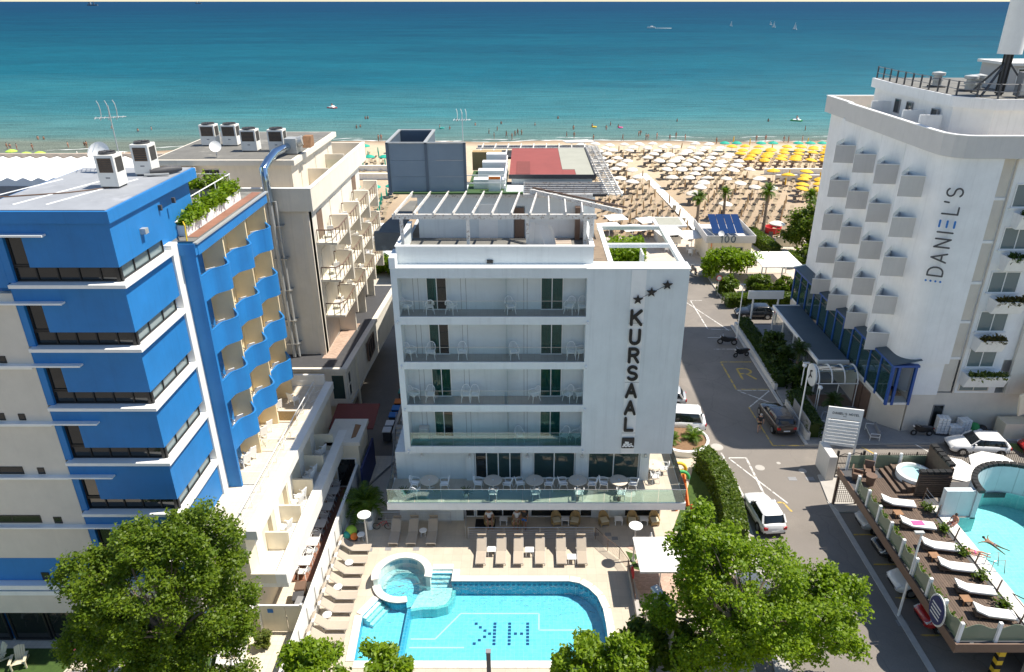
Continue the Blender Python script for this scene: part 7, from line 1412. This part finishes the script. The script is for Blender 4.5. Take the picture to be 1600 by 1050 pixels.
put(person('person in black walking beside the dark brown estate car',WALK,'skin','c_black','c_black','hair_grey'),(18.95,50.6,-.12),R(170)); put(person('sunburnt person in red swimwear sitting at the raised pool edge',SIT,'skin_red',None,'c_red',suit='trunks'),(25.95,35.2,2.72),R(-70),.88); put(person('swimmer with arms spread in the raised pool',SWIM,'skin_tan',None,'c_navy',suit='trunks'),(27.5,33.6,2.87),R(35),.82); put(person('sunbather lying on the raised pool rim',LIE,'skin_red',None,'c_pink',suit='trunks'),(25.75,32.6,3.06),R(70),.85)
tw=tag(MB().box(23.2,23.9,34.7,35.1,3.37,3.42).obj('beach_towel','c_pink',bevel=.02),'pink towel on the second white deck lounger','towel')
protos=[]
PP=[(None,'skin','c_red'),(WALK,'skin_tan','c_navy'),(None,'skin_tan','c_black'),(WALK,'skin','c_royal'),(None,'skin_red','c_navy'),(WALK,'skin_tan','c_pink'),(None,'skin','c_black')]
pts=[(-124.5,175.8),(-123.2,175.0),(-121.1,174.2),(-117.4,174.2),(-125.3,189.0),(-123.8,189.0),(-110.9,177.5),(-106.9,177.5),(-106.4,177.5),(-115.5,206.5),(-105.6,201.0),(-103.5,204.3),(-47.6,206.5),(-47.0,208.7),(-48.8,224.5),(-48.1,224.5),(-37.5,185.3),(-36.8,185.3),(-24.5,206.5),(-21.5,204.3),(-21.0,220.7),(-15.0,212.2),(-10.4,197.9),(-8.4,203.2),(-8.7,190.0),(-5.6,191.9),(-7.7,214.5),(-4.1,189.0),(-3.4,193.9),(-2.7,195.9),(-1.7,195.9),(2.0,212.2),(10.0,191.9),(12.5,204.3),(9.0,224.5),(11.9,191.0),(18.0,208.7),(16.4,185.3),(21.5,204.3),(23.5,212.2),(25.2,207.6),(24.0,187.2),(29.0,193.9),(29.6,194.9),(30.0,188.1),(30.5,188.1),(33.1,190.0),(35.9,187.2),(38.0,190.0),(39.8,187.2),(43.8,219.4),(70.6,219.4),(75.8,203.2),(46.2,180.9),(57.0,184.4),(59.6,185.3),(64.4,182.6),(68.5,184.4),(63.6,183.5)]
pts=sorted(pts); cn={'c_red':'red','c_navy':'navy','c_black':'black','c_royal':'blue','c_pink':'pink'}; zn={'left':0,'mid':0,'right':0}
for i,(x,y) in enumerate(pts):
    k=i%len(PP); sh=(186 if x>-40 else 186-(-40-x)*.25); dep=max(0,min(.85,(y-sh-3)*.035)); z=(-.12-dep) if y>sh+1 else .05
    zone='left' if x<-60 else ('mid' if x<8 else 'right'); zn[zone]+=1
    lab='bather in %s swimwear %s the sea, %s from left %s'%(cn[PP[k][2]],'standing in' if y>sh+1 else 'walking beside',ORD[zn[zone]-1],{'left':'beyond the blue hotel','mid':'beyond the roof','right':'off the umbrella beach'}[zone])
    if k>=len(protos): o=person(lab,PP[k][0],PP[k][1],None,PP[k][2],suit='trunks'); protos.append(o)
    else: o=copy_tree(protos[k])
    o['label']=lab; o['group']='bathers along the shore'; put(o,(x,y,z),rnd.uniform(0,6.28),rnd.uniform(.94,1.08))
# floats and boats
for j,(x,y,c,cl) in enumerate(((-24.5,206.5,'c_teal','teal'),(18.0,208.7,'c_yellow','yellow'),(25.2,207.6,'c_pink','pink'))):
    t=thing('swim_ring','%s inflatable ring floating in the shallow sea'%cl,'swim ring',(x+.6,y,-.05)); MB().tube([(.55*math.cos(R(a)),.55*math.sin(R(a)),.08) for a in range(0,360,24)],.16,8,True).obj('ring',c,t,60)
def boat(loc,rz,label,hull,s=1,name='pedal_boat'):
    t=thing(name,label,'boat',loc,rz); 
    for k in (-.55,.55): MB().loft([[(k+dx*w,y,z) for dx,z in ((-.3,-.15),(.3,-.15),(.34,.25),(-.34,.25))] for y,w in ((-1.6,.5),(-1,1),(1,1),(1.7,.3))]).obj('hull',hull,t,40,fix=True)
    MB().box(-.8,.8,-1.1,1.0,.25,.36).obj('deck','white_paint',t); MB().box(-.7,.7,-.5,-.1,.36,.8).obj('seat','white_paint',t,bevel=.05); o=put(copy_tree(protos[4]),(0,0,0)); bpy.data.objects.remove(o) if False else None
    return t,o
for (x,y,h,l) in ((79.4,220.7,'c_green','green and white pedal boat off the beach'),(-64.8,248.9,'c_red','red pedal boat out beyond the bathers')):
    t,o=boat((x,y,-.05),R(60),l,h); o.location=(x,y,-.25); o['label']='person standing on the %s pedal boat'%('green and white' if h=='c_green' else 'red')
for j,(x,y,s) in enumerate(((287.5,1114,.6),(362,1175,.55),(331,1059,.7),(335,986,.75))):
    t=thing('sailing_boat','small white sailing boat far out, %s from left'%ORD[j],'boat',(x,y,-.1),R(30),'far sailing boats'); t.scale=(s,)*3
    MB().loft([[(dx*w,yy,z) for dx,z in ((-1,0),(1,0),(1.2,1.0),(-1.2,1.0))] for yy,w in ((-4,.7),(0,1.1),(4.5,.15))]).obj('hull','white_paint',t,40,fix=True); MB().tube([(0,.3,.8),(0,.3,11)],.1,6).obj('mast','metal',t); MB().prismx([(.2,1.6),(-3.6,1.7),(.2,10.8)],-.04,.04).obj('mainsail','umb_white',t); MB().prismx([(.5,1.5),(3.8,1.2),(.5,8.8)],-.04,.04).obj('jib','umb_white',t)
t=thing('motor_boat','white motor boat leaving a wake far out','boat',(162.5,1034,-.1),R(80)); MB().loft([[(dx*w,yy,z) for dx,z in ((-1,0),(1,0),(1.3,1.4),(-1.3,1.4))] for yy,w in ((-5,1.3),(1,1.4),(6,.2))]).obj('hull','white_paint',t,40,fix=True); MB().box(-1,1,-2,1.5,1.4,2.6).obj('cabin','white_paint',t,bevel=.2); MB().quad((-1.5,-5,.08),(1.5,-5,.08),(4,-26,.08),(-4,-26,.08)).obj('wake','foam',t)
for j,(x,y) in enumerate(((-3436,6277),(-4554,10996))): t=thing('far_ship','grey ship on the horizon, %s one'%['nearer','farther'][j],'ship',(x,y,0)); MB().box(-40,40,-8,8,0,9).obj('hull','steel_blue_dark',t); MB().box(-30,-12,-6,6,9,26).obj('bridge','steel_blue',t); MB().box(8,14,-3,3,9,30).obj('crane','steel_blue_dark',t)
# ---------------------------------------------------------------- beach furniture
rb=random.Random(99)
def umb_open(mat):
    def f():
        mb=MB(); n=12; mb.cur=0; ring=[]
        mb.lathe([(.02,2.42),(.65,2.26),(1.16,2.0)],n); mb.lathe([(1.16,2.0),(1.18,1.88)],n); mb.cur=1; mb.tube([(0,0,0),(0,0,2.5)],.028,6); mb.lathe([(.22,0),(.16,.1),(.02,.12)],8); return mb.obj('beach_umbrella',[mat,'wood_old'])
    return f
def umb_closed(mat):
    def f():
        mb=MB(); mb.lathe([(.02,2.5),(.10,2.3),(.15,1.5),(.08,1.05)],7); mb.cur=1; mb.tube([(0,0,0),(0,0,2.3)],.03,5); mb.lathe([(.22,0),(.16,.1),(.02,.12)],8); return mb.obj('closed_umbrella',[mat,'wood_old'])
    return f
def bed():
    mb=MB(); mb.loft([[(-.3,y,z),(.3,y,z),(.3,y,z+.05),(-.3,y,z+.05)] for y,z in ((-.95,.30),(.3,.30),(.9,.62))]); 
    for x in (-.26,.26):
        for y in (-.7,.3): mb.box(x-.025,x+.025,y-.025,y+.025,0,.3)
    return mb.obj('sunbed','bed_tan')
def place_t(*a,**k):
    o=place(*a,**k); o.rotation_euler=(rb.gauss(0,.07),rb.gauss(0,.07),o.rotation_euler[2]); q=rb.uniform(.9,1.1); o.scale=(q,q,rb.uniform(.92,1.06)); return o
nb=0; extra=MB(); bedcount=0; BEDX=[]
def sunbed(x,y,rz,lab):
    global bedcount
    if bedcount<295:
        o=place('bed',bed,(x,y,.22),rz,lab,'sunbeds on the sand',cat='sunbed'); bedcount+=1
    else:
        c,s=math.cos(rz),math.sin(rz); T_=lambda p:(x+p[0]*c-p[1]*s,y+p[0]*s+p[1]*c,.22+p[2])
        for a,b in (((-.95,.30),(.3,.30)),((.3,.30),(.9,.62))): extra.quad(T_((-.3,a[0],a[1])),T_((.3,a[0],a[1])),T_((.3,b[0],b[1])),T_((-.3,b[0],b[1])))
rows=list(range(18)); grid=[]
for r in rows:
    y=169.2-3.85*r; xs=[12.2+3.28*c+(1.6 if r%2 else 0) for c in range(10)]
    for c,x in enumerate(xs):
        pathx=23.2+(150-y)*.085
        if abs(x-pathx)<1.9 and y<158: continue
        if y<102 and x<24: continue
        grid.append((r,c,x,y))
ROWN=ORD
for (r,c,x,y) in sorted(grid,key=lambda g:g[3]):
    openp=.93 if r<8 else (.5 if r<11 else .12)
    if 24<x and 8<=r<13: openp=max(openp,.42)
    op=rb.random()<openp; lab='%s beach umbrella, %s row from the sea, %s from the roof'%('open white' if op else 'closed tan',ORD[r],ORD[c])
    o=place_t('uw' if op else 'ct',umb_open('umb_cream') if op else umb_closed('umb_tan'),(x+rb.uniform(-.15,.15),y+rb.uniform(-.15,.15),.22),rb.uniform(0,6),lab,'white umbrella field',cat='umbrella')
    for k,dx in enumerate((-.85,.75)): sunbed(x+dx,y-.5+rb.uniform(-.2,.2),R(rb.uniform(-35,-15)),'tan sunbed %s of the white field umbrella, %s row from sea, %s from roof'%(['left','right'][k],ORD[r],ORD[c]))
    BEDX.append((x,y))
for r in range(12):
    y=166.0-3.7*r
    if 142<y<148.5 : continue
    for c in range(8):
        x=46.0+3.1*c+(1.5 if r%2 else 0)
        if (y<141 and x<47): continue
        op=rb.random()<(.94 if y>148 else .8); o=place_t('uy' if op else 'cy',umb_open('umb_yellow') if op else umb_closed('umb_yellow'),(x,y,.24),rb.uniform(0,6),'%s yellow beach umbrella, %s row from the sea, %s from the white ones'%('open' if op else 'closed',ORD[r],ORD[c]),'yellow umbrella field',cat='umbrella')
        for k,dx in enumerate((-.85,.75)): sunbed(x+dx,y-.5,R(rb.uniform(-30,-10)),'tan sunbed %s of the yellow umbrella, %s row from sea, %s from left'%(['left','right'][k],ORD[r],ORD[c]))
for c,x in enumerate((45.4,48.2,53.8,56.6,62.4,65.2,68.0,70.8)): place('ug',umb_open('umb_green'),(x,170.2,.3),0,'open green umbrella in the waterside row, %s from left'%ORD[c],'green waterside umbrellas',cat='umbrella')
for i,(x,y) in enumerate(((52,172.8),(49,176),(66,174))): place('cy',umb_closed('umb_yellow'),(x,y,.3),0,'closed yellow umbrella standing near the water, %s'%ORD[i],cat='umbrella')
gl=[(-33.5,154.5,1),(-30.3,154.5,1),(-27.2,127.2,1),(-30.7,127.2,1),(-28.0,124.8,1),(-27.9,120.3,1),(-24.8,121,0),(-24.4,118,0),(-24.6,124.5,0),(-24.2,128,1),(-28.2,116.5,0),(-24.0,114.8,0),(-28.5,131,0),(-24.5,133,0),(-34.6,158.5,0),(-32.2,158,0),(-33.3,163,0),(-30.4,163.5,1),(-29.4,150,0),(-34,150,0),(-37,167,1),(-31,168.5,1),(-23.5,111,0),(-27.5,113,0)]
for i,(x,y,op) in enumerate(sorted(gl,key=lambda g:g[1])):
    place('ug' if op else 'cg',umb_open('umb_green') if op else umb_closed('umb_green'),(x,y,.22),0,'%s green umbrella in the gap beside the cream hotel, %s from the huts'%('open' if op else 'closed',ORD[i]),'green umbrellas beyond the cream hotel',cat='umbrella')
    for k,dx in enumerate((-.85,.75)): sunbed(x+dx,y-.5,R(rb.uniform(-30,30)),'tan sunbed %s of the green umbrella, %s from the huts'%(['left','right'][k],ORD[i]))
for i,(x,y) in enumerate(((-113,160.5),(-108,157.6),(-105.5,158.3),(-107.8,150.8),(-105.7,152.8),(-102.1,152.8),(-116,152),(-112,154))): place('ul',umb_open('umb_lime'),(x,y,.25),0,'lime green umbrella at the left picture edge, %s from the sea'%ORD[i] if False else 'lime green umbrella beyond the white corrugated roof, %s'%ORD[i],'lime umbrellas at the left',cat='umbrella')
for i in range(9): place('cw',umb_closed('umb_white'),(-104+3.4*i,152+3*(i%3),.25),0,'closed white umbrella beyond the white corrugated roof, %s from left'%ORD[i],'closed white umbrellas at the left',cat='umbrella')
if extra.f: stuff(tag(extra.obj('sunbeds_beyond','bed_tan'),'more tan sunbeds spread among the farther umbrellas','sunbed'))
# beach walkway, screens, kiosks
struct(MB().prism([(23.0,118-2.0),(26.4,113),(27.2,104),(28.8,104),(27.6,113),(24.4,148),(23.2,148),(25.0,118)],.20,.27).obj('walkway','coping')) if False else None
wk=MB()
for i in range(24):
    y=147-i*1.8; x=23.4+(147-y)*.072; w=.75+.25*(147-y)/43
    wk.box(x-w,x+w,y-1.79,y,.2,.30)
o=struct(wk.obj('beach_walkway','coping'))
for j,(x0,x1,y) in enumerate(((47.6,64,146.2),(48,62,140.4),(-37,-26,149.3),(-35,-25,141.6))):
    t=thing('bathing_screen','long white slatted screen on the sand, %s'%['right side back','right side front','left gap back','left gap front'][j],'screen',((x0+x1)/2,y,.2),0,'white beach screens')
    for k in range(int((x1-x0)/1.2)): MB(t).box(x0+k*1.2+.02,x0+(k+1)*1.2-.02,y,y+.08,.3,1.35).obj('panel','white_paint',t)
    MB(t).box(x0,x1,y-.3,y+.35,1.35,1.45).obj('cap','white_paint',t)
KB=thing('beach_kiosk','beach kiosk with solar panels on the roof and the number 100','kiosk',(26.8,95,0)); MB(KB).box(23.8,29.6,91.9,99.4,.03,3.1).obj('walls','cream',KB); MB(KB).box(23.5,29.9,91.5,99.8,3.1,3.3).obj('roof_slab','d_grey',KB); MB(KB).box(23.5,29.9,91.45,91.55,3.3,4.1).box(23.45,23.55,91.55,99.8,3.3,4.1).box(29.85,29.95,91.55,99.8,3.3,4.1).obj('roof_parapet','d_grey',KB)
xx=25.3
for ch in '100': strokes(MB(KB),GLY[ch],(xx,91.43,3.25),(1,0,0),(0,0,1),.85,.12,.03).obj('number','steel_blue_dark',KB); xx+=.55 if ch=='1' else .85
for i in range(4): x=24.7+i*1.05; MB(KB).add([(x,93.3,3.9),(x+1.0,93.3,3.9),(x+1.12,97.8,5.3),(x+.12,97.8,5.3)],[(0,1,2,3)]).obj('solar_panel','solar',KB)
MB(KB).box(24.2,24.3,91.7,91.8,.03,3.1).obj('orange_post','c_orange',KB); window(KB,'shutter','y-',91.9,25.5,28.5,.9,2.4,2,'mid_grey','glass_dark',.08,.06); dish((25.6,92.6,3.3),.4,'small white dish on the beach kiosk roof')
K2=thing('ice_cream_kiosk','small white kiosk with a grey flat roof near the walkway','kiosk',(20.5,103,0)); MB(K2).box(18.8,22.2,101,104.6,.03,2.6).obj('walls','offwhite',K2); MB(K2).box(18.3,22.8,100.5,105.2,2.6,2.85).obj('roof_edge','white_paint',K2); MB(K2).box(18.8,22.3,101,104.8,2.85,2.9).obj('roof','roof_sage',K2); window(K2,'counter','y-',101,19.2,21.8,1.0,2.2,2,'white_paint','glass_dark',.06,.05)
for j,(x,y,s) in enumerate(((22.9,97.3,2.0),(19.9,98.8,1.9),(15.0,100.5,1.6),(11.8,101.5,1.6),(17.8,104.5,1.5),(13.2,106.0,1.5))):
    t=thing('cafe_parasol','square white cafe parasol by the kiosks, %s from front'%ORD[j],'parasol',(x,y,0),R(12),'cafe parasols'); mb=MB(); q=[(-s,-s,2.55),(s,-s,2.55),(s,s,2.55),(-s,s,2.55)]
    for i in range(4): mb.quad((0,0,3.1),q[i],q[(i+1)%4])
    mb.obj('canopy','umb_white',t); MB().tube([(0,0,0),(0,0,3.1)],.05,6).obj('pole','white_paint',t)
    if j<3:
        t2=thing('cafe_table','white table under the %s cafe parasol'%ORD[j],'table',(x,y-.9,.04)); MB().lathe([(.001,.7),(.4,.7),(.4,.74),(.001,.74)],14).obj('top','plastic_white',t2); MB().tube([(0,0,0),(0,0,.7)],.04,6).obj('stem','plastic_white',t2)
        for k in range(3): place('bchair',make_bchair,(x+.75*math.cos(k*2.1),y-.9+.75*math.sin(k*2.1),.04),k*2.1-PI/2,'white chair at the %s cafe parasol table, %s'%(ORD[j],ORD[k]),'cafe chairs')
CN=thing('white_canopy','flat white canopy on posts above a timber terrace','canopy',(30.7,85.3,0)); MB(CN).box(28.2,30.6,82.3,88.2,2.95,3.05).obj('roof_panel','umb_white',CN); MB(CN).box(30.7,33.2,82.3,88.2,2.95,3.05).obj('roof_panel','umb_white',CN)
for x in (28.2,30.65,33.2):
    for y in (82.4,88.1): MB(CN).box(x-.06,x+.06,y-.06,y+.06,0,2.95).obj('post','white_paint',CN)
MB(CN).box(26.5,33.5,82.0,88.5,.03,.12).obj('timber_floor','wood_old',CN)
for i in range(3): MB(CN).box(26.6,33.4,81.9,82.0,.4+i*.3,.5+i*.3).obj('fence_board','brown_metal',CN)
for j,(x,y) in enumerate(((-22.3,89.6),(-20.3,89.9),(-18.4,90.2))): t=thing('beach_hut','white gabled beach hut beside the green shrubs, %s from left'%ORD[j],'hut',(x,y,0),0,'gabled beach huts'); MB().box(-.9,.9,-1.2,1.2,0,2.0).obj('walls','white_paint',t); MB().prismy([(-1.05,1.95),(0,2.7),(1.05,1.95)],-1.35,1.35).obj('roof','white_paint',t)
t=thing('flat_beach_bar','white flat-roofed bar beside the cream hotel','bar',(-19.5,98,0)); MB(t).box(-23.5,-17.2,95,101,0,2.8).obj('walls','offwhite',t); MB(t).box(-24,-16.8,94.5,101.4,2.8,3.0).obj('roof','white_paint',t)
t=thing('dark_terrace_roof','dark roof terrace edge left of the white hotel screen','roof',(-12,84,0)); MB(t).box(-16,-9,80.5,90,0,4.6).obj('walls','d_grey',t); MB(t).box(-16.2,-8.8,80.3,90.2,4.6,4.8).obj('roof','dark_grey',t)
tb=thing('red_tub','round red paddling tub on the sand behind the hedge','tub',(37.2,106.5,.1)); MB(tb).lathe([(1.1,0),(1.25,.9),(1.1,.9),(1.0,.3),(.001,.3)],20,(37.2,106.5,.1)).obj('tub','c_red',tb,40)
bw=thing('beach_wall','low pale wall at the beach entrance','wall',(36.5,100,0)); MB(bw).box(35.5,39.5,99.6,99.9,0,1.5).obj('wall','cream',bw)
